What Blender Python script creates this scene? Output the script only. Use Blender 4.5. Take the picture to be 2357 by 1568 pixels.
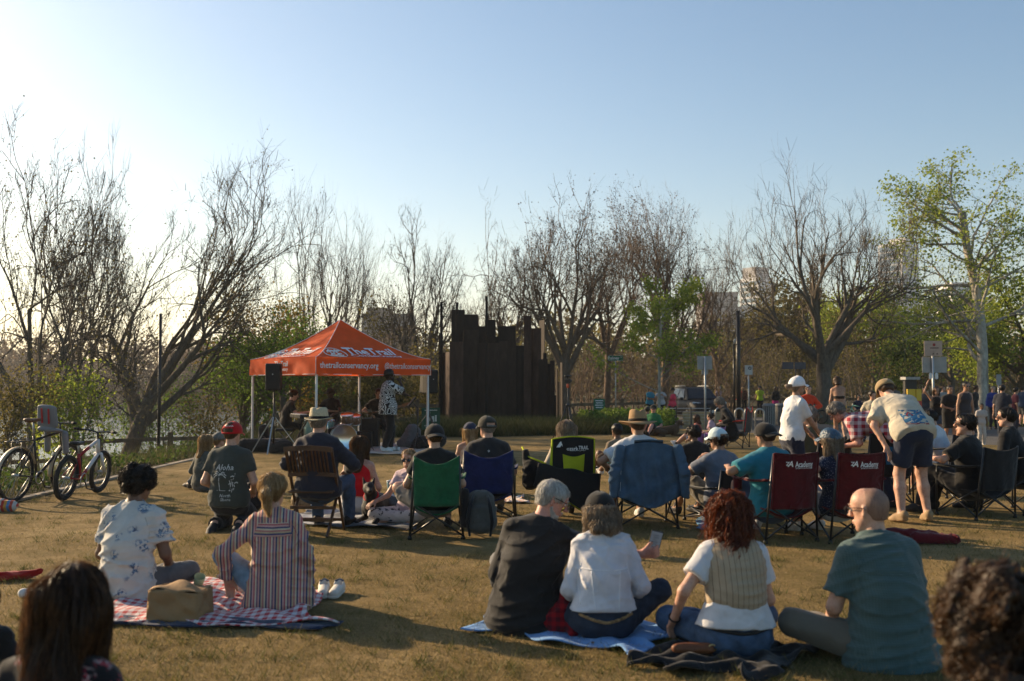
import bpy, math, random
import numpy as np
from math import sin, cos, pi, radians as rad
from mathutils import Vector, Matrix
for _o in list(bpy.data.objects): bpy.data.objects.remove(_o)
scene = bpy.context.scene
COL = scene.collection
# ------------------------------------------------------------------ camera
CAM_Z, FPX, CX, CY, HOR = 1.5, 35/36*2357, 1178.5, 784.0, 888.0   # measured on a 2357 x 1568 view of the photo
PITCH = math.atan((HOR-CY)/FPX)
cam_d = bpy.data.cameras.new('camera'); cam = bpy.data.objects.new('camera', cam_d); COL.objects.link(cam)
cam_d.lens = 35; cam_d.sensor_width = 36; cam_d.clip_start = 0.1; cam_d.clip_end = 6000
cam.location = (0, 0, CAM_Z); cam.rotation_euler = (pi/2+PITCH, 0, 0)
cam_d.dof.use_dof = True; cam_d.dof.focus_distance = 13.0; cam_d.dof.aperture_fstop = 2.4
scene.camera = cam
# ------------------------------------------------------------------ sky, sun, exposure
SUN_AZ, SUN_EL = rad(-57), rad(21)          # azimuth from the view direction (+Y), negative is left
world = bpy.data.worlds.new('World'); scene.world = world; world.use_nodes = True
_nt = world.node_tree; _nt.nodes.clear()
_sky = _nt.nodes.new('ShaderNodeTexSky'); _sky.sky_type = 'NISHITA'; _sky.sun_disc = False
_sky.sun_elevation = SUN_EL; _sky.sun_rotation = SUN_AZ; _sky.altitude = 150
_sky.air_density = 1.0; _sky.dust_density = 1.0; _sky.ozone_density = 1.0
_bg = _nt.nodes.new('ShaderNodeBackground'); _bg.inputs[1].default_value = 0.080
_wo = _nt.nodes.new('ShaderNodeOutputWorld')
_hs = _nt.nodes.new('ShaderNodeHueSaturation'); _hs.inputs['Saturation'].default_value = 1.28
_nt.links.new(_sky.outputs[0], _hs.inputs['Color']); _mx = _nt.nodes.new('ShaderNodeMix'); _mx.data_type = 'RGBA'; _mx.blend_type = 'MULTIPLY'; _mx.inputs[0].default_value = 1.0; _mx.inputs[7].default_value = (0.98, 1.02, 0.99, 1)
_nt.links.new(_hs.outputs[0], _mx.inputs[6]); _nt.links.new(_mx.outputs[2], _bg.inputs[0]); _nt.links.new(_bg.outputs[0], _wo.inputs[0])
sun_d = bpy.data.lights.new('sun', 'SUN'); sun = bpy.data.objects.new('sun', sun_d); COL.objects.link(sun)
sun_d.energy = 5.0; sun_d.angle = rad(0.6); sun_d.color = (1.0, 0.76, 0.48)
SUN_DIR = Vector((sin(SUN_AZ)*cos(SUN_EL), cos(SUN_AZ)*cos(SUN_EL), sin(SUN_EL)))
sun.rotation_euler = (-SUN_DIR).to_track_quat('-Z', 'Y').to_euler(); sun.location = SUN_DIR*60
scene.view_settings.view_transform = 'Standard'; scene.view_settings.look = 'None'
scene.view_settings.gamma = 1.0; scene.view_settings.use_curve_mapping = False
scene.view_settings.exposure = 1.08
scene.render.engine = 'CYCLES'
scene.cycles.max_bounces = 6; scene.cycles.transparent_max_bounces = 8; scene.cycles.caustics_reflective = False
scene.cycles.caustics_refractive = False; scene.cycles.use_denoising = True
# ------------------------------------------------------------------ photo measurements -> metres
def ray(x, y):
    d = np.array([x-CX, FPX*cos(PITCH)-(CY-y)*sin(PITCH), FPX*sin(PITCH)+(CY-y)*cos(PITCH)])
    return d
def gp(x, y, z=0.0):                 # the ground point (height z) seen at x, y
    d = ray(x, y); t = (z-CAM_Z)/d[2]
    return np.array([d[0]*t, d[1]*t, z])
def at(x, y, Y):                     # the point at depth Y seen at x, y
    d = ray(x, y); t = Y/d[1]
    return np.array([d[0]*t, Y, CAM_Z+d[2]*t])
def atX(x, Y): return at(x, HOR, Y)[0]
# ------------------------------------------------------------------ mesh helpers
A = np.array
def nrm(v):
    v = np.asarray(v, float); return v/(np.linalg.norm(v)+1e-12)
def link(o, parent=None):
    COL.objects.link(o)
    if parent is not None: o.parent = parent
    return o
def tag(o, label=None, cat=None, group=None, kind=None):
    if label: o['label'] = label
    if cat: o['category'] = cat
    if group: o['group'] = group
    if kind: o['kind'] = kind
    return o
def empty(name, loc=(0,0,0), rz=0, label=None, cat=None, group=None, s=1):
    o = bpy.data.objects.new(name, None); o.location = [float(c) for c in loc]; o.rotation_euler = (0, 0, rz); o.scale = (s, s, s)
    o.empty_display_size = 0.1
    return tag(link(o), label, cat, group)
def mesh_np(name, V, F, mat, parent=None, smooth=True):
    """V (n,3); F an int array (m,4) or (m,3), or a list of index lists"""
    me = bpy.data.meshes.new(name)
    V = np.asarray(V, np.float32)
    if isinstance(F, list):
        ln = np.array([len(f) for f in F], np.int32); fl = np.array([i for f in F for i in f], np.int32)
    else:
        F = np.asarray(F, np.int32); ln = np.full(len(F), F.shape[1], np.int32); fl = F.ravel()
    me.vertices.add(len(V)); me.vertices.foreach_set('co', V.ravel())
    me.loops.add(len(fl)); me.loops.foreach_set('vertex_index', fl)
    me.polygons.add(len(ln)); st = np.zeros(len(ln), np.int32)
    if len(ln): st[1:] = np.cumsum(ln)[:-1]
    me.polygons.foreach_set('loop_start', st); me.polygons.foreach_set('loop_total', ln)
    me.polygons.foreach_set('use_smooth', np.full(len(ln), bool(smooth)))
    me.update(calc_edges=True); me.validate()
    if isinstance(mat, (list, tuple)):
        for m in mat: me.materials.append(m)
    elif mat is not None: me.materials.append(mat)
    return link(bpy.data.objects.new(name, me), parent)
def copy_tree(o, parent=None):
    c = o.copy(); link(c, parent)
    for ch in o.children: copy_tree(ch, c)
    return c
def rotz(a): return A([[cos(a), -sin(a), 0], [sin(a), cos(a), 0], [0, 0, 1.0]])
def rotx(a): return A([[1.0, 0, 0], [0, cos(a), -sin(a)], [0, sin(a), cos(a)]])
def roty(a): return A([[cos(a), 0, sin(a)], [0, 1.0, 0], [-sin(a), 0, cos(a)]])
def frame_from(d):
    d = nrm(d); r = A([0, 0, 1.0]) if abs(d[2]) < 0.9 else A([1.0, 0, 0])
    x = nrm(np.cross(r, d)); return x, np.cross(d, x), d
class MB:
    def __init__(s): s.v = []; s.f = []; s.n = 0
    def add(s, V, F):
        V = np.asarray(V, float); s.v.append(V)
        s.f += [[i+s.n for i in f] for f in F]; s.n += len(V); return s
    def box(s, c, d, R=None):
        h = np.asarray(d, float)/2
        V = A([[x, y, z] for x in (-1, 1) for y in (-1, 1) for z in (-1, 1)])*h
        if R is not None: V = V @ np.asarray(R).T
        return s.add(V+np.asarray(c, float), [[0,1,3,2],[4,6,7,5],[0,4,5,1],[2,3,7,6],[0,2,6,4],[1,5,7,3]])
    def bar(s, a, b, w, t, up=(0, 0, 1)):                        # rectangular bar from a to b
        a = np.asarray(a, float); b = np.asarray(b, float); d = b-a; L = np.linalg.norm(d); y = d/L
        x = np.cross(y, up); 
        if np.linalg.norm(x) < 1e-4: x = np.cross(y, (1, 0, 0))
        x = nrm(x); z = np.cross(x, y)
        return s.box((a+b)/2, (w, L, t), np.stack([x, y, z], 1))
    def tube(s, P, r, n=8, cap=True):
        P = np.asarray(P, float); m = len(P); r = np.broadcast_to(np.asarray(r, float), (m,))
        T = np.gradient(P, axis=0); T /= np.linalg.norm(T, axis=1)[:, None]+1e-12
        x, y, _ = frame_from(T[0]); V = []
        for i in range(m):
            x = x-T[i]*(x@T[i]); x = nrm(x); y = np.cross(T[i], x)
            for k in range(n):
                a = 2*pi*k/n; V.append(P[i]+r[i]*(cos(a)*x+sin(a)*y))
        F = [[i*n+k, i*n+(k+1) % n, (i+1)*n+(k+1) % n, (i+1)*n+k] for i in range(m-1) for k in range(n)]
        if cap: F += [[k for k in range(n)][::-1], [(m-1)*n+k for k in range(n)]]
        return s.add(V, F)
    def lathe(s, prof, n=20, c=(0, 0, 0), R=None, sx=1, sy=1):
        V = []; m = len(prof)
        for (r, z) in prof:
            for k in range(n): V.append((r*cos(2*pi*k/n)*sx, r*sin(2*pi*k/n)*sy, z))
        V = A(V)
        if R is not None: V = V @ np.asarray(R).T
        F = [[i*n+k, i*n+(k+1) % n, (i+1)*n+(k+1) % n, (i+1)*n+k] for i in range(m-1) for k in range(n)]
        F += [[k for k in range(n)][::-1], [(m-1)*n+k for k in range(n)]]
        return s.add(V+np.asarray(c, float), F)
    def grid(s, fn, nu, nv, wrap=False):
        V = [fn(i/(nu-1), j/(nv-1)) for i in range(nu) for j in range(nv)]
        F = [[i*nv+j, (i+1)*nv+j, (i+1)*nv+j+1, i*nv+j+1] for i in range(nu-1) for j in range(nv-1)]
        return s.add(V, F)
    def prism(s, pts, y0, y1, R=None, c=(0, 0, 0)):              # outline in x-z, extruded along y
        n = len(pts); V = A([(x, y0, z) for x, z in pts]+[(x, y1, z) for x, z in pts], float)
        if R is not None: V = V @ np.asarray(R).T
        F = [list(range(n)), list(range(n, 2*n))[::-1]]+[[i, i+n, (i+1) % n+n, (i+1) % n] for i in range(n)]
        return s.add(V+np.asarray(c, float), F)
    def torus(s, c, R, r, axis=(1, 0, 0), n=28, m=8):
        x, y, _ = frame_from(axis)
        P = [np.asarray(c)+R*(cos(2*pi*k/n)*x+sin(2*pi*k/n)*y) for k in range(n)]
        V = []
        for k in range(n):
            o = (P[k]-np.asarray(c))/R; ax = nrm(axis)
            for j in range(m): V.append(P[k]+r*(cos(2*pi*j/m)*o+sin(2*pi*j/m)*ax))
        F = [[k*m+j, ((k+1) % n)*m+j, ((k+1) % n)*m+(j+1) % m, k*m+(j+1) % m] for k in range(n) for j in range(m)]
        return s.add(V, F)
    def build(s, name, mat, parent=None, smooth=False, bev=0, sub=0, thick=0):
        o = mesh_np(name, np.concatenate(s.v), s.f, mat, parent, smooth)
        if thick: m = o.modifiers.new('thick', 'SOLIDIFY'); m.thickness = thick; m.offset = 0
        if bev:
            m = o.modifiers.new('bev', 'BEVEL'); m.width = bev; m.segments = 2; m.limit_method = 'ANGLE'
        if sub: m = o.modifiers.new('sub', 'SUBSURF'); m.levels = sub; m.render_levels = sub
        return o
def thing1(mb, name, mat, label, cat, group=None, **k):
    return tag(mb.build(name, mat, **k), label, cat, group)
# ------------------------------------------------------------------ lettering
def text_vf(body, size, ext=0.001, bold=0.0, space=1.0, res=2):
    cu = bpy.data.curves.new('t', 'FONT'); cu.body = body; cu.size = size; cu.extrude = ext; cu.offset = bold*size
    cu.align_x = 'CENTER'; cu.align_y = 'CENTER'; cu.space_character = space; cu.resolution_u = res
    ob = bpy.data.objects.new('t', cu); me = ob.to_mesh()
    V = A([v.co[:] for v in me.vertices]); F = [list(p.vertices) for p in me.polygons]
    ob.to_mesh_clear(); bpy.data.objects.remove(ob); bpy.data.curves.remove(cu)
    return V, F
def text(body, size, o, xd, yd, mat, parent, name='lettering', ext=0.001, bold=0.0, space=1.0, conform=None, shear=0, width=None, lift=0.0):
    V, F = text_vf(body, size, ext, bold, space)
    V[:, 0] += shear*V[:, 1]
    if width: V[:, 0] *= width/(V[:, 0].max()-V[:, 0].min())
    xd = nrm(xd); yd = np.asarray(yd, float); yd = nrm(yd-xd*(yd@xd)); zd = np.cross(xd, yd)
    W = np.asarray(o, float)+V[:, :1]*xd+V[:, 1:2]*yd+(V[:, 2:3]+lift)*zd
    if conform is not None: W = conform(W)
    return mesh_np(name, W, F, mat, parent, False)
# ------------------------------------------------------------------ materials
MATS = {}
def new_mat(name):
    m = bpy.data.materials.new(name); m.use_nodes = True; nt = m.node_tree
    return m, nt, nt.nodes['Principled BSDF']
def N(nt, t, **kw):
    n = nt.nodes.new('ShaderNode'+t)
    for k, v in kw.items():
        if k.startswith('i'): n.inputs[int(k[1:])].default_value = v
        else: setattr(n, k, v)
    return n
def L(nt, a, b): nt.links.new(a, b)
def rgba(c): return (c[0], c[1], c[2], 1.0)
def coords(nt, kind='Object', scale=(1, 1, 1), rot=(0, 0, 0)):
    tc = N(nt, 'TexCoord'); mp = N(nt, 'Mapping'); mp.inputs['Scale'].default_value = scale; mp.inputs['Rotation'].default_value = rot
    L(nt, tc.outputs[kind], mp.inputs[0]); return mp.outputs[0]
def mixc(nt, fac, a, b, mode='MIX'):
    m = N(nt, 'Mix', data_type='RGBA', blend_type=mode)
    for s, v in ((m.inputs[0], fac), (m.inputs[6], a), (m.inputs[7], b)):
        if hasattr(v, 'is_output'): L(nt, v, s)
        elif isinstance(v, (int, float)): s.default_value = v
        else: s.default_value = rgba(v)
    return m.outputs[2]
def ramp(nt, fac, stops, interp='LINEAR'):
    r = N(nt, 'ValToRGB'); cr = r.color_ramp; cr.interpolation = interp
    while len(cr.elements) < len(stops): cr.elements.new(0.5)
    for e, (p, c) in zip(cr.elements, stops):
        e.position = p; e.color = rgba(c) if not isinstance(c, (int, float)) else (c, c, c, 1)
    L(nt, fac, r.inputs[0]); return r.outputs[0]
def noise(nt, vec, scale, detail=3, rough=0.55, dist=0):
    n = N(nt, 'TexNoise'); n.inputs['Scale'].default_value = scale; n.inputs['Detail'].default_value = detail
    n.inputs['Roughness'].default_value = rough; n.inputs['Distortion'].default_value = dist
    if vec is not None: L(nt, vec, n.inputs['Vector'])
    return n.outputs[0]
def mth(nt, op, a, b=None, clamp=False):
    m = N(nt, 'Math', operation=op, use_clamp=clamp)
    for i, v in enumerate((a, b)):
        if v is None: continue
        if hasattr(v, 'is_output'): L(nt, v, m.inputs[i])
        else: m.inputs[i].default_value = v
    return m.outputs[0]
def mat(name, col=(0.5, 0.5, 0.5), rough=0.8, var=0.15, vs=6.0, bump=0.0, bs=60.0, metal=0.0, spec=0.3, sheen=0.0, trans=0.0,
        pattern=None, emit=None, coord='Object', coat=0.0, fold=0):
    """one procedural surface: base colour with uneven tone, fine relief, optional thin-cloth translucency"""
    if name in MATS: return MATS[name]
    m, nt, b = new_mat(name); v = coords(nt, coord)
    c = pattern(nt, v) if pattern else None
    if c is None:
        rg = N(nt, 'RGB'); rg.outputs[0].default_value = rgba(col); c = rg.outputs[0]
    if var:
        n1 = noise(nt, v, vs, 4, 0.6)
        f = ramp(nt, n1, [(0.25, 1-var*1.6), (0.75, 1+var)])
        c = mixc(nt, 1.0, c, f, 'MULTIPLY')
    L(nt, c, b.inputs['Base Color']); b.inputs['Roughness'].default_value = rough
    b.inputs['Metallic'].default_value = metal; b.inputs['Specular IOR Level'].default_value = spec
    b.inputs['Coat Weight'].default_value = coat
    if sheen: b.inputs['Sheen Weight'].default_value = sheen
    if bump:
        n2 = noise(nt, v, bs, 3, 0.6)
        if fold:
            rn = N(nt, 'TexNoise', noise_type='RIDGED_MULTIFRACTAL'); L(nt, v, rn.inputs['Vector']); rn.inputs['Scale'].default_value = fold; rn.inputs['Detail'].default_value = 2; rn.inputs['Distortion'].default_value = 1.2
            n2 = mth(nt, 'ADD', mth(nt, 'MULTIPLY', rn.outputs[0], 0.9), mth(nt, 'MULTIPLY', noise(nt, v, 420, 1), 0.06))
        bp = N(nt, 'Bump'); bp.inputs['Strength'].default_value = bump; bp.inputs['Distance'].default_value = 0.035 if fold else 0.02
        L(nt, n2, bp.inputs['Height']); L(nt, bp.outputs[0], b.inputs['Normal'])
    if trans:
        t = N(nt, 'BsdfTranslucent'); L(nt, c, t.inputs[0]); ms = N(nt, 'MixShader'); ms.inputs[0].default_value = trans
        out = nt.nodes['Material Output']; L(nt, b.outputs[0], ms.inputs[1]); L(nt, t.outputs[0], ms.inputs[2]); L(nt, ms.outputs[0], out.inputs[0])
    if emit: b.inputs['Emission Color'].default_value = rgba(emit[0]); b.inputs['Emission Strength'].default_value = emit[1]
    MATS[name] = m; return m
def cloth(name, col, pattern=None, bump=0.35, bs=14, rough=0.9, var=0.10, trans=0.0): 
    return mat(name, col, rough, var, 9.0, bump*1.3, bs, 0, 0.15, 0.15, trans, pattern, fold=8.5)
def sepx(nt, v):
    s = N(nt, 'SeparateXYZ'); L(nt, v, s.inputs[0]); return s.outputs
def wrap(nt, x, period):                     # 0..1 saw
    return mth(nt, 'FRACT', mth(nt, 'MULTIPLY', x, 1.0/period))
def stripes(cols, period, axis=0):
    def f(nt, v):
        n = len(cols); x = wrap(nt, sepx(nt, v)[axis], period)
        return ramp(nt, x, [(i/n, c) for i, c in enumerate(cols)], 'CONSTANT')
    return f
def gingham(a, b, period, ax=(0, 1)):
    def f(nt, v):
        s = sepx(nt, v); mid = [(x+y)/2 for x, y in zip(a, b)]
        p = mth(nt, 'GREATER_THAN', wrap(nt, s[ax[0]], period), 0.5); q = mth(nt, 'GREATER_THAN', wrap(nt, s[ax[1]], period), 0.5)
        return ramp(nt, mth(nt, 'MULTIPLY', mth(nt, 'ADD', p, q), 0.5), [(0, a), (0.3, mid), (0.8, b)], 'CONSTANT')
    return f
def blotches(base, cols, scale, thr=0.62, cell=9):
    def f(nt, v):
        vo = N(nt, 'TexVoronoi'); vo.inputs['Scale'].default_value = cell; L(nt, v, vo.inputs['Vector'])
        near = ramp(nt, vo.outputs['Distance'], [(0.30, 1.0), (0.46, 0.0)])
        n = noise(nt, v, scale, 2, 0.5); k = mth(nt, 'MULTIPLY', ramp(nt, n, [(thr-0.03, 0.0), (thr+0.03, 1.0)]), near)
        n2 = noise(nt, v, scale*0.7, 1); c = ramp(nt, n2, [(i/len(cols)*0.3+0.38, x) for i, x in enumerate(cols)], 'CONSTANT')
        return mixc(nt, k, base, c)
    return f
# ------------------------------------------------------------------ distance-field bodies
def seg(a, b, ra, rb=None, u=None, va=None, vb=None, fa=0, fb=0, k=0.02, op=1):
    """tapered limb from a to b; radii ra..rb along u and va..vb across; fa/fb: flat ends"""
    rb = ra if rb is None else rb; va = ra if va is None else va; vb = rb if vb is None else vb
    return (A(a, float), A(b, float), ra, rb, None if u is None else nrm(u), va, vb, fa, fb, k, op)
def infl(p, e, ef=None, fa=None, fb=None, b=None, k=None):
    """the same piece, grown by e (for clothes)"""
    ef = e if ef is None else ef
    return (p[0], p[1] if b is None else A(b, float), p[2]+e, p[3]+ef, p[4], p[5]+e, p[6]+ef, p[7] if fa is None else fa, p[8] if fb is None else fb, p[9] if k is None else k, p[10])
class Field:
    def __init__(s, prims, v, pad=0.03):
        lo = np.min([np.minimum(p[0], p[1])-max(p[2], p[3], p[5], p[6]) for p in prims if p[10] == 1], 0)-pad
        hi = np.max([np.maximum(p[0], p[1])+max(p[2], p[3], p[5], p[6]) for p in prims if p[10] == 1], 0)+pad
        s.v = v; s.o = lo; n = np.ceil((hi-lo)/v).astype(int)+1; s.n = n
        s.ax = [lo[i]+v*np.arange(n[i]) for i in range(3)]
        s.d = np.full(n, 0.08, np.float32)
        for p in prims: s.put(p)
    def put(s, p):
        a, b, ra, rb, u, va, vb, fa, fb, k, op = p
        R = max(ra, rb, va, vb)+k+2*s.v+(0.01 if op == 1 else 0)
        sl = []
        for i in range(3):
            l = max(0, int((min(a[i], b[i])-R-s.o[i])/s.v)); h = min(s.n[i], int((max(a[i], b[i])+R-s.o[i])/s.v)+2)
            if h <= l: return
            sl.append(slice(l, h))
        X, Y, Z = [s.ax[i][sl[i]].astype(np.float32) for i in range(3)]
        X = X[:, None, None]-np.float32(a[0]); Y = Y[None, :, None]-np.float32(a[1]); Z = Z[None, None, :]-np.float32(a[2])
        ab = (b-a).astype(np.float32); LL = float(ab@ab)+1e-9
        tt = (X*ab[0]+Y*ab[1]+Z*ab[2])/np.float32(LL); t = np.clip(tt, 0, 1)
        qx = X-t*ab[0]; qy = Y-t*ab[1]; qz = Z-t*ab[2]
        q2 = qx*qx+qy*qy+qz*qz
        if u is None:
            d = np.sqrt(q2)-(ra+(rb-ra)*t)
        else:
            qu = qx*np.float32(u[0])+qy*np.float32(u[1])+qz*np.float32(u[2]); qv2 = np.maximum(q2-qu*qu, 0)
            ru = ra+(rb-ra)*t; rv = va+(vb-va)*t
            g = np.sqrt((qu/ru)**2+qv2/(rv*rv))
            k2 = np.sqrt((qu/ru**2)**2+qv2/(rv**4))+1e-6
            d = np.where(g > 0.2, g*(g-1)/k2, -np.minimum(ru, rv)*0.8)
        ln = math.sqrt(LL)
        if fa: d = np.maximum(d, -tt*ln)
        if fb: d = np.maximum(d, (tt-1)*ln)
        D = s.d[tuple(sl)]
        if op == 1:
            h = np.maximum(k-np.abs(D-d), 0)/k; s.d[tuple(sl)] = np.minimum(D, d)-h*h*k*0.25
        else:
            h = np.maximum(k-np.abs(D+d), 0)/k; s.d[tuple(sl)] = np.maximum(D, -d)+h*h*k*0.25
    def cut(s, o, n):                       # keep the side the normal points away from
        n = nrm(n).astype(np.float32); o = np.asarray(o)
        pl = (s.ax[0].astype(np.float32)-o[0])[:, None, None]*n[0]+(s.ax[1].astype(np.float32)-o[1])[None, :, None]*n[1]+(s.ax[2].astype(np.float32)-o[2])[None, None, :]*n[2]
        s.d = np.maximum(s.d, pl)
    def wrinkle(s, amp, seed=0, freq=1.0, tilt=(0.35, 0.2, 1.0)):
        m = np.nonzero(np.abs(s.d) < amp*2+3*s.v)
        P = np.stack([s.ax[i][m[i]] for i in range(3)], 1); r = np.random.RandomState(seed)
        w = np.zeros(len(P)); Q = P.copy()
        for j in range(3): Q += .035*np.sin(P@nrm(r.normal(0, 1, 3))*r.uniform(9, 17)+r.uniform(0, 6))[:, None]*nrm(r.normal(0, 1, 3))
        for j in range(5):
            dr = nrm(A(tilt)*A([r.choice([-1, 1]), r.choice([-1, 1]), 1])+r.normal(0, 0.6, 3)); f = freq*r.uniform(22, 58)
            env = np.clip(np.sin(Q@nrm(r.normal(0, 1, 3))*r.uniform(7, 15)+r.uniform(0, 6)), 0, 1)**1.3
            w += (1-np.abs(np.sin(Q@dr*f+r.uniform(0, 6))))**2*env-.12
        s.d[m] += (-amp*w*1.25).astype(np.float32)
    def lumps(s, amp, seed, f0):
        m = np.nonzero(np.abs(s.d) < amp*2+3*s.v); r = np.random.RandomState(seed)
        P = np.stack([s.ax[i][m[i]] for i in range(3)], 1); w = np.zeros(len(P))
        for j in range(7): w += np.sin(P@(nrm(r.normal(0, 1, 3))*f0*r.uniform(0.6, 1.7))+r.uniform(0, 6))
        s.d[m] += (amp*w/2.6).astype(np.float32)
    def sample(s, P):
        g = (P-s.o)/s.v; i = np.clip(np.floor(g).astype(int), 0, s.n-2); f = np.clip(g-i, 0, 1); x, y, z = i.T
        fx, fy, fz = f.T; d = s.d; r = 0
        for a in (0, 1):
            for b in (0, 1):
                for c in (0, 1):
                    r = r+d[x+a, y+b, z+c]*(fx if a else 1-fx)*(fy if b else 1-fy)*(fz if c else 1-fz)
        return r
    def grad(s, P):
        e = s.v; G = np.stack([s.sample(P+e*A(k))-s.sample(P-e*A(k)) for k in ((1, 0, 0), (0, 1, 0), (0, 0, 1))], 1)
        return G/(np.linalg.norm(G, axis=1)[:, None]+1e-9)
    def snap(s, P, off=0.0, it=5):
        for _ in range(it): P = P-s.grad(P)*(s.sample(P)-off)[:, None]
        return P
    def slide(s, P, dr, off=0.003, far=0.5):         # move points along dr until they meet the surface (for prints on cloth)
        P = P.copy(); dr = nrm(dr); done = np.zeros(len(P), bool); st = s.v*0.5; T = np.zeros(len(P))
        while not done.all() and T[~done].min() < far:
            d = s.sample(P); inb = ((P > s.o) & (P < s.o+s.v*(s.n-1))).all(1); done |= (d < off) & inb
            P[~done] += dr*st; T[~done] += st
        return P
    def mesh(s):
        d = s.d; S = d < 0
        c = np.zeros(np.array(d.shape)-1, np.int8)
        for a in (0, 1):
            for b in (0, 1):
                for e in (0, 1): c += S[a:d.shape[0]-1+a, b:d.shape[1]-1+b, e:d.shape[2]-1+e]
        M = (c > 0) & (c < 8); ix = np.full(c.shape, -1, np.int32); cells = np.argwhere(M); ix[M] = np.arange(len(cells))
        x, y, z = cells.T; val = {}
        for a in (0, 1):
            for b in (0, 1):
                for e in (0, 1): val[a, b, e] = d[x+a, y+b, z+e]
        acc = np.zeros((len(cells), 3), np.float32); cnt = np.zeros(len(cells), np.float32)
        for p in val:
            for axs in range(3):
                if p[axs]: continue
                q = list(p); q[axs] = 1; q = tuple(q); va, vb = val[p], val[q]
                m = (va < 0) != (vb < 0); t = va[m]/(va[m]-vb[m])
                for i in range(3): acc[m, i] += (t if i == axs else p[i])
                cnt[m] += 1
        V = (cells+acc/cnt[:, None])*s.v+s.o
        F = []
        for axs in range(3):
            o = [i for i in range(3) if i != axs]
            lo = [slice(None)]*3; hi = [slice(None)]*3; lo[axs] = slice(0, -1); hi[axs] = slice(1, None)
            s0, s1 = S[tuple(lo)], S[tuple(hi)]
            e = np.argwhere(s0 != s1); ok = (e[:, o[0]] > 0) & (e[:, o[1]] > 0) & (e[:, o[0]] < c.shape[o[0]]) & (e[:, o[1]] < c.shape[o[1]]); e = e[ok]
            if not len(e): continue
            def at_(du, dv):
                g = e.copy(); g[:, o[0]] -= du; g[:, o[1]] -= dv; return ix[g[:, 0], g[:, 1], g[:, 2]]
            Q = np.stack([at_(1, 1), at_(0, 1), at_(0, 0), at_(1, 0)], 1)
            fl = s0[e[:, 0], e[:, 1], e[:, 2]]
            if axs == 1: fl = ~fl
            Q[~fl] = Q[~fl][:, ::-1]; Q = Q[(Q >= 0).all(1)]; F.append(Q)
        return V, np.concatenate(F)
def ik(a, t, l1, l2, pole):
    a = A(a, float); t = A(t, float); d = t-a; L_ = np.linalg.norm(d); u = d/L_; L_ = min(L_, 0.995*(l1+l2)); L_ = max(L_, abs(l1-l2)+0.02)
    x = (l1*l1-l2*l2+L_*L_)/(2*L_); h = math.sqrt(max(l1*l1-x*x, 0)); p = A(pole, float); p = p-u*(p@u); p = nrm(p)
    return a+u*x+p*h, a+u*L_
# ------------------------------------------------------------------ hair and headgear materials
def hair_mat(name, col, tip=None, rough=0.42, trans=0.38):
    if name in MATS: return MATS[name]
    m, nt, b = new_mat(name); v = coords(nt, 'Object', (1, 1, 0.25))
    n = noise(nt, v, 140, 3, 0.7); n2 = noise(nt, v, 16, 2)
    tip = tip or [c*1.9 for c in col]
    c = ramp(nt, mth(nt, 'ADD', mth(nt, 'MULTIPLY', n, 0.6), mth(nt, 'MULTIPLY', n2, 0.4)), [(0.32, [x*0.55 for x in col]), (0.5, col), (0.68, tip)])
    L(nt, c, b.inputs['Base Color']); b.inputs['Roughness'].default_value = rough; b.inputs['Specular IOR Level'].default_value = 0.35
    b.inputs['Anisotropic'].default_value = 0.5
    bp = N(nt, 'Bump'); bp.inputs['Strength'].default_value = 0.6; bp.inputs['Distance'].default_value = 0.006; L(nt, n, bp.inputs['Height']); L(nt, bp.outputs[0], b.inputs['Normal'])
    t = N(nt, 'BsdfTranslucent'); L(nt, c, t.inputs[0]); ms = N(nt, 'MixShader'); ms.inputs[0].default_value = trans
    L(nt, b.outputs[0], ms.inputs[1]); L(nt, t.outputs[0], ms.inputs[2]); L(nt, ms.outputs[0], nt.nodes['Material Output'].inputs[0])
    MATS[name] = m; return m
def skin_mat(name, col):
    if name in MATS: return MATS[name]
    m, nt, b = new_mat(name); v = coords(nt)
    n = mth(nt, 'ADD', mth(nt, 'MULTIPLY', noise(nt, v, 22, 4, 0.65), .6), mth(nt, 'MULTIPLY', noise(nt, v, 75, 3, 0.6), .4)); c = ramp(nt, n, [(0.34, [col[0]*0.74, col[1]*0.62, col[2]*0.58]), (0.55, col), (0.75, [min(1, col[0]*1.1), col[1]*1.03, col[2]])])
    L(nt, c, b.inputs['Base Color']); b.inputs['Roughness'].default_value = 0.5; b.inputs['Specular IOR Level'].default_value = 0.35
    b.inputs['Subsurface Weight'].default_value = 0.12; b.inputs['Subsurface Radius'].default_value = (0.02, 0.008, 0.004); b.inputs['Subsurface Scale'].default_value = 0.5
    bp = N(nt, 'Bump'); bp.inputs['Strength'].default_value = 0.35; bp.inputs['Distance'].default_value = 0.005; L(nt, noise(nt, v, 160, 2), bp.inputs['Height']); L(nt, bp.outputs[0], b.inputs['Normal'])
    MATS[name] = m; return m
SKIN = dict(light=(0.52, 0.30, 0.21), pink=(0.55, 0.27, 0.20), tan=(0.36, 0.20, 0.125), brown=(0.16, 0.085, 0.05), dark=(0.045, 0.024, 0.016))
HAIR = dict(black=((0.012, 0.010, 0.009), (0.05, 0.04, 0.035)), dark=((0.03, 0.017, 0.010), (0.10, 0.05, 0.025)), brown=((0.07, 0.037, 0.018), (0.20, 0.10, 0.05)),
            red=((0.11, 0.026, 0.010), (0.36, 0.10, 0.03)), blond=((0.30, 0.19, 0.085), (0.60, 0.44, 0.24)), ash=((0.23, 0.17, 0.115), (0.46, 0.37, 0.27)),
            grey=((0.20, 0.18, 0.155), (0.46, 0.42, 0.37)), white=((0.50, 0.48, 0.44), (0.78, 0.76, 0.72)), stubble=((0.34, 0.21, 0.155), (0.42, 0.26, 0.19)))
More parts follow.
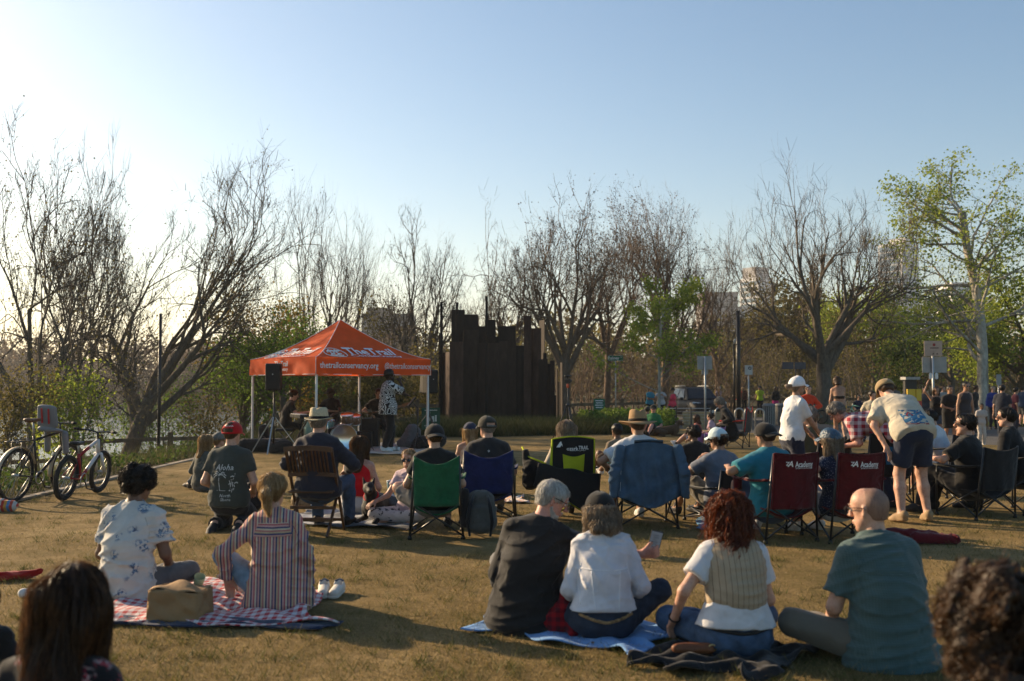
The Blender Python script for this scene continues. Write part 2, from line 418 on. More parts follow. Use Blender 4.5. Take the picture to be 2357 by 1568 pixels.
def strands(fld, mat_, parent, n, steps, step, sel, seed, width=0.0035, curl=0.0, end=0, cf=55, flow=None, name='hair_strand', off=0.004, jit=0.3):
    """ribbons that start on the hair mass and run down along it"""
    V, F = fld.mesh(); r = np.random.RandomState(seed)
    c = V[sel(V)]
    if len(c) < 4: return None
    P = c[r.randint(0, len(c), n)]+r.normal(0, 0.004, (n, 3)); g = A([0, 0, -1.0]) if flow is None else None
    pts = []; ph = r.uniform(0, 6.3, n); amp = curl*r.uniform(0.5, 1.3, n); lens = r.uniform(0.55, 1.0, n); fr = cf*r.uniform(0.8, 1.25, n); stray = r.normal(0, jit, (n, 3)); o_ = off*r.uniform(.2, 1.0, n)+np.where(r.uniform(0, 1, n) < .06, off*3, np.abs(r.normal(0, off*.8, n)))
    for i in range(steps):
        G = fld.grad(P); d = fld.sample(P); dr = (np.tile(g, (n, 1)) if flow is None else flow(P))+stray*0.35
        near = np.abs(d) < 0.03
        t = dr-G*(np.sum(dr*G, 1)[:, None])*near[:, None]; t /= np.linalg.norm(t, axis=1)[:, None]+1e-9
        s1 = np.cross(t, G); a = ph+fr*i*step
        pts.append(P+(G*(np.cos(a)*0.6+0.4)[:, None]+s1*np.sin(a)[:, None])*amp[:, None])
        P = P+t*(step*lens)[:, None]; d = fld.sample(P); G = fld.grad(P); P = P-G*(np.where(np.abs(d) < 0.03, d-o_, 0))[:, None]*0.8
    P = np.stack(pts, 1); m = steps; T = np.gradient(P, axis=1); T /= np.linalg.norm(T, axis=2)[:, :, None]+1e-9
    S = np.cross(T, r.normal(0, 1, (n, 1, 3))); S /= np.linalg.norm(S, axis=2)[:, :, None]+1e-9
    w = width*r.uniform(0.6, 1.4, n)[:, None, None]*(1-0.75*np.linspace(0, 1, m)**2)[None, :, None]
    W = np.stack([P-S*w/2, P+S*w/2], 2).reshape(-1, 3)
    b = (np.arange(n)[:, None]*m+np.arange(m-1)[None, :]).ravel()*2
    return mesh_np(name, W, np.stack([b, b+1, b+3, b+2], 1), mat_, parent, True)
# ------------------------------------------------------------------ a person
def person(label, loc, yaw=0, pose='cross', s=1.0, fem=0, fat=1.0, skin='light', top=None, bot=None, shoe=None, hair=None, hat=None,
           glasses=None, lean=(8, 0), slouch=0.03, twist=0, head=(0, 0, 0), arms=None, legs=None, vox=0.014, face=False, group='people watching the band',
           ph=None, beard=None, curlL=0.35, curlR=0.35, socks=None, extra=None, seed=1, palm=None, belly=0.0, detail=True):
    root = empty('person', loc, rad(yaw), label, 'person', group, s); arms = arms or {}; legs = legs or {}; palm = palm or {}
    sk = skin_mat('skin_'+skin, SKIN[skin])
    P = A([0, 0, {'cross': 0.105, 'ground': 0.105, 'chair': 0.50, 'stand': 0.93, 'kneel': 0.30, 'low': 0.30, 'bend': 0.90}[pose] if ph is None else ph], float)
    Rl = rotz(rad(twist)) @ roty(rad(lean[1])) @ rotx(-rad(lean[0])); up = Rl @ A([0, 0, 1.0]); lat = Rl @ A([1.0, 0, 0]); fw = Rl @ A([0, 1.0, 0])
    Nb = P+up*0.515; M = P+up*0.25-fw*slouch+A([0, 0, 0.0])
    sw = 0.158-0.016*fem; S = {'L': Nb-up*0.05-lat*sw, 'R': Nb-up*0.05+lat*sw}
    hp = 0.168+0.012*fem; wa = 0.148-0.02*fem; ch = 0.158-0.014*fem; f = fat
    plat = nrm(lat*0.4+A([1.0, 0, 0]))
    torso = [seg(P+A([0, 0, -0.0]), P+up*0.07, hp*f, (hp-.008)*f, plat, .118*f, .115*f, k=.05),
             seg(P+up*.08, M, (hp-.012)*f, wa*f, lat, .115*f, (.105+belly*.3)*f, k=.05),
             seg(M, Nb-up*.13, wa*f, ch*f, lat, .108*f, .112*f, k=.05),
             seg(Nb-up*.13, Nb-up*.055, ch*f, ch*.86*f, lat, .112*f, .085*f, k=.05)]
    if belly: torso.append(seg(P+up*.12+fw*.06, M+fw*.06, .11+belly, .10+belly*.7, k=.06))
    sh = [seg(Nb+up*.012, S['L'], .050, .056*f**.5, k=.05), seg(Nb+up*.012, S['R'], .050, .056*f**.5, k=.05)]
    if fem: sh += [seg(Nb-up*.19+fw*.075+lat*q*.07, Nb-up*.20+fw*.085+lat*q*.07, .055, .055, k=.04) for q in (-1, 1)]
    # head frame
    hy, hpit, hr = [rad(a) for a in head]
    Rb = rotz(rad(twist)*0.7) @ roty(rad(lean[1])*0.4) @ rotx(-rad(lean[0])*0.35)
    H = Rb @ rotz(hy) @ rotx(hpit) @ roty(hr)
    hc = Nb+nrm(up*0.65+H[:, 2]*0.35+A([0, 0, .2]))*0.088+H[:, 2]*0.095+H[:, 1]*0.022
    h = lambda x, y, z: hc+H @ A([x, y, z])
    X, Yh, Zh = H[:, 0], H[:, 1], H[:, 2]
    neck = [seg(Nb-up*.06, h(0, -.018, -.055), .060*(1-.1*fem), .052*(1-.12*fem), k=.03)]
    hd = [seg(h(0, -.02, .035), h(0, .012, .04), .079, .074, X, .084, .078, k=.03),
          seg(h(0, .02, .045), h(0, .035, -.055), .066, .056, X, .062, .045, k=.03),
          seg(h(0, .035, -.06), h(0, .066, -.098), .043, .020, X, .036, .018, k=.03),
          seg(h(-.045, .0, -.03), h(-.03, .045, -.088), .022, .016, k=.025), seg(h(.045, .0, -.03), h(.03, .045, -.088), .022, .016, k=.025),
          seg(h(-.035, .083, .028), h(.035, .083, .028), .012, .012, k=.015),
          seg(h(0, .092, .018), h(0, .115, -.018), .008, .0125, k=.012), seg(h(-.012, .100, -.022), h(.012, .100, -.022), .010, .010, k=.008),
          seg(h(-.02, .088, -.052), h(.02, .088, -.052), .007, .007, k=.008), seg(h(-.017, .088, -.064), h(.017, .088, -.064), .0075, .0075, k=.008)]
    ears = []
    for q in (-1, 1): ears += [seg(h(q*.080, -.008, .018), h(q*.077, -.002, -.025), .017, .011, X, .011, .008, k=.008)]
    if face: ears += [seg(h(q*.033, .098, .010), h(q*.034, .098, .010), .013, .013, k=.012, op=-1) for q in (-1, 1)]
    if face: ears += [seg(h(q*.088, -.003, .015), h(q*.088, .0, -.012), .007, .006, k=.006, op=-1) for q in (-1, 1)]
    # arms
    defw = {'cross': lambda q: A([q*.17, .30, .22]), 'ground': lambda q: A([q*.2, .25, .25]), 'chair': lambda q: P+A([q*.24, .27, .14]), 'low': lambda q: P+A([q*.2, .3, .2]),
            'stand': lambda q: P+A([q*.25, .06, -.08]), 'kneel': lambda q: P+A([q*.18, .22, .10]), 'bend': lambda q: P+A([q*.2, .45, .1])}[pose]
    limbs = {}; armsegs = {}; hands = []
    for sd, q in (('L', -1), ('R', 1)):
        w, pole = arms.get(sd, (defw(q), (q*.55, -.55, -.7)))
        e, w = ik(S[sd], w, .285, .255, pole)
        armsegs[sd] = [seg(S[sd], e, .052*f**.6*(1-.1*fem), .040*(1-.1*fem), k=.02), seg(e, w, .041*(1-.1*fem), .027*(1-.08*fem), k=.02)]
        limbs[sd] = (S[sd], e, w)
        dn = nrm(w-e); pn = palm.get(sd, (0, 0, -1)); pn = A(pn, float); pn = nrm(pn-dn*(pn@dn)); sdv = np.cross(dn, pn); cr = curlL if sd == 'L' else curlR
        hs = [seg(w-dn*.035, w+dn*.012, .026, .027, k=.02), seg(w+dn*.015, w+dn*.082, .034, .040, sdv, .017, .014, k=.02)]
        for i, ln in enumerate((.062, .074, .079, .071)):
            b0 = w+dn*.083+sdv*(i-1.5)*.0195*q*-1*-1
            d1 = nrm(dn*cos(cr*1.0)+pn*sin(cr*1.0)+sdv*(i-1.5)*.06); d2 = nrm(dn*cos(cr*2.3)+pn*sin(cr*2.3))
            hs += [seg(b0-d1*.012, b0+d1*ln*.5, .0098, .009, k=.006), seg(b0+d1*ln*.5, b0+d1*ln*.5+d2*ln*.55, .009, .0072, k=.006)]
        tb = w+dn*.025+sdv*q*.026; t1 = nrm(dn*.65+sdv*q*.62+pn*.35); t2 = nrm(dn*.85+sdv*q*.2+pn*(.3+cr*.4))
        hs += [seg(tb, tb+t1*.042, .015, .011, k=.012), seg(tb+t1*.042, tb+t1*.042+t2*.034, .011, .0085, k=.006)]
        hands.append(hs)
    # legs
    lg = {}
    for sd, q in (('L', -1), ('R', 1)):
        hip = P+plat*q*.088+A([0, 0, -.01])
        dk = {'cross': (A([-q*.10, .30, .075]), (q*1, .5, .12), (-q*.8, .5, -.1)), 'ground': (A([q*.12, .72, .08]), (0, .2, 1), (0, .5, .6)),
              'chair': (A([q*.15, .50, .085]), (q*.1, .6, 1), (q*.1, 1, -.05)), 'low': (A([q*.15, .62, .085]), (q*.1, .4, 1), (0, 1, 0)),
              'stand': (A([q*.10, -.01, .085]), (0, 1, 0), (q*.15, 1, -.1)), 'bend': (A([q*.12, .0, .085]), (0, 1, 0), (q*.15, 1, -.1)),
              'kneel': (A([q*.13, -.06, .075]), (q*.15, 1, -.3), (0, -1, -.35))}[pose]
        an, pole, toe = legs.get(sd, dk)
        kn, an = ik(hip, an, .435, .425, pole); toe = nrm(toe)
        lg[sd] = (hip, kn, an, toe, [seg(hip, kn, .088*f**.7*(1+.04*fem), .058, k=.04), seg(kn, kn+(an-kn)*.35, .057, .060, k=.03), seg(kn+(an-kn)*.35, an, .060, .038, k=.03)],
                  [seg(an+A([0, 0, -.0])-toe*.045, an+toe*.09-A([0, 0, .022]), .037, .034, np.cross(toe, (0, 0, 1)), .040, .028, k=.03), seg(an+toe*.08-A([0, 0, .03]), an+toe*.165-A([0, 0, .04]), .040, .034, np.cross(toe, (0, 0, 1)), .026, .018, k=.03)])
    body = torso+sh+neck+sum(armsegs.values(), [])+lg['L'][4]+lg['R'][4]+lg['L'][5]+lg['R'][5]
    hv = (min(vox, .0075) if vox < .012 else .010) if face else (min(vox, .011) if vox < .012 else .0135)
    if not detail: body += hd+sum(hands, [])
    fb = Field(body, max(vox*1.5, .0155)); V, F = fb.mesh(); VS, FS = [V], [F]; nv = len(V)
    if detail:
        for pr, vv in [(neck+hd+ears, hv)]+[(x, .0072 if vox < .012 else (.0095 if vox < .019 else .011)) for x in hands]:
            v2, f2 = Field(pr, vv).mesh(); VS.append(v2); FS.append(f2+nv); nv += len(v2)
    mesh_np('body', np.concatenate(VS), np.concatenate(FS), sk, root)
    R = dict(torso=torso, sh=sh, arms=armsegs, root=root, h=h, H=H, hc=hc, limbs=limbs, P=P, M=M, N=Nb, S=S, up=up, lat=lat, fw=fw, legs=lg, label=label)
    # trousers / shorts / skirt
    if bot:
        ln = bot.get('len', 1.0); e = bot.get('e', .012); pr = [infl(torso[0], e), infl(torso[1], e*.6, b=P+up*.10, fb=1, k=.03)]
        for sd in 'LR':
            a = lg[sd][4]
            if ln >= 1: pr += [infl(a[0], e), infl(a[1], e+.004), infl(a[2], e+.004, e+.012+bot.get('flare', 0), fb=1)]
            elif ln > .5: t = (ln-.5)*2; kn, an = lg[sd][1], lg[sd][2]; pr += [infl(a[0], e+.004), seg(kn, kn+(an-kn)*t, .062+e, .066+e, fb=1)]
            else: hip, kn = lg[sd][0], lg[sd][1]; pr += [seg(hip, hip+(kn-hip)*ln*2, .095+e, .082+e+bot.get('flare', .02), fb=1, k=.02)]
        fl = Field(pr, vox*(1.25 if vox < .012 else 1.4)); fl.wrinkle(bot.get('wr', .006), seed+7); V, F = fl.mesh(); mesh_np(bot.get('name', 'trousers'), V, F, bot['mat'], root)
        R['bot'] = fl
    if top:
        e = top.get('e', .012); he = top.get('hem', .03); he_p = P+up*(-he); lo = top.get('loose', .0); nf = top.get('fall', 0)
        low = (P+up*(.05 if he > 0 else -he)) if not nf else P+A([0, 0, -nf])
        pr = [infl(torso[3], e), infl(torso[2], e), seg(M, low, (wa*f+e), (hp+.004)*f+e+lo, lat, .108*f+e+belly*.3, .118*f+e+lo, fb=1 if he <= 0 and not nf else 0, k=.05)]+[infl(x, e) for x in torso[4:]]
        if not nf and he > 0: pr.append(seg(P+up*.05, he_p, hp*f+e+lo*.6, hp*f+e+lo, plat, .118*f+e+lo*.6, .118*f+e+lo, fb=1, k=.05))
        if not top.get('tank'): pr += [infl(x, e*.8) for x in sh]
        else: pr += [seg(Nb-up*.03+lat*q*.075, Nb-up*.10+lat*q*.085, .035, .05, k=.04) for q in (-1, 1)]
        if fem and len(sh) > 2: pr += [infl(x, e) for x in sh[2:]]
        if top.get('collar'): pr += [seg(Nb-up*.02, Nb+up*.032+fw*.006, .064+e*.4, .060+e*.3, lat, .066, .062, fb=1, k=.015)]
        sl = top.get('sleeve', .6); se = top.get('se', e+.006)
        for sd in 'LR':
            a0, a1 = armsegs[sd]; s0, e0, w0 = limbs[sd]
            slx = sl[sd] if isinstance(sl, dict) else sl
            if slx <= 0: continue
            if slx <= 1: pr.append(seg(s0, s0+(e0-s0)*slx, a0[2]+se*.8, a0[2]*(1-slx)+a0[3]*slx+se+.008, fb=1, k=.03))
            else: t = slx-1; pr += [infl(a0, se*.8, se), seg(e0, e0+(w0-e0)*t, a1[2]+se, a1[3]+se+.004, fb=1, k=.02)]
        fl = Field(pr, vox*(1.0 if vox < .012 else 1.2)); fl.wrinkle(top.get('wr', .006), seed, top.get('fq', 1.0))
        for (o_, n_) in top.get('cuts', []): fl.cut(o_, n_)
        V, F = fl.mesh(); R['top'] = fl; R['top_ob'] = mesh_np(top.get('name', 'shirt'), V, F, top['mat'], root)
    if shoe is not None:
        for sd in 'LR':
            an, toe = lg[sd][2], lg[sd][3]; u = np.cross(toe, (0, 0, 1)); dz = np.cross(nrm(u), toe); dz = dz if dz[2] > 0 else -dz
            pr = [infl(x, .008) for x in lg[sd][5]]+[seg(an-toe*.05-dz*.052, an+toe*.17-dz*.056, .040, .042, u, .018, .014, k=.012)]
            if isinstance(shoe, tuple): m1, hi = shoe; pr.append(seg(an-(an-lg[sd][1])*0, an+(lg[sd][1]-an)*hi, .048, .052, fb=1))
            else: m1 = shoe
            V, F = Field(pr, vox*1.1).mesh(); mesh_np('shoe', V, F, m1, root)
    if socks is not None:
        for sd in 'LR':
            an, kn = lg[sd][2], lg[sd][1]; V, F = Field([seg(an, an+nrm(kn-an)*.10, .041, .045, fb=1)], vox).mesh(); mesh_np('sock', V, F, socks, root)
    # hair
    if hair:
        kind, colr = hair[0], hair[1]; o = hair[2] if len(hair) > 2 else {}
        hm = hair_mat('hair_'+colr, *HAIR[colr]); th = o.get('th', .011); D_ = lambda z: A([0, 0, -z])
        cr = [seg(h(0, -.024, .035), h(0, .01, .042), .079+th, .074+th, X, .086+th, .078+th*.9, k=.02)]
        sub = [seg(h(0, .085, .035), h(0, .11, -.10), .075, .095, X, .036, .06, k=.015, op=-1)]
        if kind in ('short', 'buzz', 'curlyshort'):
            cr.append(seg(h(0, -.055, .0), h(0, -.05, -.052), .062+th*.6, .052+th*.3, X, .045+th*.6, .040, fb=1, k=.02))
            sub += [seg(h(q*.088, .012, -.028), h(q*.085, .045, -.08), .021, .030, k=.015, op=-1) for q in (-1, 1)]
        lgt = o.get('L', .2); bk = A([0, 0, 0.]) if 'bk' not in o else A(o['bk'], float); wd = o.get('w', .085)
        if kind in ('long', 'bob', 'curly'):
            e0 = h(0, -.05, -.04); e1 = e0-A([0, 0, lgt])-fw*o.get('back', .09)+bk
            cr += [seg(h(0, -.035, .01), e0, .085+th, wd+.01, X, .07+th, .06, k=.04), seg(e0, e1, wd+.01, wd*o.get('tip', .8), X, .058, .036, fb=0, k=.04)]
            for q in (-1, 1): cr.append(seg(h(q*.072, .0, .02), h(q*.078, -.005, -.06)-A([0, 0, lgt*o.get('side', .5)]), .025+th, .03, k=.04))
        if kind == 'pony':
            b0 = h(0, -.10, .02+o.get('z', 0)); b1 = b0+H @ A([0, -.055, -.02]); b2 = b1-A([0, 0, lgt])+bk
            cr += [seg(h(0, -.06, .0), h(0, -.045, -.05), .06+th, .045, X, .045+th, .035, k=.02), seg(b0, b1, .028, .034, k=.02), seg(b1, b2, .036, .014, k=.03)]
            sub += [seg(h(q*.085, .022, -.03), h(q*.085, .045, -.08), .03, .03, k=.01, op=-1) for q in (-1, 1)]
        fh = Field(cr+sub, .010 if vox < .012 else (.013 if vox < .02 else vox))
        if hat and kind != 'buzz': fh.cut(h(0, 0, .03), Zh)
        lm = o.get('lump', .004 if kind != 'curlyshort' else .012)
        fh.lumps(lm, seed+3, o.get('lf', 60 if 'curly' not in kind else 95)); V, F = fh.mesh()
        hob = mesh_np('hair', V, F, hm, root); R['hair'] = fh
        ns = o.get('n', 0)
        if ns:
            # strands lie on the mass and leave it at its lower rim
            selz = h(0, 0, o.get('selz', -.03))[2]
            strands(fh, hm, hob, ns, o.get('steps', 9), o.get('step', .03), lambda V: V[:, 2] > selz, seed+11, o.get('sw', .004), o.get('curl', 0.0), cf=o.get('cf', 55), off=o.get('off', .004), jit=o.get('jit', .3))
    # headgear
    if hat: HATS[hat[0]](R, hat[1], *(hat[2:]))
    if beard:
        pr = [seg(h(0, .045, -.075), h(0, .070, -.105-beard[1]), .050, .026, X, .040, .028, k=.03), seg(h(-.058, .01, -.045), h(-.035, .05, -.09), .018, .018, k=.03), seg(h(.058, .01, -.045), h(.035, .05, -.09), .018, .018, k=.03), seg(h(-.02, .095, -.045), h(.02, .095, -.045), .009, .009, k=.012),
              seg(h(0, .105, -.068), h(0, .10, -.066), .012, .012, k=.006, op=-1)]
        fbd = Field(pr, min(vox, .008)); fbd.lumps(.003, 5, 110); V, F = fbd.mesh(); mesh_np('beard', V, F, hair_mat('hair_'+beard[0], *HAIR[beard[0]]), root)
    if face:
        for q in (-1, 1):
            m = MB(); m.lathe([(.0, -.0105), (.0075, -.0075), (.0105, 0), (.0075, .0075), (.0, .0105)], 10, h(q*.033, .083, .011)); m.build('eye', mat('eye_white', (.6, .56, .52), .25, 0), root, True)
            m = MB(); m.tube([h(q*.015, .096, .032), h(q*.033, .096, .038), h(q*.050, .084, .033)], [.004, .005, .003], 6); m.build('eyebrow', hair_mat('hair_'+(hair[1] if hair else 'brown'), *HAIR[hair[1] if hair else 'brown']), root, True)
    if glasses:
        lens = mat('lens_dark', (.01, .01, .012), .08, 0, spec=.8) if glasses != 'clear' else mat('lens_clear', (.25, .25, .25), .05, 0, spec=.8)
        frm = mat('glasses_frame', (.015, .013, .012), .35, 0)
        g = MB()
        for q in (-1, 1):
            g.tube([h(q*.064, .090, .018), h(q*.080, .05, .020), h(q*.082, -.005, .018), h(q*.08, -.02, .006)], .0028, 6)
            if glasses == 'clear': g.torus(h(q*.034, .112, .008), .022, .0022, Yh, 14, 5)
        g.tube([h(-.062, .098, .022), h(-.012, .117, .020), h(.012, .117, .020), h(.062, .098, .022)], .0032, 6)
        go = g.build('glasses', frm, root, True)
        if glasses != 'clear':
            for q in (-1, 1):
                m = MB(); m.lathe([(.0, -.003), (.022, -.0022), (.025, 0), (.022, .0022), (.0, .003)], 12, h(q*.035, .108, .006), np.stack([X, Zh, -nrm(Yh+X*q*.25)], 1), 1.0, .85); m.build('lens', lens, go, True)
    return R
# ------------------------------------------------------------------ headgear
def hxf(R, V): return R['hc']+np.asarray(V) @ R['H'].T
def cap_hat(R, mt, brim=True, backhole=False, flip=False, top=.128, brim_mat=None):
    nu, nv = 10, 28; V = []; F = []
    rx, ry, rz, cz = .099, .113, top-.028, .028
    for i in range(nu):
        a = i/(nu-1)*(pi/2+.24)-.24
        for j in range(nv):
            b = 2*pi*j/nv; V.append((rx*cos(a)*sin(b), ry*cos(a)*cos(b)-.008, cz+rz*sin(a)*(1.0+.04*cos(b))-.012*cos(a)*(-cos(b)*.7)))
    sgn = -1 if flip else 1
    for i in range(nu-1):
        for j in range(nv):
            b = 2*pi*(j+.5)/nv
            if backhole and i < 3 and i >= 1 and cos(b)*sgn < -.80: continue
            F.append([i*nv+j, i*nv+(j+1) % nv, (i+1)*nv+(j+1) % nv, (i+1)*nv+j])
    V = A(V); 
    o = mesh_np('cap', hxf(R, V), F, mt, R['root']); md = o.modifiers.new('t', 'SOLIDIFY'); md.thickness = .004
    m = MB(); m.lathe([(.0, -.004), (.007, -.002), (.006, .004), (.0, .006)], 8, hxf(R, [[0, -.006, cz+rz*1.0]])[0]); m.build('button', mt, o, True)
    if brim:
        def fn(u, v):
            b = (v-.5)*2.1; r = 1+u*.72*cos(b)**.6 if cos(b) > 0 else 1
            return hxf(R, [[rx*sin(b)*(1+.02*u), sgn*(ry*.98*cos(b)+u*.075*max(cos(b), 0)**.7)-.008, cz+.006-.030*u*1.0-.028*abs(sin(b))**2+.004]])[0]
        g = MB(); g.grid(fn, 5, 15); g.build('brim', brim_mat or mt, o, True, thick=.004)
    return o
def brim_hat(R, mt, band, rb=.175, crown=.11, droop=.02, pinch=.012, flat=False, sx=.86):
    n = 36; prof = []
    for r, z in ((.094, .03), (.094, .06), (.090, .09), (.083, .03+crown-.012), (.070, .03+crown), (.04, .03+crown-.004), (.006, .03+crown-.012)): prof.append((r, z))
    V = []; F = []
    for (r, z) in prof:
        for k in range(n):
            b = 2*pi*k/n; x = r*sin(b)*.98; y = r*cos(b)*1.14-.008; pz = -pinch*math.exp(-(x/.022)**2)*(1 if z > crown else 0)
            if z > .1: pz -= pinch*.8*math.exp(-((y-.06)/.03)**2)
            V.append((x, y, z+pz))
    m = len(prof)
    F = [[i*n+k, i*n+(k+1) % n, (i+1)*n+(k+1) % n, (i+1)*n+k] for i in range(m-1) for k in range(n)]+[[(m-1)*n+k for k in range(n)]]
    o = mesh_np('hat', hxf(R, V), F, mt, R['root']); md = o.modifiers.new('t', 'SOLIDIFY'); md.thickness = .004
    V = []; rr = (.092, .12, .15, rb)
    for i, r in enumerate(rr):
        for k in range(n):
            b = 2*pi*k/n; t = (r-.092)/(rb-.092); V.append((r*sin(b)*(.98+(sx-.9)*t), r*cos(b)*(1.14-.1*t)-.008, .033-droop*t**1.6*(1.0+.6*cos(2*b))*.6+.014*t*sin(b)**2))
    F = [[i*n+k, i*n+(k+1) % n, (i+1)*n+(k+1) % n, (i+1)*n+k] for i in range(3) for k in range(n)]
    br = mesh_np('brim', hxf(R, V), F, mt, o); md = br.modifiers.new('t', 'SOLIDIFY'); md.thickness = .005
    V = []
    for z, r in ((.037, .0975), (.062, .0965)):
        for k in range(n): b = 2*pi*k/n; V.append((r*sin(b)*.98, r*cos(b)*1.14-.008, z))
    F = [[k, (k+1) % n, n+(k+1) % n, n+k] for k in range(n)]
    bo = mesh_np('hat_band', hxf(R, V), F, band, o); md = bo.modifiers.new('t', 'SOLIDIFY'); md.thickness = .004
    return o
HATS = dict(cap=cap_hat, brim=brim_hat)
# ================================================================== the setting
def sstep(x, a, b):
    t = np.clip((np.asarray(x, float)-a)/(b-a), 0, 1); return t*t*(3-2*t)
def bank_x(Y): return -9.5+np.clip((np.asarray(Y, float)-32)*0.42, 0, 9.5)-np.clip(20-np.asarray(Y, float), 0, 40)*0.15
def path_near(X):      # depth of the near edge of the paved path
    return np.interp(X, [5.2, 6.2, 8.3, 13, 22, 60], [46, 38.5, 33.5, 28, 21, 12])
def path_far(X): return np.interp(X, [5.2, 8, 14, 20, 36, 60], [47, 57, 55, 43, 33, 26])
def gh(X, Y):
    X = np.asarray(X, float); Y = np.asarray(Y, float)
    s = bank_x(Y)-X
    z = -3.9*sstep(s, -3.0, 9.0)-0.25*sstep(Y-path_near(np.maximum(X, 5.2)), -4, 1)*sstep(X, 2, 7)-0.3*sstep(Y, 30, 46)*(1-sstep(X, 2, 7))
    z = z+0.035*np.sin(X*0.9+0.4*Y)*np.sin(Y*0.7-0.2*X)*sstep(Y, 12, 18)*0.5+sstep(Y, 120, 500)*0.5
    return z
def lawn_mask(X, Y):
    X = np.asarray(X, float); Y = np.asarray(Y, float)
    back = np.interp(X, [-6.4, -5, -2.6, 0, 3, 4.6, 6.0, 8.3, 13, 22], [25.2, 27.4, 28.8, 29.6, 30.2, 32.0, 36.0, 33.2, 27.8, 20.5])
    w = 0.12
    return sstep(X, -6.42-w, -6.42+w)*(1-sstep(Y, back-0.25, back+0.25))
def spaced(lo, hi, near0, near1, d, g=1.22):
    a = [near0]; 
    x = near0; st = d
    l = []; 
    while x > lo: st *= g; x -= st; l.append(max(x, lo))
    m = list(np.arange(near0, near1, d)); r = []; x = near1; st = d
    r.append(near1)
    while x < hi: st *= g; x += st; r.append(min(x, hi))
    return np.array(l[::-1]+m+r)
# ground sheet
_xs = spaced(-3000, 3000, -16, 24, 0.4); _ys = spaced(-40, 5000, -2, 60, 0.5)
_X, _Y = np.meshgrid(_xs, _ys, indexing='ij'); _Z = gh(_X, _Y)
_nx, _ny = _X.shape; _i = (np.arange(_nx-1)[:, None]*_ny+np.arange(_ny-1)[None, :]).ravel()
def ground_mat():
    m, nt, b = new_mat('lawn_and_soil'); v = coords(nt)
    at_ = N(nt, 'Attribute'); at_.attribute_name = 'lawn'
    n1 = noise(nt, v, 0.35, 4, 0.6, 0.3); n2 = noise(nt, v, 2.2, 5, 0.65); n3 = noise(nt, v, 34, 4, 0.7); n4 = noise(nt, v, 150, 2, 0.7)
    mixn = mth(nt, 'ADD', mth(nt, 'MULTIPLY', n1, 0.45), mth(nt, 'ADD', mth(nt, 'MULTIPLY', n2, 0.35), mth(nt, 'MULTIPLY', n3, 0.28)))
    g = ramp(nt, mixn, [(0.36, (0.085, 0.085, 0.022)), (0.46, (0.165, 0.12, 0.042)), (0.56, (0.27, 0.185, 0.078)), (0.68, (0.40, 0.29, 0.135))])
    g = mixc(nt, 1.0, g, ramp(nt, n4, [(0.25, 0.55), (0.7, 1.25)]), 'MULTIPLY')
    so = ramp(nt, n2, [(0.35, (0.030, 0.030, 0.013)), (0.55, (0.060, 0.050, 0.024)), (0.7, (0.085, 0.085, 0.028))])
    so = mixc(nt, 1.0, so, ramp(nt, n3, [(0.3, 0.6), (0.7, 1.3)]), 'MULTIPLY')
    c = mixc(nt, at_.outputs['Fac'], so, g); L(nt, c, b.inputs['Base Color']); b.inputs['Roughness'].default_value = 0.95; b.inputs['Specular IOR Level'].default_value = 0.1
    bp = N(nt, 'Bump'); bp.inputs['Strength'].default_value = 0.9; bp.inputs['Distance'].default_value = 0.035
    bp0 = N(nt, 'Bump'); bp0.inputs['Strength'].default_value = 1.0; bp0.inputs['Distance'].default_value = 0.16; L(nt, noise(nt, v, 2.6, 3, .5, .4), bp0.inputs['Height']); L(nt, bp0.outputs[0], bp.inputs['Normal'])
    L(nt, mth(nt, 'ADD', n3, mth(nt, 'MULTIPLY', n4, 0.5)), bp.inputs['Height']); L(nt, bp.outputs[0], b.inputs['Normal'])
    return m
ground = mesh_np('ground', np.stack([_X, _Y, _Z], 2).reshape(-1, 3), np.stack([_i, _i+_ny, _i+_ny+1, _i+1], 1), ground_mat())
_at = ground.data.attributes.new('lawn', 'FLOAT', 'POINT'); _at.data.foreach_set('value', lawn_mask(_X, _Y).ravel().astype(np.float32)); tag(ground, kind='structure')
# water
def water_mat():
    m, nt, b = new_mat('river_water'); v = coords(nt, 'Object', (1, 0.6, 1))
    b.inputs['Base Color'].default_value = (0.02, 0.03, 0.03, 1); b.inputs['Roughness'].default_value = 0.12; b.inputs['IOR'].default_value = 1.33
    n = noise(nt, v, 1.4, 4, 0.6); bp = N(nt, 'Bump'); bp.inputs['Strength'].default_value = 0.5; bp.inputs['Distance'].default_value = 0.12
    L(nt, n, bp.inputs['Height']); L(nt, bp.outputs[0], b.inputs['Normal']); return m
tag(mesh_np('river', [(-900, -40, -2.5), (4, -40, -2.5), (4, 900, -2.5), (-900, 900, -2.5)], [[0, 1, 2, 3]], water_mat(), None, False), kind='structure')
# paved path and its kerb
def sheet(name, X0, X1, n, near, far, dz, mt, rows=14):
    xs = np.linspace(X0, X1, n); V = []
    for x in xs:
        for t in np.linspace(0, 1, rows):
            y = near(x)*(1-t)+far(x)*t; V.append((x, y, float(gh(x, y))+dz))
    F = [[i*rows+j, (i+1)*rows+j, (i+1)*rows+j+1, i*rows+j+1] for i in range(n-1) for j in range(rows-1)]
    return tag(mesh_np(name, V, F, mt, None, True), kind='structure')
asph = mat('asphalt', (0.085, 0.08, 0.075), .9, .2, 1.5, .4, 120); conc = mat('pale_concrete', (0.34, 0.28, 0.21), .9, .15, 3, .3, 60)
sheet('path', 5.3, 58, 60, lambda x: path_near(x)+.9, path_far, .012, asph)
sheet('path_kerb', 5.3, 58, 60, path_near, lambda x: path_near(x)+.9, .05, conc, 3)
m_ = MB()      # thin concrete edging of the lawn on the left
_ky = np.linspace(2, 25, 70)
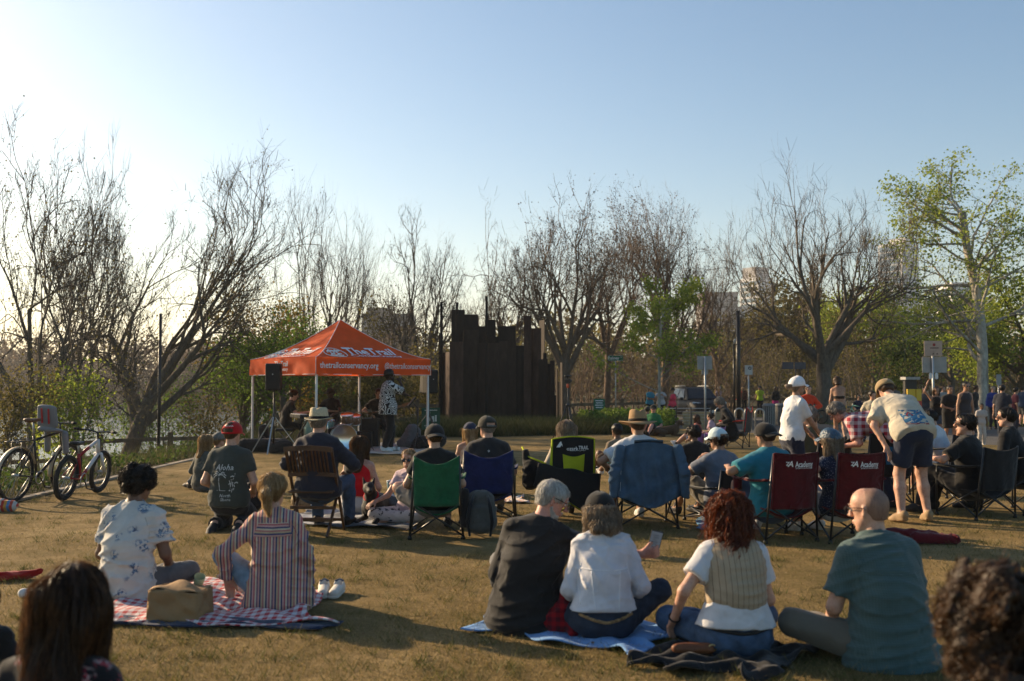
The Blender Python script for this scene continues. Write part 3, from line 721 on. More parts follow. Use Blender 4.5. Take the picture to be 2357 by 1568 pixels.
m_.grid(lambda u, v: (-6.52+.12*v, 2+23*u, .03), 60, 2); m_.grid(lambda u, v: (-6.40, 2+23*u, .03-.06*v), 60, 2)
tag(m_.build('lawn_edging', conc), kind='structure')
# ------------------------------------------------------------------ grass blades and low plants
def blades(name, X, Y, Z, h, w, mt, seed, lean=0.5, attr=True, label=None, cat='grass'):
    r = np.random.RandomState(seed); n = len(X); a = r.uniform(0, 2*pi, n); b = r.uniform(0, 2*pi, n); hh = h*r.uniform(.5, 1.3, n); ww = w*r.uniform(.6, 1.4, n)
    P = np.stack([X, Y, Z], 1); sd = np.stack([np.cos(a), np.sin(a), 0*a], 1)*ww[:, None]/2; tp = np.stack([np.cos(b)*lean*hh, np.sin(b)*lean*hh, hh], 1)
    V = np.stack([P-sd, P+sd, P+tp], 1).reshape(-1, 3); F = np.arange(3*n).reshape(-1, 3)
    return tag(mesh_np(name, V, F, mt, None, False), label, cat, kind='stuff')
def veg_mat(name, cols, trans=.35, rough=.7, vs=3.0):
    if name in MATS: return MATS[name]
    m, nt, b = new_mat(name); g = N(nt, 'NewGeometry'); v = coords(nt)
    n = noise(nt, v, vs, 3); x = mth(nt, 'ADD', mth(nt, 'MULTIPLY', g.outputs['Random Per Island'], .55), mth(nt, 'MULTIPLY', n, .45))
    c = ramp(nt, x, [(.2+.6*i/(len(cols)-1), k) for i, k in enumerate(cols)])
    L(nt, c, b.inputs['Base Color']); b.inputs['Roughness'].default_value = rough; b.inputs['Specular IOR Level'].default_value = .2
    t = N(nt, 'BsdfTranslucent'); L(nt, c, t.inputs[0]); ms = N(nt, 'MixShader'); ms.inputs[0].default_value = trans
    L(nt, b.outputs[0], ms.inputs[1]); L(nt, t.outputs[0], ms.inputs[2]); L(nt, ms.outputs[0], nt.nodes['Material Output'].inputs[0]); MATS[name] = m; return m
_r = np.random.RandomState(5)
def near_pts(n, y0, y1, pw=2.2):
    Y = y0*(y1/y0)**(_r.uniform(0, 1, n)**(1/1.0)); X = _r.uniform(-.62, .62, n)*(Y+1.0); k = (lawn_mask(X, Y) > .5) & (np.sin(X*1.7+1.3*np.sin(Y*1.1))+np.sin(Y*2.3+1.7*np.sin(X*.9+2))+np.sin(X*4.1-Y*3.2)*.6+_r.uniform(-1.2, 1.2, n) > -1.15)
    return X[k], Y[k], gh(X, Y)[k]
blades('lawn_grass', *near_pts(210000, 3.0, 15), .026, .0042, veg_mat('dry_grass', [(.085, .09, .02), (.17, .13, .045), (.28, .195, .08), (.40, .30, .14)], .35), 1, .8, label='short dry tan and olive grass across the lawn')
_t = near_pts(2600, 3.0, 22); _k = np.random.RandomState(8)
V_, F_ = None, None
_cx = [np.repeat(c, 16) for c in _t]; blades('grass_tufts', _cx[0]+_k.normal(0, .035, len(_cx[0])), _cx[1]+_k.normal(0, .035, len(_cx[0])), _cx[2], .055, .0055, veg_mat('tuft_grass', [(.05, .065, .014), (.11, .11, .03), (.20, .16, .06)], .35), 3, .9, label='taller tufts of green and straw grass scattered over the lawn')
def litter():
    X, Y, Z = near_pts(1500, 3.0, 24); r = np.random.RandomState(4); C = np.stack([X, Y, Z+.022], 1); n = len(C); a = r.uniform(0, 6.3, n); s = .022*r.uniform(.6, 1.5, n)[:, None]
    d = np.stack([np.cos(a), np.sin(a), r.uniform(-.2, .5, n)], 1); x = np.stack([-np.sin(a), np.cos(a), r.uniform(-.3, .3, n)], 1)
    V = np.stack([C, C+d*s*.5+x*s*.4, C+d*s, C+d*s*.5-x*s*.4], 1).reshape(-1, 3)
    tag(mesh_np('leaf_litter', V, np.arange(4*n).reshape(-1, 4), veg_mat('dry_leaf', [(.10, .055, .025), (.20, .12, .05), (.34, .25, .13)], .2), None, False), 'small dry fallen leaves scattered over the lawn', 'leaf litter', kind='stuff')
litter()
# ------------------------------------------------------------------ trees
def grow(seed, H, r0, lean, levels, wig=0.10):
    """branch levels as arrays of paths: [(P (n,m,3), R (n,m), sides)]"""
    r = np.random.RandomState(seed); out = []
    st = np.zeros((1, 3)); dr = A([nrm(lean)]); ln = A([H]); ra = A([r0])
    for li, lv in enumerate(levels):
        m = lv['pts']; n = len(st); P = np.zeros((n, m, 3)); P[:, 0] = st; d = dr.copy(); DD = np.zeros((n, m, 3)); DD[:, 0] = d
        for i in range(1, m):
            d = d+r.normal(0, lv.get('wig', wig), (n, 3))+A([0, 0, lv.get('up', .04)])
            if lv.get('out'): 
                o = P[:, i-1]*A([1, 1, 0]); d = d+lv['out']*o/(np.linalg.norm(o, axis=1)[:, None]+.3)
            d /= np.linalg.norm(d, axis=1)[:, None]; P[:, i] = P[:, i-1]+d*(ln/(m-1))[:, None]; DD[:, i] = d
        t = np.linspace(0, 1, m); Rr = ra[:, None]*(1-t*(1-lv.get('taper', .35)))[None, :]
        if li == 0: Rr[:, 0] *= 1.35
        out.append((P, Rr, lv['sides']))
        if li+1 == len(levels): break
        nx = levels[li+1]; c = nx['n']; par = np.repeat(np.arange(n), c); k = len(par)
        tt = np.tile((np.arange(c)+.5)/c, n)*(1-nx.get('t0', .3))+nx.get('t0', .3)+r.uniform(-.5, .5, k)/c*(1-nx.get('t0', .3)); tt = np.clip(tt, 0.02, .999)
        if nx.get('tip', True): tt[::c] = .999
        g = tt*(m-1); i0 = np.minimum(g.astype(int), m-2); fr = (g-i0)[:, None]
        st = P[par, i0]*(1-fr)+P[par, i0+1]*fr; pd = DD[par, i0+1]
        ang = rad(nx['ang'])*r.uniform(.55, 1.35, k); az = np.repeat(r.uniform(0, 2*pi, n), c)+np.tile(np.arange(c)*2.4, n)+r.normal(0, .35, k)
        x = np.cross(pd, A([0, 0, 1.0])+r.normal(0, .2, (k, 3))); x /= np.linalg.norm(x, axis=1)[:, None]+1e-9; y = np.cross(pd, x)
        dr = pd*np.cos(ang)[:, None]+(x*np.cos(az)[:, None]+y*np.sin(az)[:, None])*np.sin(ang)[:, None]
        dr[:, 2] += nx.get('lift', .0); dr /= np.linalg.norm(dr, axis=1)[:, None]
        rp = Rr[par, i0]*(1-fr[:, 0])+Rr[par, i0+1]*fr[:, 0]
        ln = ln[par]*nx['len']*r.uniform(.7, 1.25, k)*(1-.35*tt*nx.get('short', 1)); ra = np.minimum(rp*.85, rp*nx.get('rad', .6)*r.uniform(.8, 1.15, k)); ra = np.maximum(ra, nx.get('rmin', .004))
    return out
def tubes_np(levels):
    V, F, n0 = [], [], 0
    for P, R, s in levels:
        n, m, _ = P.shape; T = np.gradient(P, axis=1) if m > 2 else np.repeat(P[:, 1:]-P[:, :1], 2, 1)
        T /= np.linalg.norm(T, axis=2)[:, :, None]+1e-9
        ref = np.where(np.abs(T[:, :1, 2:3]) < .9, A([[[0, 0, 1.0]]]), A([[[1.0, 0, 0]]])); x = np.cross(ref, T); x /= np.linalg.norm(x, axis=2)[:, :, None]+1e-9; y = np.cross(T, x)
        if s == 1:                              # the thinnest twigs: flat ribbons
            W = np.stack([P-x*R[:, :, None], P+x*R[:, :, None]], 2); V.append(W.reshape(-1, 3)); i = (np.arange(n)[:, None]*m+np.arange(m-1)[None, :]).ravel()*2
            F.append(np.stack([i, i+1, i+3, i+2], 1)+n0); n0 += n*m*2; continue
        a = 2*pi*np.arange(s)/s
        W = P[:, :, None]+R[:, :, None, None]*(np.cos(a)[None, None, :, None]*x[:, :, None]+np.sin(a)[None, None, :, None]*y[:, :, None])
        V.append(W.reshape(-1, 3)); i = (np.arange(n)[:, None, None]*m*s+np.arange(m-1)[None, :, None]*s); k = np.arange(s)[None, None, :]; k2 = (k+1) % s
        F.append(np.stack([i+k, i+k2, i+s+k2, i+s+k], 3).reshape(-1, 4)+n0); n0 += n*m*s
    return np.concatenate(V), np.concatenate(F)
def leaves_np(C, size, seed, cup=.35):
    """small folded leaf pairs at points C"""
    r = np.random.RandomState(seed); n = len(C); d = r.normal(0, 1, (n, 3)); d[:, 2] -= .3; d /= np.linalg.norm(d, axis=1)[:, None]
    x = np.cross(d, r.normal(0, 1, (n, 3))); x /= np.linalg.norm(x, axis=1)[:, None]; s = size*r.uniform(.6, 1.4, n)[:, None]
    V = np.stack([C, C+d*s*.5+x*s*.38, C+d*s, C+d*s*.5-x*s*.38+np.cross(d, x)*s*cup], 1).reshape(-1, 3)
    return V, np.arange(4*n).reshape(-1, 4)
def bark(name, col, spot=None):
    if name in MATS: return MATS[name]
    m, nt, b = new_mat(name); v = coords(nt, 'Object', (1, 1, .35)); n = noise(nt, v, 9, 5, .7); n2 = noise(nt, v, 1.3, 3)
    c = ramp(nt, n, [(.3, [k*.5 for k in col]), (.6, col), (.8, [min(1, k*1.35) for k in col])])
    if spot: c = mixc(nt, ramp(nt, n2, [(.5, 0.), (.58, 1.)]), c, spot)
    L(nt, c, b.inputs['Base Color']); b.inputs['Roughness'].default_value = .95; b.inputs['Specular IOR Level'].default_value = .1
    bp = N(nt, 'Bump'); bp.inputs['Strength'].default_value = .8; bp.inputs['Distance'].default_value = .05; L(nt, n, bp.inputs['Height']); L(nt, bp.outputs[0], b.inputs['Normal']); MATS[name] = m; return m
BARK = bark('bark_grey_brown', (.14, .115, .09)); BARK2 = bark('bark_warm_brown', (.18, .13, .095)); SYC = bark('bark_pale_sycamore', (.46, .42, .35), (.22, .19, .15))
LEAF = dict(fresh=veg_mat('leaf_fresh', [(.06, .11, .016), (.11, .18, .028), (.18, .25, .05)], .5), young=veg_mat('leaf_young', [(.15, .20, .024), (.26, .32, .042), (.38, .41, .075)], .5), green=veg_mat('leaf_green', [(.035, .065, .014), (.07, .11, .02), (.12, .16, .03)], .4),
            olive=veg_mat('leaf_olive', [(.07, .065, .018), (.13, .11, .03), (.20, .16, .045)], .45), dark=veg_mat('leaf_dark', [(.015, .03, .009), (.03, .05, .014), (.05, .07, .02)], .3),
            gold=veg_mat('leaf_gold', [(.14, .10, .02), (.22, .15, .03), (.30, .20, .05)], .45), brown=veg_mat('leaf_brown', [(.06, .04, .025), (.10, .065, .04), (.14, .09, .05)], .3))
def lv(n, L_, ang, pts=5, sides=4, **k): return dict(n=n, len=L_, ang=ang, pts=pts, sides=sides, **k)
def tree(name, label, base, H, seed, r0, levels, lean=(0, 0, 1), bk=None, leaf=None, cat='tree', group=None, nleaf=0, lsize=.1, lspread=.12, lz=0, fork=.35, rz=0, split=2, box=None, dome=0):
    root = empty(name, base, rz, label, cat, group)
    lev = grow(seed, H*fork, r0, lean, [dict(pts=7, sides=12, wig=.05, up=.03, taper=.62)]+levels)
    if box:                                     # crown limits measured on the photo: left x, right x, top y
        x0, x1, yt = box; Y = base[1]; allP = np.concatenate([p[0].reshape(-1, 3) for p in lev[1:]])
        wl, wr, H = base[0]-atX(x0, Y), atX(x1, Y)-base[0], at(0, yt, Y)[2]-base[2]
        pl, pr, pz, py = -np.percentile(allP[:, 0], 4.5), np.percentile(allP[:, 0], 95.5), np.percentile(allP[:, 2], 98.6), np.percentile(np.abs(allP[:, 1]), 95)
        wl = max(wl, .3); wr = max(wr, .3)
        fx, fz = (1.04, 1.0) if dome else (1, 1); sx_ = (wl+wr)/max(pl+pr, .1)
        for p in lev:
            q = p[0]; q[..., 2] *= H/pz; q[..., 0] = q[..., 0]*sx_+(wr-sx_*pr)*np.clip(q[..., 2]/H/.7, 0, 1.15)**1.3; q[..., 1] *= (wl+wr)/2/py*.9
            if dome:                                # twigs end on a rounded crown
                zc = H*dome; mx = (wr-wl)/2; q[..., 0] -= mx; q[..., 2] = np.where(q[..., 2] > zc, zc+(q[..., 2]-zc)*fz, q[..., 2])
                ex = (wl+wr)/2*1.04; ez = np.where(q[..., 2] > zc, H-zc, zc*.95); ew = (wl+wr)/2
                rho = np.sqrt((q[..., 0]/ex)**2+(q[..., 1]/ew)**2+((q[..., 2]-zc)/ez)**2)+1e-6
                lim = np.where(rho > .85, .85+.22*np.tanh((rho-.85)/.26), rho); q *= 1; c = lim/rho
                q[..., 0] *= np.where(q[..., 2] > .2*H, c, 1); q[..., 1] *= np.where(q[..., 2] > .2*H, c, 1); q[..., 2] = np.where(q[..., 2] > zc, zc+(q[..., 2]-zc)*c, q[..., 2]); q[..., 0] += mx
    bk = bk or BARK
    V, F = tubes_np(lev[:split]); mesh_np('trunk', V, F, bk, root)
    V, F = tubes_np(lev[split:]); cr = mesh_np('crown', V, F, bk, root)
    if leaf:
        r = np.random.RandomState(seed+9); P = np.concatenate([lev[-1][0].reshape(-1, 3), lev[-2][0].reshape(-1, 3)]) if len(lev) > 2 else lev[-1][0].reshape(-1, 3)
        P = P[P[:, 2] > lz]; C = P[r.randint(0, len(P), nleaf)]+r.normal(0, lspread, (nleaf, 3)); V, F = leaves_np(C, lsize, seed+2); mesh_np('foliage', V, F, LEAF[leaf], cr, False)
    return root
def base_at(x, Y): X = atX(x, Y); return (X, Y, float(gh(X, Y))-.08)
def BARE(n1=6, a1=42, l1=1.2, n2=3, n3=3, n4=3, n5=3, wig=.14, up=.025):        # limbs that keep forking into a rounded crown of fine twigs
    w = wig*.75; k = dict(short=.15)
    return [lv(n1, l1*.82, a1, 8, 8, t0=.6, wig=w*.6, up=up, rad=.68, taper=.55, **k), lv(4, .66, 36, 7, 6, t0=.40, wig=w, up=up, rad=.66, taper=.55, **k), lv(4, .68, 38, 6, 4, t0=.40, wig=w, up=up*.6, rad=.60, taper=.55, rmin=.022, **k),
            lv(3, .72, 38, 5, 3, t0=.35, wig=w*1.1, up=up*.4, rad=.62, taper=.6, rmin=.015, **k), lv(4, .70, 42, 4, 1, t0=.25, wig=w*1.2, up=up*.3, rad=.7, rmin=.0115, taper=.7, **k), lv(5, .70, 44, 3, 1, t0=.15, wig=w*1.4, up=.01, rad=.8, rmin=.009, taper=.6, **k)]
GB = 'bare trees along the river bank'
tree('bank_tree', 'forked bare tree with yellow-green buds at the far left, behind the bicycles', base_at(80, 29), 8.4, 3, .22, BARE(6, 50, 1.5, 7, 6, 6, 2), (.12, 0, 1), leaf='olive', nleaf=3200, lsize=.06, lspread=.14, lz=3.0, fork=.33, group=GB, box=(-130, 300, 385))
tree('bank_tree', 'large spreading tree leaning right, between the bicycles and the orange tent', base_at(262, 33), 10.6, 15, .34, BARE(7, 52, 1.3, 8, 6, 6, 3, .12), (.20, 0, 1), leaf='olive', nleaf=2200, lsize=.055, lspread=.1, lz=5.5, fork=.40, group=GB, box=(190, 640, 365))
tree('bank_tree', 'slim bare tree with budding crown behind the large leaning tree at left', base_at(170, 44), 12.5, 8, .2, BARE(4, 30, 1.1), fork=.5, group=GB, box=(90, 290, 400))
tree('bank_tree', 'tall bare tree rising behind the peak of the orange tent', base_at(745, 56), 13.6, 21, .30, BARE(9, 44, 1.5, 8, 6, 6, 3, .11), fork=.36, group=GB, box=(636, 862, 470))
tree('bank_tree', 'bare tree with crooked limbs between the tent peak and the steel wall', base_at(968, 50), 10.6, 5, .26, BARE(8, 52, 1.4, 8, 6, 6, 3, .2), fork=.38, group=GB, box=(860, 1075, 512))
tree('bank_tree', 'low tangled bare tree directly above the steel wall', base_at(1160, 54), 10.0, 29, .24, BARE(8, 58, 1.2, 8, 6, 6, 3, .2), fork=.4, bk=BARK2, group=GB, box=(1075, 1240, 545))
tree('bank_tree', 'broad dome-shaped bare tree just right of the steel wall', base_at(1300, 48), 11.0, 33, .30, BARE(9, 52, 1.35, 8, 6, 6, 3, .13), fork=.42, bk=BARK2, leaf='brown', nleaf=2500, lsize=.07, lz=6, group=GB, box=(1160, 1450, 490))
tree('bank_tree', 'thin tall bare tree behind the dome-shaped one, right of the steel wall', base_at(1395, 60), 13.6, 41, .24, BARE(8, 42, 1.2, 7, 6, 6, 3, .12), fork=.45, bk=BARK2, leaf='brown', nleaf=3000, lsize=.09, lz=8, group=GB, box=(1320, 1500, 470))
tree('bank_tree', 'tall twiggy bare tree above the young yellow-green tree', base_at(1530, 57), 13.2, 52, .30, BARE(9, 46, 1.35, 8, 6, 6, 3, .13), fork=.38, bk=BARK2, leaf='brown', nleaf=2500, lsize=.08, lz=8, group=GB, box=(1430, 1650, 470))
tree('bank_tree', 'smaller brown bare tree left of the black lamp post', base_at(1650, 64), 10.5, 61, .22, BARE(8, 50, 1.3, 8, 6, 6, 3, .16), fork=.36, bk=BARK2, group=GB, box=(1570, 1730, 560))
tree('pecan_tree', 'big dark bare tree with wide forked limbs right of the black lamp post', base_at(1905, 46), 11.9, 79, .46, BARE(9, 50, 1.5, 8, 6, 6, 3, .13), fork=.30, group='trees by the street', box=(1690, 2095, 455))
tree('sycamore_tree', 'tall white-barked sycamore with yellow-green leaves at the right edge', base_at(2262, 47), 13.8, 88, .27, [lv(22, .42, 62, 7, 6, t0=.24, wig=.14, up=.05, rad=.42, rmin=.02), lv(8, .5, 45, 6, 4, t0=.15, wig=.2, up=-.01, rmin=.012), lv(7, .5, 45, 4, 3, t0=.1, wig=.25, up=-.04, rmin=.008), lv(3, .6, 45, 3, 1, t0=.1, rmin=.007)], (-.03, 0, 1), fork=1.0, bk=SYC, leaf='young', nleaf=9000, lsize=.13, lspread=.16, lz=2.6, group='trees by the street', box=(2070, 2450, 352), dome=0)
tree('young_sycamore', 'slender young tree with bright yellow-green leaves behind the parked car', base_at(1515, 45), 6.9, 93, .075, [lv(20, .38, 62, 6, 5, t0=.22, wig=.1, up=.06, rad=.4, rmin=.012), lv(6, .45, 42, 5, 3, t0=.2, rmin=.006), lv(4, .5, 42, 4, 3, t0=.2, rmin=.004)], fork=1.0, bk=SYC, leaf='young', nleaf=6500, lsize=.12, lspread=.12, lz=1.6, group='trees by the street', box=(1425, 1625, 645), dome=0)
def BUSHY(n1=9, a1=40, l1=1.1, n2=7, n3=6): return [lv(n1, l1, a1, 6, 6, t0=.2, wig=.16, up=.06, rad=.55), lv(n2, .55, 42, 5, 4, t0=.2, wig=.2, rmin=.012), lv(n3, .55, 45, 4, 3, t0=.1, wig=.2, rmin=.006)]
GL = 'leafy trees and bushes around the lawn'
def bushy(label, x, Y, H, seed, leaf, n, size, a1=40, fork=.42, spread=.25, name='leafy_tree', r0=.13, lz=.3, n1=9, box=None): return tree(name, label, base_at(x, Y), H, seed, r0, BUSHY(n1, a1), leaf=leaf, nleaf=n, lsize=size, lspread=spread, lz=lz, fork=fork, group=GL, box=box)
bushy('golden olive tree catching the sun above the left corner of the tent', 575, 40, 6.6, 101, 'gold', 6500, .10, 46, box=(470, 720, 640))
bushy('fresh green leafy tree behind the left side of the tent', 640, 34, 4.6, 102, 'fresh', 6500, .09, 48, lz=.2, box=(520, 730, 735))
bushy('bushy green tree behind the left tent leg', 560, 37, 3.8, 103, 'fresh', 5500, .09, 52, lz=.1, box=(490, 640, 790))
bushy('dark evergreen behind the orange tent roof', 700, 44, 6.0, 104, 'dark', 7500, .11, 40, box=(640, 770, 720))
bushy('yellow-green brush tree behind the drummer', 800, 40, 3.6, 105, 'olive', 7000, .09, 55, lz=.1, box=(720, 880, 850))
bushy('leafy brush tree behind the singer', 900, 42, 4.0, 106, 'olive', 7000, .09, 55, lz=.1, box=(820, 1010, 830))
bushy('thin-leaved tree above the right corner of the tent', 890, 52, 6.2, 107, 'olive', 4500, .11, 45, box=(800, 1000, 700))
bushy('bright green leafy tree at the right edge behind the sycamore', 2345, 52, 8.6, 108, 'young', 15000, .16, 50, r0=.3, spread=.35, box=(2240, 2500, 620))
bushy('deep green tree behind the sign cluster on the right', 2190, 62, 8.0, 109, 'green', 13000, .18, 50, r0=.25, spread=.4, box=(2060, 2320, 680))
bushy('yellow-green tree seen under the big bare tree', 1850, 80, 10.0, 110, 'olive', 10000, .22, 48, r0=.25, spread=.4, box=(1740, 1960, 650))
bushy('pale green tree between the big bare tree and the sycamore', 2010, 74, 9.2, 111, 'young', 10000, .20, 50, r0=.25, spread=.4, box=(1900, 2110, 680))
bushy('small yellow-green shrub behind the bicycles', 150, 27, 2.3, 112, 'young', 3500, .08, 50, name='shrub', r0=.05, lz=0, box=(95, 225, 865))
bushy('shrub with pale new leaves at the far left edge', 10, 24, 2.1, 113, 'olive', 3000, .07, 50, name='shrub', r0=.05, lz=0, box=(-60, 90, 850))
bushy('leafy shrub below the large leaning tree, behind the fence', 390, 38, 3.4, 114, 'fresh', 4000, .08, 55, name='shrub', r0=.07, lz=0, box=(300, 490, 860))
bushy('dark leafy shrub between the leaning tree and the tent', 470, 40, 3.8, 115, 'olive', 4000, .09, 55, name='shrub', r0=.07, lz=0, box=(400, 540, 840))
# ------------------------------------------------------------------ brushwood, planting beds, far woods (uncountable)
def thicket(name, pts, H, seed, mt, leafm, nl, lsize, label, stems=3):
    r = np.random.RandomState(seed); VS, FS, n0, tips = [], [], 0, []
    for i, (x, y) in enumerate(pts):
        h = H*r.uniform(.55, 1.15); lev = grow(seed*1000+i, h, .03*r.uniform(.6, 1.7), (r.normal(0, .35), r.normal(0, .3), 1), [dict(pts=6, sides=4, wig=.14, up=.02, taper=.35), lv(7, .5, 45, 5, 3, t0=.15, wig=.25, up=-.02, rmin=.010), lv(4, .55, 50, 4, 3, t0=.1, wig=.3, rmin=.006, up=-.03)])
        V, F = tubes_np(lev); V = V+A([x, y, float(gh(x, y))-.05]); VS.append(V); FS.append(F+n0); n0 += len(V); tips.append(lev[-1][0].reshape(-1, 3)+A([x, y, float(gh(x, y))]))
    tag(mesh_np(name, np.concatenate(VS), np.concatenate(FS), mt, None), label, 'brush', kind='stuff')
    if nl:
        T = np.concatenate(tips); C = T[r.randint(0, len(T), nl)]+r.normal(0, .2, (nl, 3)); V, F = leaves_np(C, lsize, seed); tag(mesh_np(name+'_leaves', V, F, leafm, None, False), label+', its small leaves', 'leaves', kind='stuff')
_r = np.random.RandomState(17)
def band(n, x0, x1, Y0, Y1):
    Y = _r.uniform(Y0, Y1, n); x = _r.uniform(x0, x1, n); return [(atX(a, b), b) for a, b in zip(x, Y)]
thicket('brushwood', band(95, 1240, 1720, 55, 68), 4.2, 3, BARK2, LEAF['brown'], 4500, .07, 'tangled brown brushwood behind the street sign and car')
thicket('woodland_edge', band(110, 1640, 2380, 60, 84), 6.2, 4, BARK, LEAF['olive'], 15000, .13, 'dense woodland edge behind the people on the right')
thicket('riverbank_brush', band(95, 600, 1240, 41, 52), 3.4, 5, BARK, LEAF['olive'], 15000, .11, 'olive riverbank brush behind the tent and steel wall')
thicket('riverbank_scrub', band(20, -40, 620, 36, 44), 1.8, 6, BARK, LEAF['olive'], 2200, .07, 'sparse riverbank scrub in front of the water')
def farwood(name, label, x0, x1, Y, hmin, hmax, n, seed, leafm, dY=25, per=190, sz=1.4):
    r = np.random.RandomState(seed); C = []
    for i in range(n):
        x = atX(x0+(x1-x0)*(i+r.uniform(0, 1))/n, Y); y = Y+r.uniform(0, dY); h = r.uniform(hmin, hmax); w = h*r.uniform(.35, .55); z0 = float(gh(x, y)) if name != 'far_bank_wood' else -2.4
        p = r.normal(0, 1, (per, 3)); p /= np.linalg.norm(p, axis=1)[:, None]; p *= r.uniform(.55, 1, (per, 1))**.6; C.append(p*A([w, w, h*.55])+A([x, y, z0+h*.52]))
    V, F = leaves_np(np.concatenate(C), sz, seed); tag(mesh_np(name, V, F, leafm, None, False), label, 'woods', kind='stuff')
farwood('far_bank_wood', 'hazy woods on the far bank of the river', -250, 1000, 215, 9, 17, 110, 7, LEAF['brown'], 40, 420, .75)
farwood('distant_wood', 'distant woods beyond the street', 1050, 2500, 118, 7, 11, 90, 8, LEAF['olive'], 30, 330, .55)
m_ = MB(); m_.grid(lambda u, v: (-420+640*u, 250+60*v, -3+(16+6*sin(u*9)+3*sin(u*23))*sin(min(1, v*1.3)*pi/2)*sin(pi*min(1, max(0, u*1.05)))**.4), 40, 8)
tag(m_.build('far_hill', veg_mat('hill_scrub', [(.05, .045, .025), (.07, .06, .03), (.09, .08, .04)], .05, .95, .2), smooth=True), kind='structure')
def bedpts(n, poly):
    poly = A(poly); lo, hi = poly.min(0), poly.max(0); P = _r.uniform(lo, hi, (n, 2)); k = np.zeros(n, bool); j = len(poly)-1
    for i in range(len(poly)):
        a, b = poly[i], poly[j]; c = ((a[1] > P[:, 1]) != (b[1] > P[:, 1])) & (P[:, 0] < (b[0]-a[0])*(P[:, 1]-a[1])/(b[1]-a[1]+1e-9)+a[0]); k ^= c; j = i
    return P[k]
def bed(name, poly, n, h, w, mt, seed, label, lean=.6, cat='plants'):
    P = bedpts(n, poly); blades(name, P[:, 0], P[:, 1], gh(P[:, 0], P[:, 1]), h, w, mt, seed, lean, label=label, cat=cat)
def leafbed(name, poly, n, h, size, mt, seed, label):
    P = bedpts(n, poly); r = np.random.RandomState(seed); hm = h*(.55+.45*np.sin(P[:, 0]*2.1+seed)*np.sin(P[:, 1]*1.7)); C = np.stack([P[:, 0], P[:, 1], gh(P[:, 0], P[:, 1])+np.abs(hm)*r.uniform(.1, 1, len(P))**.6], 1); V, F = leaves_np(C, size, seed); tag(mesh_np(name, V, F, mt, None, False), label, 'plants', kind='stuff')
bed('bed_grass', [(-3.4, 29.1), (0, 29.9), (3, 30.5), (4.4, 33), (3.6, 36), (-3, 35)], 26000, .5, .02, veg_mat('bed_blades', [(.03, .04, .012), (.06, .07, .02), (.11, .10, .04)], .3), 11, 'long dark grasses at the foot of the steel wall', .7)
leafbed('bed_plants', [(2.6, 31), (4.6, 32.5), (6.0, 36.5), (6, 42), (3, 42), (2.4, 36)], 20000, .75, .10, veg_mat('bed_leaf', [(.05, .09, .012), (.10, .16, .02), (.16, .22, .04)], .4), 12, 'bright green bedding plants right of the steel wall')
leafbed('bank_plants', [(-6.6, 9), (-6.6, 26), (-9, 31), (-13, 33), (-12, 9)], 20000, .34, .07, veg_mat('bank_leaf', [(.03, .06, .010), (.06, .10, .016), (.11, .15, .03)], .4), 13, 'low green plants on the bank left of the lawn edging')
bed('bank_grass', [(-6.6, 9), (-6.6, 26), (-5.2, 28), (-3.2, 30), (-6, 34), (-12, 33), (-12, 9)], 24000, .34, .014, veg_mat('bank_blades', [(.04, .05, .015), (.09, .09, .03), (.17, .14, .06)], .3), 14, 'straggling tall grass on the bank left of the lawn', .6)
bed('verge_grass', [(14, 44), (20.5, 44), (34, 35), (40, 40), (24, 60), (14, 58)], 30000, .14, .03, veg_mat('verge_blades', [(.07, .11, .02), (.11, .16, .03), (.18, .20, .06)], .35), 15, 'green grass verge beyond the path on the right', .7, 'grass')
# ------------------------------------------------------------------ steel plate shelter
def rust(name, col):
    m, nt, b = new_mat(name); v = coords(nt, 'Object', (1, 1, .3)); n = noise(nt, v, 5, 5, .7); n2 = noise(nt, v, 40, 3)
    c = ramp(nt, n, [(.3, [k*.55 for k in col]), (.55, col), (.75, [k*1.5 for k in col])]); L(nt, c, b.inputs['Base Color']); b.inputs['Roughness'].default_value = .75; b.inputs['Specular IOR Level'].default_value = .2
    bp = N(nt, 'Bump'); bp.inputs['Strength'].default_value = .3; bp.inputs['Distance'].default_value = .01; L(nt, n2, bp.inputs['Height']); L(nt, bp.outputs[0], b.inputs['Normal']); return m
RUST = [rust('weathered_steel', (.034, .023, .018)), rust('weathered_steel_red', (.060, .034, .025)), rust('weathered_steel_dark', (.020, .016, .014))]
Ys = 35.0; sh_ = empty('steel_plate_wall', (atX(1150, Ys), Ys, 0), 0, 'tall dark wall of upright rusted steel plates right of the orange tent', 'sculpture')
# plate: left x, right x, top y, depth offset left / right end
PL = [(1011, 1019, 770, -.2, .7, 0), (1018, 1037, 812, -.1, -.9, 1), (1035, 1066, 787, -1.0, -1.1, 1), (1039, 1070, 713, .5, .55, 2), (1068, 1101, 724, .6, .62, 2), (1098, 1122, 751, .64, .64, 2), (1066, 1102, 760, .15, .25, 0), (1116, 1141, 736, .75, .75, 2),
      (1140, 1148, 775, .6, .6, 2), (1146, 1187, 751, .55, .5, 2), (1100, 1150, 790, .2, .3, 0), (1148, 1188, 786, .3, .3, 0), (1184, 1212, 796, .38, .34, 2), (1208, 1232, 727, .2, .15, 1), (1229, 1263, 756, .30, .1, 1), (1258, 1275, 738, .9, .55, 0), (1255, 1284, 827, -.1, -.3, 0),
      (1270, 1281, 812, .25, .2, 2), (1282, 1293, 838, -.25, -.3, 2), (1293, 1306, 830, -.35, -.55, 0), (1311, 1316, 850, -.1, -.2, 0), (1314, 1324, 879, .0, -.15, 2), (1325, 1332, 835, .2, .0, 0), (1306, 1311, 910, -.6, -.85, 0)]
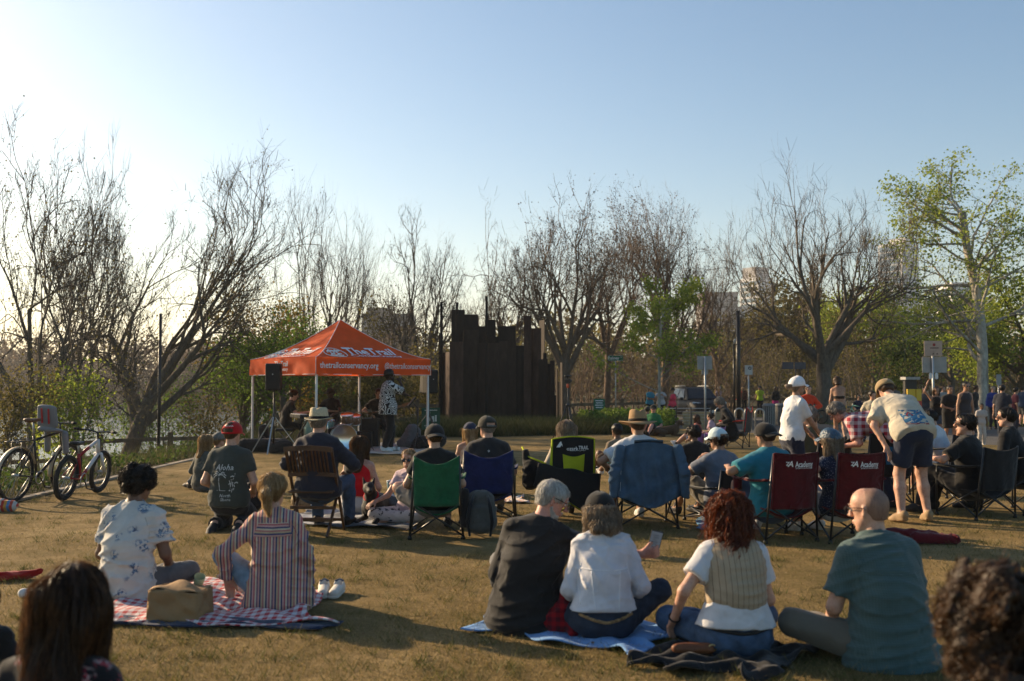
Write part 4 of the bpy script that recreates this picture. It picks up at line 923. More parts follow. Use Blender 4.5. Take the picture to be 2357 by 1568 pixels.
for (x0, x1, yt, d0, d1, k) in PL:
    x0 = x0 if x0 < 1200 else 1200+(x0-1200)*.72+0; x1 = x1 if x1 < 1200 else 1200+(x1-1200)*.72
    a = at(x0, yt, Ys+d0); b = at(x1, yt, Ys+d1); o = A([sh_.location.x, Ys, 0]); zt = max(a[2], b[2]); p = MB()
    a = a-o; b = b-o; a[2] = b[2] = (zt-.4)/2; d = nrm(b-a); p.bar(a, b, .028, zt+.4, (0, 0, 1)); p.build('steel_plate', RUST[k], sh_, bev=.006)
for x, yt in ((1016, 695), (1052, 696), (1120, 682)):
    a = at(x, yt, Ys-.3); p = MB(); p.box((a[0]-sh_.location.x, -.3, a[2]/2-.1), (.09, .07, a[2]+.2)); p.build('steel_post', RUST[2], sh_, bev=.004)
# ------------------------------------------------------------------ fences
WOOD = mat('fence_wood', (.17, .115, .07), .9, .35, 4, .5, 50)
def fence(label, pts, h=1.15, rails=(.42, .92), step=2.4):
    P = A(pts, float); root = empty('rail_fence', (P[0][0], P[0][1], 0), 0, label, 'fence', 'split-rail wooden fences'); o = P[0]; r = np.random.RandomState(int(abs(P[0][0])*10))
    dist = np.r_[0, np.cumsum(np.linalg.norm(np.diff(P, axis=0), axis=1))]; n = int(dist[-1]/step)+1; S = np.linspace(0, dist[-1], n)
    Q = np.stack([np.interp(S, dist, P[:, 0]), np.interp(S, dist, P[:, 1])], 1); G = np.maximum(gh(Q[:, 0], Q[:, 1]), -1.2)
    for q, g in zip(Q, G):
        m = MB(); m.box((q[0]-o[0], q[1]-o[1], g+h/2-.2), (.14, .14, h+.4), rotz(r.uniform(-.1, .1))); m.build('post', WOOD, root, bev=.012)
    for i in range(n-1):
        for z in rails:
            m = MB(); a = A([*(Q[i]-o), G[i]+z+r.uniform(-.02, .02)]); b = A([*(Q[i+1]-o), G[i+1]+z+r.uniform(-.02, .02)]); m.bar(a, b, .055, .13); m.build('rail', WOOD, root, bev=.01)
fence('split-rail fence on the bank behind the bicycles and tent', [(-17.5, 26), (-14.5, 30), (-10.5, 34.5), (-5, 38.5), (-1.5, 40)])
fence('split-rail fence behind the planting bed and street sign', [(2.6, 46), (8, 50)])
fence('split-rail fence far right behind the walking people', [(25, 58), (36, 52)])
fence('split-rail fence in front of the woodland behind the lamp post', [(11, 62), (24, 62)])
# ------------------------------------------------------------------ far buildings
def tower(label, x0, x1, ytop, Y, depth, wallm, glassm, nx, nz, cap=None, rz=0, base=None, glassfrac=.62):
    a, b = atX(x0, Y), atX(x1, Y); H = at(0, ytop, Y)[2]; w = b-a; root = empty('tower_block', ((a+b)/2, Y, 0), rz, label, 'building', 'distant buildings')
    m = MB(); m.box((0, depth/2, H/2), (w, depth, H)); m.build('wall', wallm, root)
    if cap: m = MB(); m.box((w*cap[1], depth/2, H+cap[0]/2), (w*cap[2], depth*.7, cap[0])); m.build('roof_storey', MATS.get(cap[3]) or wallm, root)
    zlow = base if base is not None else H*.35; dz = (H-zlow-2)/nz
    proto = None
    for i in range(nx):
        for j in range(nz):
            if proto is None:
                m = MB(); m.box((0, 0, 0), (w/nx*.72, .5, dz*glassfrac)); o = m.build('window', glassm, root); proto = o
            else: o = proto.copy(); link(o, root)
            o.location = (-w/2+w/nx*(i+.5), -.1, zlow+dz*(j+.5))
    for j in range(nz):
        m = MB(); m.box((-w/2-.1, depth/2, zlow+dz*(j+.5)), (.5, depth*.85, dz*glassfrac)); m.build('window_band', glassm, root)
    return root
WH = mat('tower_white', (.62, .60, .58), .7, .06, .05); GLS = mat('tower_glass', (.10, .17, .24), .12, .1, .05, spec=.9, metal=.3); GRY = mat('tower_grey', (.33, .30, .28), .8, .08, .05); BRN = mat('building_brown', (.16, .14, .125), .8, .12, .05)
tower('distant white high-rise tower with grey top left of the big bare tree', 1740, 1788, 640, 900, 22, WH, GLS, 5, 12, (10, .0, .96, 'tower_grey'), .6)
tower('pale low block in front of the distant white tower', 1690, 1812, 706, 700, 30, GRY, GLS, 8, 4, base=20)
tower('distant blue glass high-rise right of the big bare tree', 2068, 2134, 560, 950, 26, WH, GLS, 6, 14, (6, .2, .5, 'tower_white'), .6, glassfrac=.8)
tower('pale apartment block seen through the sycamore crown', 2195, 2275, 650, 700, 26, WH, GLS, 7, 6, base=20)
tower('grey building across the river behind the orange tent', 832, 945, 722, 340, 18, BRN, GRY, 8, 5, (2.2, -.2, .45, 'building_brown'), base=8)
tower('dull brown block behind the bare trees left of the lamp post', 1620, 1700, 672, 620, 24, BRN, GRY, 6, 6, base=18)

# ------------------------------------------------------------------ evening haze in the air
hz = MB(); hz.box((0, 1480, 89), (5800, 3060, 190)); _m = bpy.data.materials.new('evening_haze'); _m.use_nodes = True; _m.node_tree.nodes.clear()
_v = _m.node_tree.nodes.new('ShaderNodeVolumePrincipled'); _o = _m.node_tree.nodes.new('ShaderNodeOutputMaterial'); _v.inputs['Color'].default_value = (.92, .93, .95, 1); _v.inputs['Density'].default_value = .00032; _v.inputs['Anisotropy'].default_value = .35
_m.node_tree.links.new(_v.outputs[0], _o.inputs['Volume']); tag(hz.build('haze', _m), 'thin evening haze in the air', 'haze', kind='stuff')
# ================================================================== things
BLK = mat('black_plastic', (.012, .012, .012), .5, .1, 20); BLKM = mat('black_metal', (.015, .015, .016), .38, .1, 20, spec=.5); CHROME = mat('chrome', (.55, .55, .56), .18, .05, 10, metal=1.0)
WHT = mat('white_paint', (.62, .60, .57), .5, .08, 10); INK = mat('white_print', (.72, .70, .68), .8, .05); ALU = mat('dull_aluminium', (.42, .42, .41), .45, .1, 8, metal=.6); RUB = mat('rubber', (.02, .019, .018), .8, .2, 30)
def blob(name, label, cat, loc, prims, mt, vox=.015, wr=.008, seed=1, rz=0, parent=None, lumps=0, floor=True, fq=1.0):
    f = Field(prims, vox)
    if wr: f.wrinkle(wr, seed, fq)
    if lumps: f.lumps(lumps, seed, 30)
    if floor: f.cut((0, 0, .002), (0, 0, -1))
    V, F = f.mesh(); o = mesh_np(name, V, F, mt, parent); o.location = [float(c) for c in loc]; o.rotation_euler = (0, 0, rz)
    if parent is None: tag(o, label, cat)
    return o
def drape(name, label, cat, fn, nu, nv, mt, thick=.008, sub=0, group=None):
    m = MB(); m.grid(fn, nu, nv); o = m.build(name, mt, None, True, thick=thick)
    if label: tag(o, label, cat, group)
    return o
def quadsheet(c, amp, seed, edge=.02, lift=.012, wob=.03):
    """cloth on the ground: corner points c (4,2) of a patch, gentle folds"""
    c = A(c, float); r = np.random.RandomState(seed); ph = r.uniform(0, 6, 12); fr = r.uniform(5, 13, 12)
    def fn(u, v):
        p = c[0]*(1-u)*(1-v)+c[1]*u*(1-v)+c[2]*u*v+c[3]*(1-u)*v
        e = wob*(sin(u*fr[0]+ph[0])*(abs(v-.5)*2)**3+sin(v*fr[1]+ph[1])*(abs(u-.5)*2)**3)
        z = lift+amp*(abs(sin(u*fr[2]+v*fr[3]*.6+ph[2]))**3*.6+abs(sin(v*fr[4]-u*fr[5]*.7+ph[3]))**3*.5+.3*sin(u*fr[6]*2+ph[4])*sin(v*fr[7]*2+ph[5]))
        return (p[0]+e, p[1]+e*.7, max(z, .006))
    return fn
# ------------------------------------------------------------------ the tent
ORG = mat('tent_orange', (.85, .12, .016), .75, .10, 3, .35, 5, trans=.42); 
T0, TR, TL_ = A([-4.235, 21.5]), A([2.30, 2.01]), A([-2.01, 2.30]); TC = T0+(TR+TL_)/2
tent = empty('canopy_tent', (TC[0], TC[1], 0), 0, 'orange pop-up canopy tent with white lettering over the band', 'tent'); Zb, Zt, Zp = 1.75, 2.12, 3.07
tl = lambda p, z: A([p[0]-TC[0], p[1]-TC[1], z])
corners = [T0, T0+TR, T0+TR+TL_, T0+TL_]
def roof_z(t): return Zt+(Zp-Zt)*(1-t)**1.42
for i in range(4):
    a, b = corners[i], corners[(i+1) % 4]
    def fn(u, v, a=a, b=b):
        t = .004+u*.996; p = TC+((a*(1-v)+b*v)-TC)*t; sag = -.05*sin(pi*v)*t*(1-t)*2-.020*sin(v*16+u*5)*u*(1-u)-.012*abs(sin(v*31-u*9))*u*(1-u)*2
        return tl(p, roof_z(t)+sag)
    m = MB(); m.grid(fn, 16, 20); m.build('roof_panel', ORG, tent, True)
    n_ = A([(b-a)[1], -(b-a)[0]])/np.linalg.norm(b-a)*(1 if ((a+b)/2-TC)@A([(b-a)[1], -(b-a)[0]]) > 0 else -1)
    m = MB(); m.grid(lambda u, v, a=a, b=b, n_=n_: tl(a*(1-u)+b*u+n_*(.014+.016*sin(u*17+v)*v+.008*sin(u*41+2)*v+.006*sin(u*9-v*7)), Zt-.004-(Zt-Zb)*v), 40, 5); m.build('valance', ORG, tent, True)
    m = MB(); m.tube([tl(a*(1-u)+b*u+n_*.014, Zb) for u in np.linspace(0, 1, 8)], .008, 6); m.build('hem_trim', INK, tent, True)
    m = MB(); m.tube([tl(TC+(a-TC)*t, roof_z(t)+.008) for t in np.linspace(.01, 1, 12)]+[tl(a+nrm(np.r_[a-TC, 0])[:2]*.012, Zb)], .007, 5); m.build('corner_trim', INK, tent, True)
    m = MB(); m.box(tl(TC+(a-TC)*.975, 1.02), (.042, .042, 2.12), rotz(.72)); m.build('leg', WHT, tent, bev=.004)
    m = MB(); m.box(tl(TC+(a-TC)*.975, .008), (.09, .09, .012), rotz(.72)); m.build('foot_plate', ALU, tent)
    a3, b3 = TC+(a-TC)*.97, TC+(b-TC)*.97
    for q in range(4):
        p0, p1 = a3+(b3-a3)*q/4, a3+(b3-a3)*(q+1)/4; z0, z1 = (2.06, 1.84) if q % 2 == 0 else (1.84, 2.06)
        m = MB(); m.bar(tl(p0, z0), tl(p1, z1), .014, .024); m.bar(tl(p0, z1), tl(p1, z0), .014, .024); m.build('truss', WHT, tent)
m = MB(); m.bar(tl(TC+(corners[0]-TC)*.97, 2.05), tl(TC+(corners[2]-TC)*.97, 2.05), .02, .03); m.bar(tl(TC+(corners[1]-TC)*.97, 2.02), tl(TC+(corners[3]-TC)*.97, 2.02), .02, .03); m.tube([tl(TC, 2.0), tl(TC, Zp-.03)], .02, 8); m.build('roof_frame', WHT, tent)
def val_text(body, size, i, frac, z, **k):
    a, b = corners[i], corners[(i+1) % 4]; d = nrm(np.r_[b-a, 0]); n_ = A([d[1], -d[0], 0]); 
    return text(body, size, tl(a*(1-frac)+b*frac, z)+n_*.046, d, (0, 0, 1), INK, tent, **k)
val_text('thetrailconservancy.org', .19, 0, .27, 1.945, bold=.012, width=1.50); val_text('@thetrailconservancy', .19, 0, .78, 1.945, bold=.0, width=1.28)
val_text('TheTrail', .17, 3, .52, 1.99, bold=.015, width=.62); val_text('Conservancy', .11, 3, .52, 1.87, bold=.01, width=.6)
def roof_text(body, size, i, xoff, yoff, **k):
    a, b = corners[i], corners[(i+1) % 4]; d = (b-a)/np.linalg.norm(b-a); mid = (a+b)/2; half = np.linalg.norm(mid-TC)
    def conf(W):
        out = np.zeros_like(W); t = np.clip(1-(W[:, 1]+yoff)/half, 0, 1)
        xy = TC+(mid-TC)*t[:, None]+(W[:, 0]+xoff)[:, None]*d
        out[:, :2] = xy-TC; out[:, 2] = roof_z(t)+.030-.05*t*(1-t)*2; return out
    return text(body, size, (0, 0, 0), (1, 0, 0), (0, 1, 0), INK, tent, conform=conf, **k)
roof_text('TheTrail', .46, 0, .10, .40, bold=.02, width=1.30, ext=0); roof_text('Conservancy', .26, 0, .13, .14, bold=.015, width=1.35, ext=0)
roof_text('TheTrail', .46, 3, .12, .40, bold=.02, width=1.30, ext=0); roof_text('Conservancy', .26, 3, .15, .14, bold=.015, width=1.35, ext=0)
def emblem(i, x0, y0, s):
    a, b = corners[i], corners[(i+1) % 4]; d = (b-a)/np.linalg.norm(b-a); mid = (a+b)/2; half = np.linalg.norm(mid-TC)
    def P(x, y):
        t = 1-(y0+y*s)/half; xy = TC+(mid-TC)*t+(x0+x*s)*d-TC; return A([xy[0], xy[1], roof_z(t)+.02-.05*t*(1-t)*2])
    m = MB(); m.tube([P(cos(q), .95*sin(q)) for q in np.linspace(0, 2*pi, 30)], .010, 4)
    for sx, sy in ((-.3, .35), (.3, .35)):
        m.tube([P(sx-.32, sy-.15), P(sx-.22, sy+.12), P(sx+.1, sy+.14), P(sx+.3, sy+.1)], .022, 4); m.tube([P(sx-.05, sy+.32), P(sx-.05, sy-.22)], .022, 4)
    for sx, sy in ((-.3, -.32), (.3, -.32)): m.tube([P(sx+.22*cos(q), sy+.24*sin(q)) for q in np.linspace(.7, 5.6, 10)], .022, 4)
    m.build('emblem', INK, tent)
emblem(0, -.86, .30, .27); emblem(3, -.84, .30, .27)
# ------------------------------------------------------------------ loudspeakers
def speaker(label, x, Y, zc, tall, h, w, yaw, legcol, boxlabel):
    X = atX(x, Y); g = max(0, float(gh(X, Y))); st = empty('speaker_stand', (X, Y, g), yaw, label, 'speaker stand', 'loudspeaker stands')
    m = MB(); m.tube([(0, 0, .12), (0, 0, tall)], .019, 10); m.build('pole', BLKM, st, True); m = MB(); m.lathe([(.03, .75), (.035, .78), (.035, .86), (.03, .88)], 12); m.build('collar', BLKM, st, True)
    for k in range(3):
        a = 2*pi*k/3+.5; m = MB(); m.bar((cos(a)*.03, sin(a)*.03, .80), (cos(a)*.62, sin(a)*.62, .02), .028, .012); m.build('leg', legcol, st); m = MB(); m.bar((cos(a)*.02, sin(a)*.02, .22), (cos(a)*.34, sin(a)*.34, .39), .018, .008); m.build('brace', BLKM, st)
    sp = empty('loudspeaker', (X, Y, g+tall-.02), yaw, boxlabel, 'loudspeaker', 'loudspeakers')
    m = MB(); m.prism([(-w/2, .0), (w/2, .0), (w/2, h), (-w/2, h)], -w*.5, w*.2); o = m.build('cabinet', BLK, sp, bev=.03)
    m = MB(); m.prism([(-w*.44, .03), (w*.44, .03), (w*.44, h-.03), (-w*.44, h-.03)], -w*.5-.014, -w*.5-.003); m.build('grille', mat('speaker_grille', (.018, .018, .018), .8, .1, 8, .6, 400), sp, bev=.02)
    m = MB(); m.lathe([(0, 0), (.013, 0), (.013, .004), (0, .004)], 12, (0, -w*.5-.018, h*.6), rotx(pi/2)); m.build('badge', ALU, sp)
    m = MB(); m.prism([(-w*.42, .02), (w*.42, .02), (w*.3, h-.02), (-w*.3, h-.02)], w*.2, w*.62); m.build('rear_case', BLK, sp, bev=.02)
speaker('black tripod stand under the loudspeaker at the left front of the tent', 631, 22.0, 0, 1.40, .60, .34, 0.05, ALU, 'black loudspeaker on a stand in front of the left tent valance')
speaker('black tripod stand under the loudspeaker right of the tent', 987, 25.0, 0, 1.32, .60, .34, .75, BLKM, 'black loudspeaker beside the right tent leg')
# ------------------------------------------------------------------ drums, amps, stands
DY, DX = 23.6, atX(790, 23.6)
def drum(name, label, c, r, h, R, shell, head=None, group='drum kit'):
    o = empty(name, c, 0, label, 'drum', group); m = MB(); m.lathe([(r, 0), (r, h)], 28, (0, 0, 0), R); m.build('shell', shell, o, True, bev=.004)
    for z in (0.0, h):
        m = MB(); m.lathe([(r+.008, z-.012), (r+.014, z-.006), (r+.014, z+.012), (r+.006, z+.014), (r-.004, z+.008)], 28, (0, 0, 0), R); m.build('hoop', CHROME, o, True)
    for k in range(8):
        a = 2*pi*k/8; m = MB(); p = A([cos(a)*(r+.014), sin(a)*(r+.014), 0]); m.tube([R @ (p+A([0, 0, .01])), R @ (p+A([0, 0, h-.01]))], .005, 5); m.build('lug', CHROME, o, True)
    m = MB(); m.lathe([(0, h+.002), (r*.98, h+.002), (r*.98, h+.006), (0, h+.006)], 28, (0, 0, 0), R); m.build('drum_head', head or mat('drum_skin', (.6, .58, .54), .6, .1), o, True)
    return o
TEAL = mat('teal_sparkle', (.16, .30, .27), .3, .2, 30, coat=.6); SPARK = mat('copper_sparkle', (.35, .20, .12), .3, .5, 60, metal=.5); DARKW = mat('black_lacquer', (.012, .012, .013), .2, .1)
I3 = np.eye(3); Rb_ = rotx(pi/2)
drum('bass_drum', 'black bass drum facing the audience in the middle of the tent', (DX, DY, .30), .29, .36, rotz(.25) @ Rb_, DARKW, mat('black_drum_head', (.015, .015, .015), .85, .1, spec=.1))
drum('floor_tom', 'pale teal floor tom beside the straw-hatted man', (atX(722, 23.3), 23.3, .28), .21, .42, rotx(.06), TEAL)
drum('snare_drum', 'pale green snare drum left of the bass drum', (atX(752, 23.5), 23.5, .52), .18, .16, rotx(.1), TEAL)
drum('rack_tom', 'copper sparkle rack tom above the bass drum', (atX(800, 23.7), 23.7, .62), .14, .2, rotx(.3), SPARK)
drum('rack_tom', 'second copper sparkle tom right of the first', (atX(818, 23.8), 23.8, .60), .13, .19, rotx(.35), SPARK)
def stand(name, label, X, Y, z, top=None, cat='stand', spread=.3, boom=None, mt=None, g=0):
    o = empty(name, (X, Y, g), 0, label, cat); mt = mt or CHROME; m = MB(); m.tube([(0, 0, .1), (0, 0, z)], .011, 8); m.build('pole', mt, o, True)
    for k in range(3):
        a = 2*pi*k/3+.3; m = MB(); m.tube([(0, 0, .42), (cos(a)*spread, sin(a)*spread, .01)], .009, 6); m.build('leg', mt, o, True)
    if boom is not None: m = MB(); m.tube([(0, 0, z-.02), tuple(boom)], .008, 6); m.build('boom', mt, o, True)
    return o
def cymbal(label, X, Y, z, r=.22):
    o = stand('cymbal_stand', label, X, Y, z, cat='cymbal'); m = MB(); m.lathe([(.02, .022), (.05, .012), (r, -.006), (r, -.010), (.05, .006), (.01, .01)], 26, (0, 0, z), rotx(-.10)); m.build('cymbal', mat('bronze_cymbal', (.40, .28, .16), .3, .2, 30, metal=1), o, True)
cymbal('bronze cymbal on a chrome stand in front of the drummer', atX(755, 22.9), 22.9, .93, .25); cymbal('bronze cymbal on the right of the drum kit', atX(838, 24.2), 24.2, .86, .22)
stand('hi_hat_stand', 'chrome boom microphone stand right of the drums', atX(832, 23.0), 23.0, 1.05, boom=(-.1, .1, 1.35), cat='microphone stand', mt=BLKM)
ms = stand('music_stand', 'black microphone stand with clipped tablet right of the singer', atX(962, 23.0), 23.0, 1.0, cat='stand', mt=BLKM, boom=(-.18, -.05, 1.2))
m = MB(); m.box((-.14, -.06, 1.13), (.03, .2, .26), rotz(.3) @ roty(.7)); m.build('tablet', BLK, ms, bev=.006)
def box_amp(name, label, x, Y, w, d, h, mt, yaw=0, cat='amplifier', z=0):
    X = atX(x, Y); o = empty(name, (X, Y, z), yaw, label, cat); m = MB(); m.box((0, 0, h/2+.01), (w, d, h)); m.build('cabinet', mt, o, bev=.015); m = MB(); m.box((0, -d/2-.006, h*.45), (w*.86, .008, h*.7)); m.build('grille', mat('amp_grille', (.03, .03, .03), .9, .1, 8, .6, 300), o); m = MB(); m.tube([(-.08, 0, h+.012), (-.06, 0, h+.035), (.06, 0, h+.035), (.08, 0, h+.012)], .008, 6); m.build('handle', BLK, o, True); return o
box_amp('bass_amplifier', 'tall black bass amplifier cabinet left of the singer', 852, 24.3, .46, .38, .70, BLK)
box_amp('guitar_amplifier', 'small black amplifier on the grass behind the bass drum', 838, 23.9, .4, .3, .40, BLK)
# keyboard on its X stand
kb = empty('keyboard', (atX(693, 23.0), 23.0, 0), -1.15, 'black electric keyboard on an X stand in front of the seated player', 'keyboard')
m = MB(); m.box((0, 0, .80), (1.1, .28, .085)); m.build('case', BLK, kb, bev=.01); m = MB()
for k in range(36): m.box((-.5+k*.0285, -.05, .848), (.026, .15, .012))
m.build('keys', WHT, kb)
for q in (-1, 1): m = MB(); m.bar((q*.35, -.16, .02), (-q*.3, .1, .75), .03, .03); m.build('stand_leg', BLKM, kb)
st_ = empty('keyboard_stool', (atX(658, 23.7), 23.7, 0), 0, 'black padded stool under the keyboard player', 'stool'); m = MB(); m.box((0, 0, .455), (.42, .30, .07)); m.build('seat', BLK, st_, bev=.025)
for q in (-1, 1):
    m = MB(); m.bar((q*.19, -.14, .0), (-q*.17, .12, .42), .025, .025); m.build('leg', BLKM, st_)
ds_ = empty('drum_stool', (atX(765, 25.0), 25.0, 0), 0, 'round black stool under the drummer', 'stool'); m = MB(); m.lathe([(.0, .44), (.16, .44), (.17, .47), (.16, .51), (0, .515)], 20); m.build('seat', BLK, ds_, True); m = MB(); m.tube([(0, 0, .44), (0, 0, .05)], .018, 8); m.build('leg', CHROME, ds_, True)
def cable(label, pts, r=.007, z=.012): m = MB(); m.tube([(p[0], p[1], z+max(0., float(gh(p[0], p[1])))) for p in pts], r, 5); return tag(m.build('cable', RUB, None, True), label, 'cable')
def smooth_path(P, n=24):
    P = A(P, float); t = np.arange(len(P)); s = np.linspace(0, len(P)-1, n); Q = np.stack([np.interp(s, t, P[:, i]) for i in range(P.shape[1])], 1)
    for _ in range(2): Q[1:-1] = (Q[:-2]+2*Q[1:-1]+Q[2:])/4
    return Q
cable('black cable from the drums to the grey stage cloth', smooth_path([gp(865, 1024)[:2], gp(880, 1034)[:2], gp(905, 1042)[:2]])); cable('black cable coiled right of the singer on the stage cloth', smooth_path([gp(940, 1036)[:2], gp(960, 1028)[:2], gp(985, 1036)[:2], gp(1000, 1026)[:2], gp(970, 1030)[:2]]), .012)
drape('stage_cloth', 'pale grey cloth spread under the singer and his white shoes', 'rug', quadsheet([gp(810, 1046)[:2], gp(985, 1048)[:2], gp(1005, 1022)[:2], gp(838, 1020)[:2]], .02, 3), 40, 24, cloth('grey_rug', (.33, .30, .26)))
# bags around the stage
blob('gear_bag', 'long black gear bag on the grass left of the tent', 'bag', (atX(610, 22.6), 22.6, 0), [seg((-.45, 0, .15), (.35, .05, .16), .17, .17, (0, 1, 0), .17, .16)], cloth('black_nylon', (.016, .016, .017)), .03, .02)
blob('gear_bag', 'small black bag at the foot of the left speaker stand', 'bag', (atX(645, 22.1), 22.1, 0), [seg((-.12, 0, .13), (.14, .0, .17), .15, .15)], MATS['black_nylon'], .03, .02, 2)
blob('backpack', 'large grey padded backpack right of the singer', 'backpack', (atX(946, 23.9), 23.9, 0), [seg((0, 0, .2), (.05, 0, .38), .25, .2), seg((-.2, .02, .12), (.2, .02, .12), .14, .14)], cloth('grey_nylon', (.10, .10, .105), bump=.6), .03, .02, 3)
blob('gear_bag', 'black duffel bag right of the grey padded backpack', 'bag', (atX(985, 23.6), 23.6, 0), [seg((-.2, 0, .14), (.25, .0, .22), .16, .2), seg((.1, 0, .2), (.2, 0, .42), .12, .09)], MATS['black_nylon'], .03, .02, 4)
blob('camera_case', 'black case standing left of the tent leg', 'case', (atX(608, 25.3), 25.3, max(0, float(gh(atX(608, 25.3), 25.3)))), [seg((0, 0, .15), (0, 0, .4), .15, .13)], MATS['black_nylon'], .03, .01, 5)
bt = empty('water_bottle', (*gp(935, 1032)[:2], .012), 0, 'clear plastic water bottle on the stage cloth beside the singer', 'bottle'); m = MB(); m.lathe([(0, 0), (.032, 0), (.033, .02), (.031, .1), (.033, .15), (.014, .19), (.014, .2)], 14); m.build('body', mat('clear_plastic', (.55, .62, .66), .1, .05, spec=.8), bt, True); m = MB(); m.lathe([(0, .2), (.016, .2), (.016, .222), (0, .222)], 12); m.build('cap', mat('cap_white', (.6, .6, .6), .5, 0), bt, True)
m = MB(); m.lathe([(.031, 0), (.04, .095), (.037, .095), (.029, .005)], 14, (*gp(917, 1040)[:2], .012)); thing1(m, 'paper_cup', WHT, 'small white cup on the stage cloth in front of the singer', 'cup', smooth=True)
# green A-frame sign, video camera on a tripod
def small_sign(name, label, x, Y, z0, w, h, mt, lines, post=True, yaw=0, lm=None, ptop=None):
    X = atX(x, Y); g = float(gh(X, Y)); o = empty(name, (X, Y, g), yaw, label, 'sign'); m = MB(); m.box((0, 0, z0+h/2), (w, .02, h)); m.build('panel', mt, o, bev=.004)
    if post: m = MB(); m.box((0, .03, (z0+h)/2), (.05, .035, z0+h)); m.build('post', ALU, o)
    for (b, sz, dx, dz, kw) in lines: text(b, sz, (dx, -.013, z0+h/2+dz), (1, 0, 0), (0, 0, 1), lm or INK, o, **kw)
    return o
GRN = mat('sign_green', (.012, .12, .06), .45, .08, 4); DKG = mat('sign_dark_green', (.010, .055, .032), .5, .1, 4)
small_sign('notice_board', 'small dark green notice sign behind the right tent leg', 992, 28.4, .25, .52, .62, DKG, [], yaw=.1)
o = bpy.data.objects['notice_board']; m = MB()
for (x, z, w, h) in ((-.05, .62, .06, .26), (.06, .55, .07, .16), (.14, .57, .05, .18), (0, .80, .36, .02), (0, .36, .36, .02), (0, .31, .3, .02)): m.box((x, -.013, z), (w, .004, h))
m.build('print', mat('sign_print', (.42, .46, .42), .8, .1), o)
tp = empty('video_tripod', (atX(1307, 26.0), 26.0, 0), .3, 'black camera tripod standing on the lawn right of the steel wall', 'tripod')
for k in range(3):
    a = 2*pi*k/3+pi*.83; m = MB(); m.tube([(cos(a)*.03, sin(a)*.03, .98), (cos(a)*.22, sin(a)*.22, .50), (cos(a)*.46, sin(a)*.46, .01)], [.017, .014, .010], 8); m.build('leg', BLKM, tp, True)
m = MB(); m.tube([(0, 0, .55), (0, 0, 1.50)], .014, 8); m.build('centre_column', BLKM, tp, True); m = MB(); m.lathe([(.05, .96), (.05, 1.02), (.02, 1.04)], 12); m.build('crown', BLKM, tp, True); m = MB(); m.lathe([(.02, 1.44), (.034, 1.46), (.034, 1.53), (.02, 1.55)], 12); m.build('ball_head', mat('red_anodised', (.5, .07, .02), .4, 0), tp, True)
vc = empty('video_camera', (atX(1307, 26.0), 26.0, 1.54), -.6, 'black camera with microphone mounted on the tripod', 'camera'); m = MB(); m.box((0, 0, .08), (.15, .07, .11)); m.build('body', BLK, vc, bev=.012); m = MB(); m.lathe([(.035, .03), (.04, .05), (.04, .15), (.035, .16), (0, .16)], 16, (0, 0, .08), rotx(-pi/2)); m.build('lens', BLK, vc, True); m = MB(); m.tube([(-.05, -.05, .2), (.0, .17, .22)], .026, 8); m.build('microphone', BLK, vc, True); m = MB(); m.box((-.0, 0, .155), (.03, .03, .06)); m.build('mount', BLK, vc)
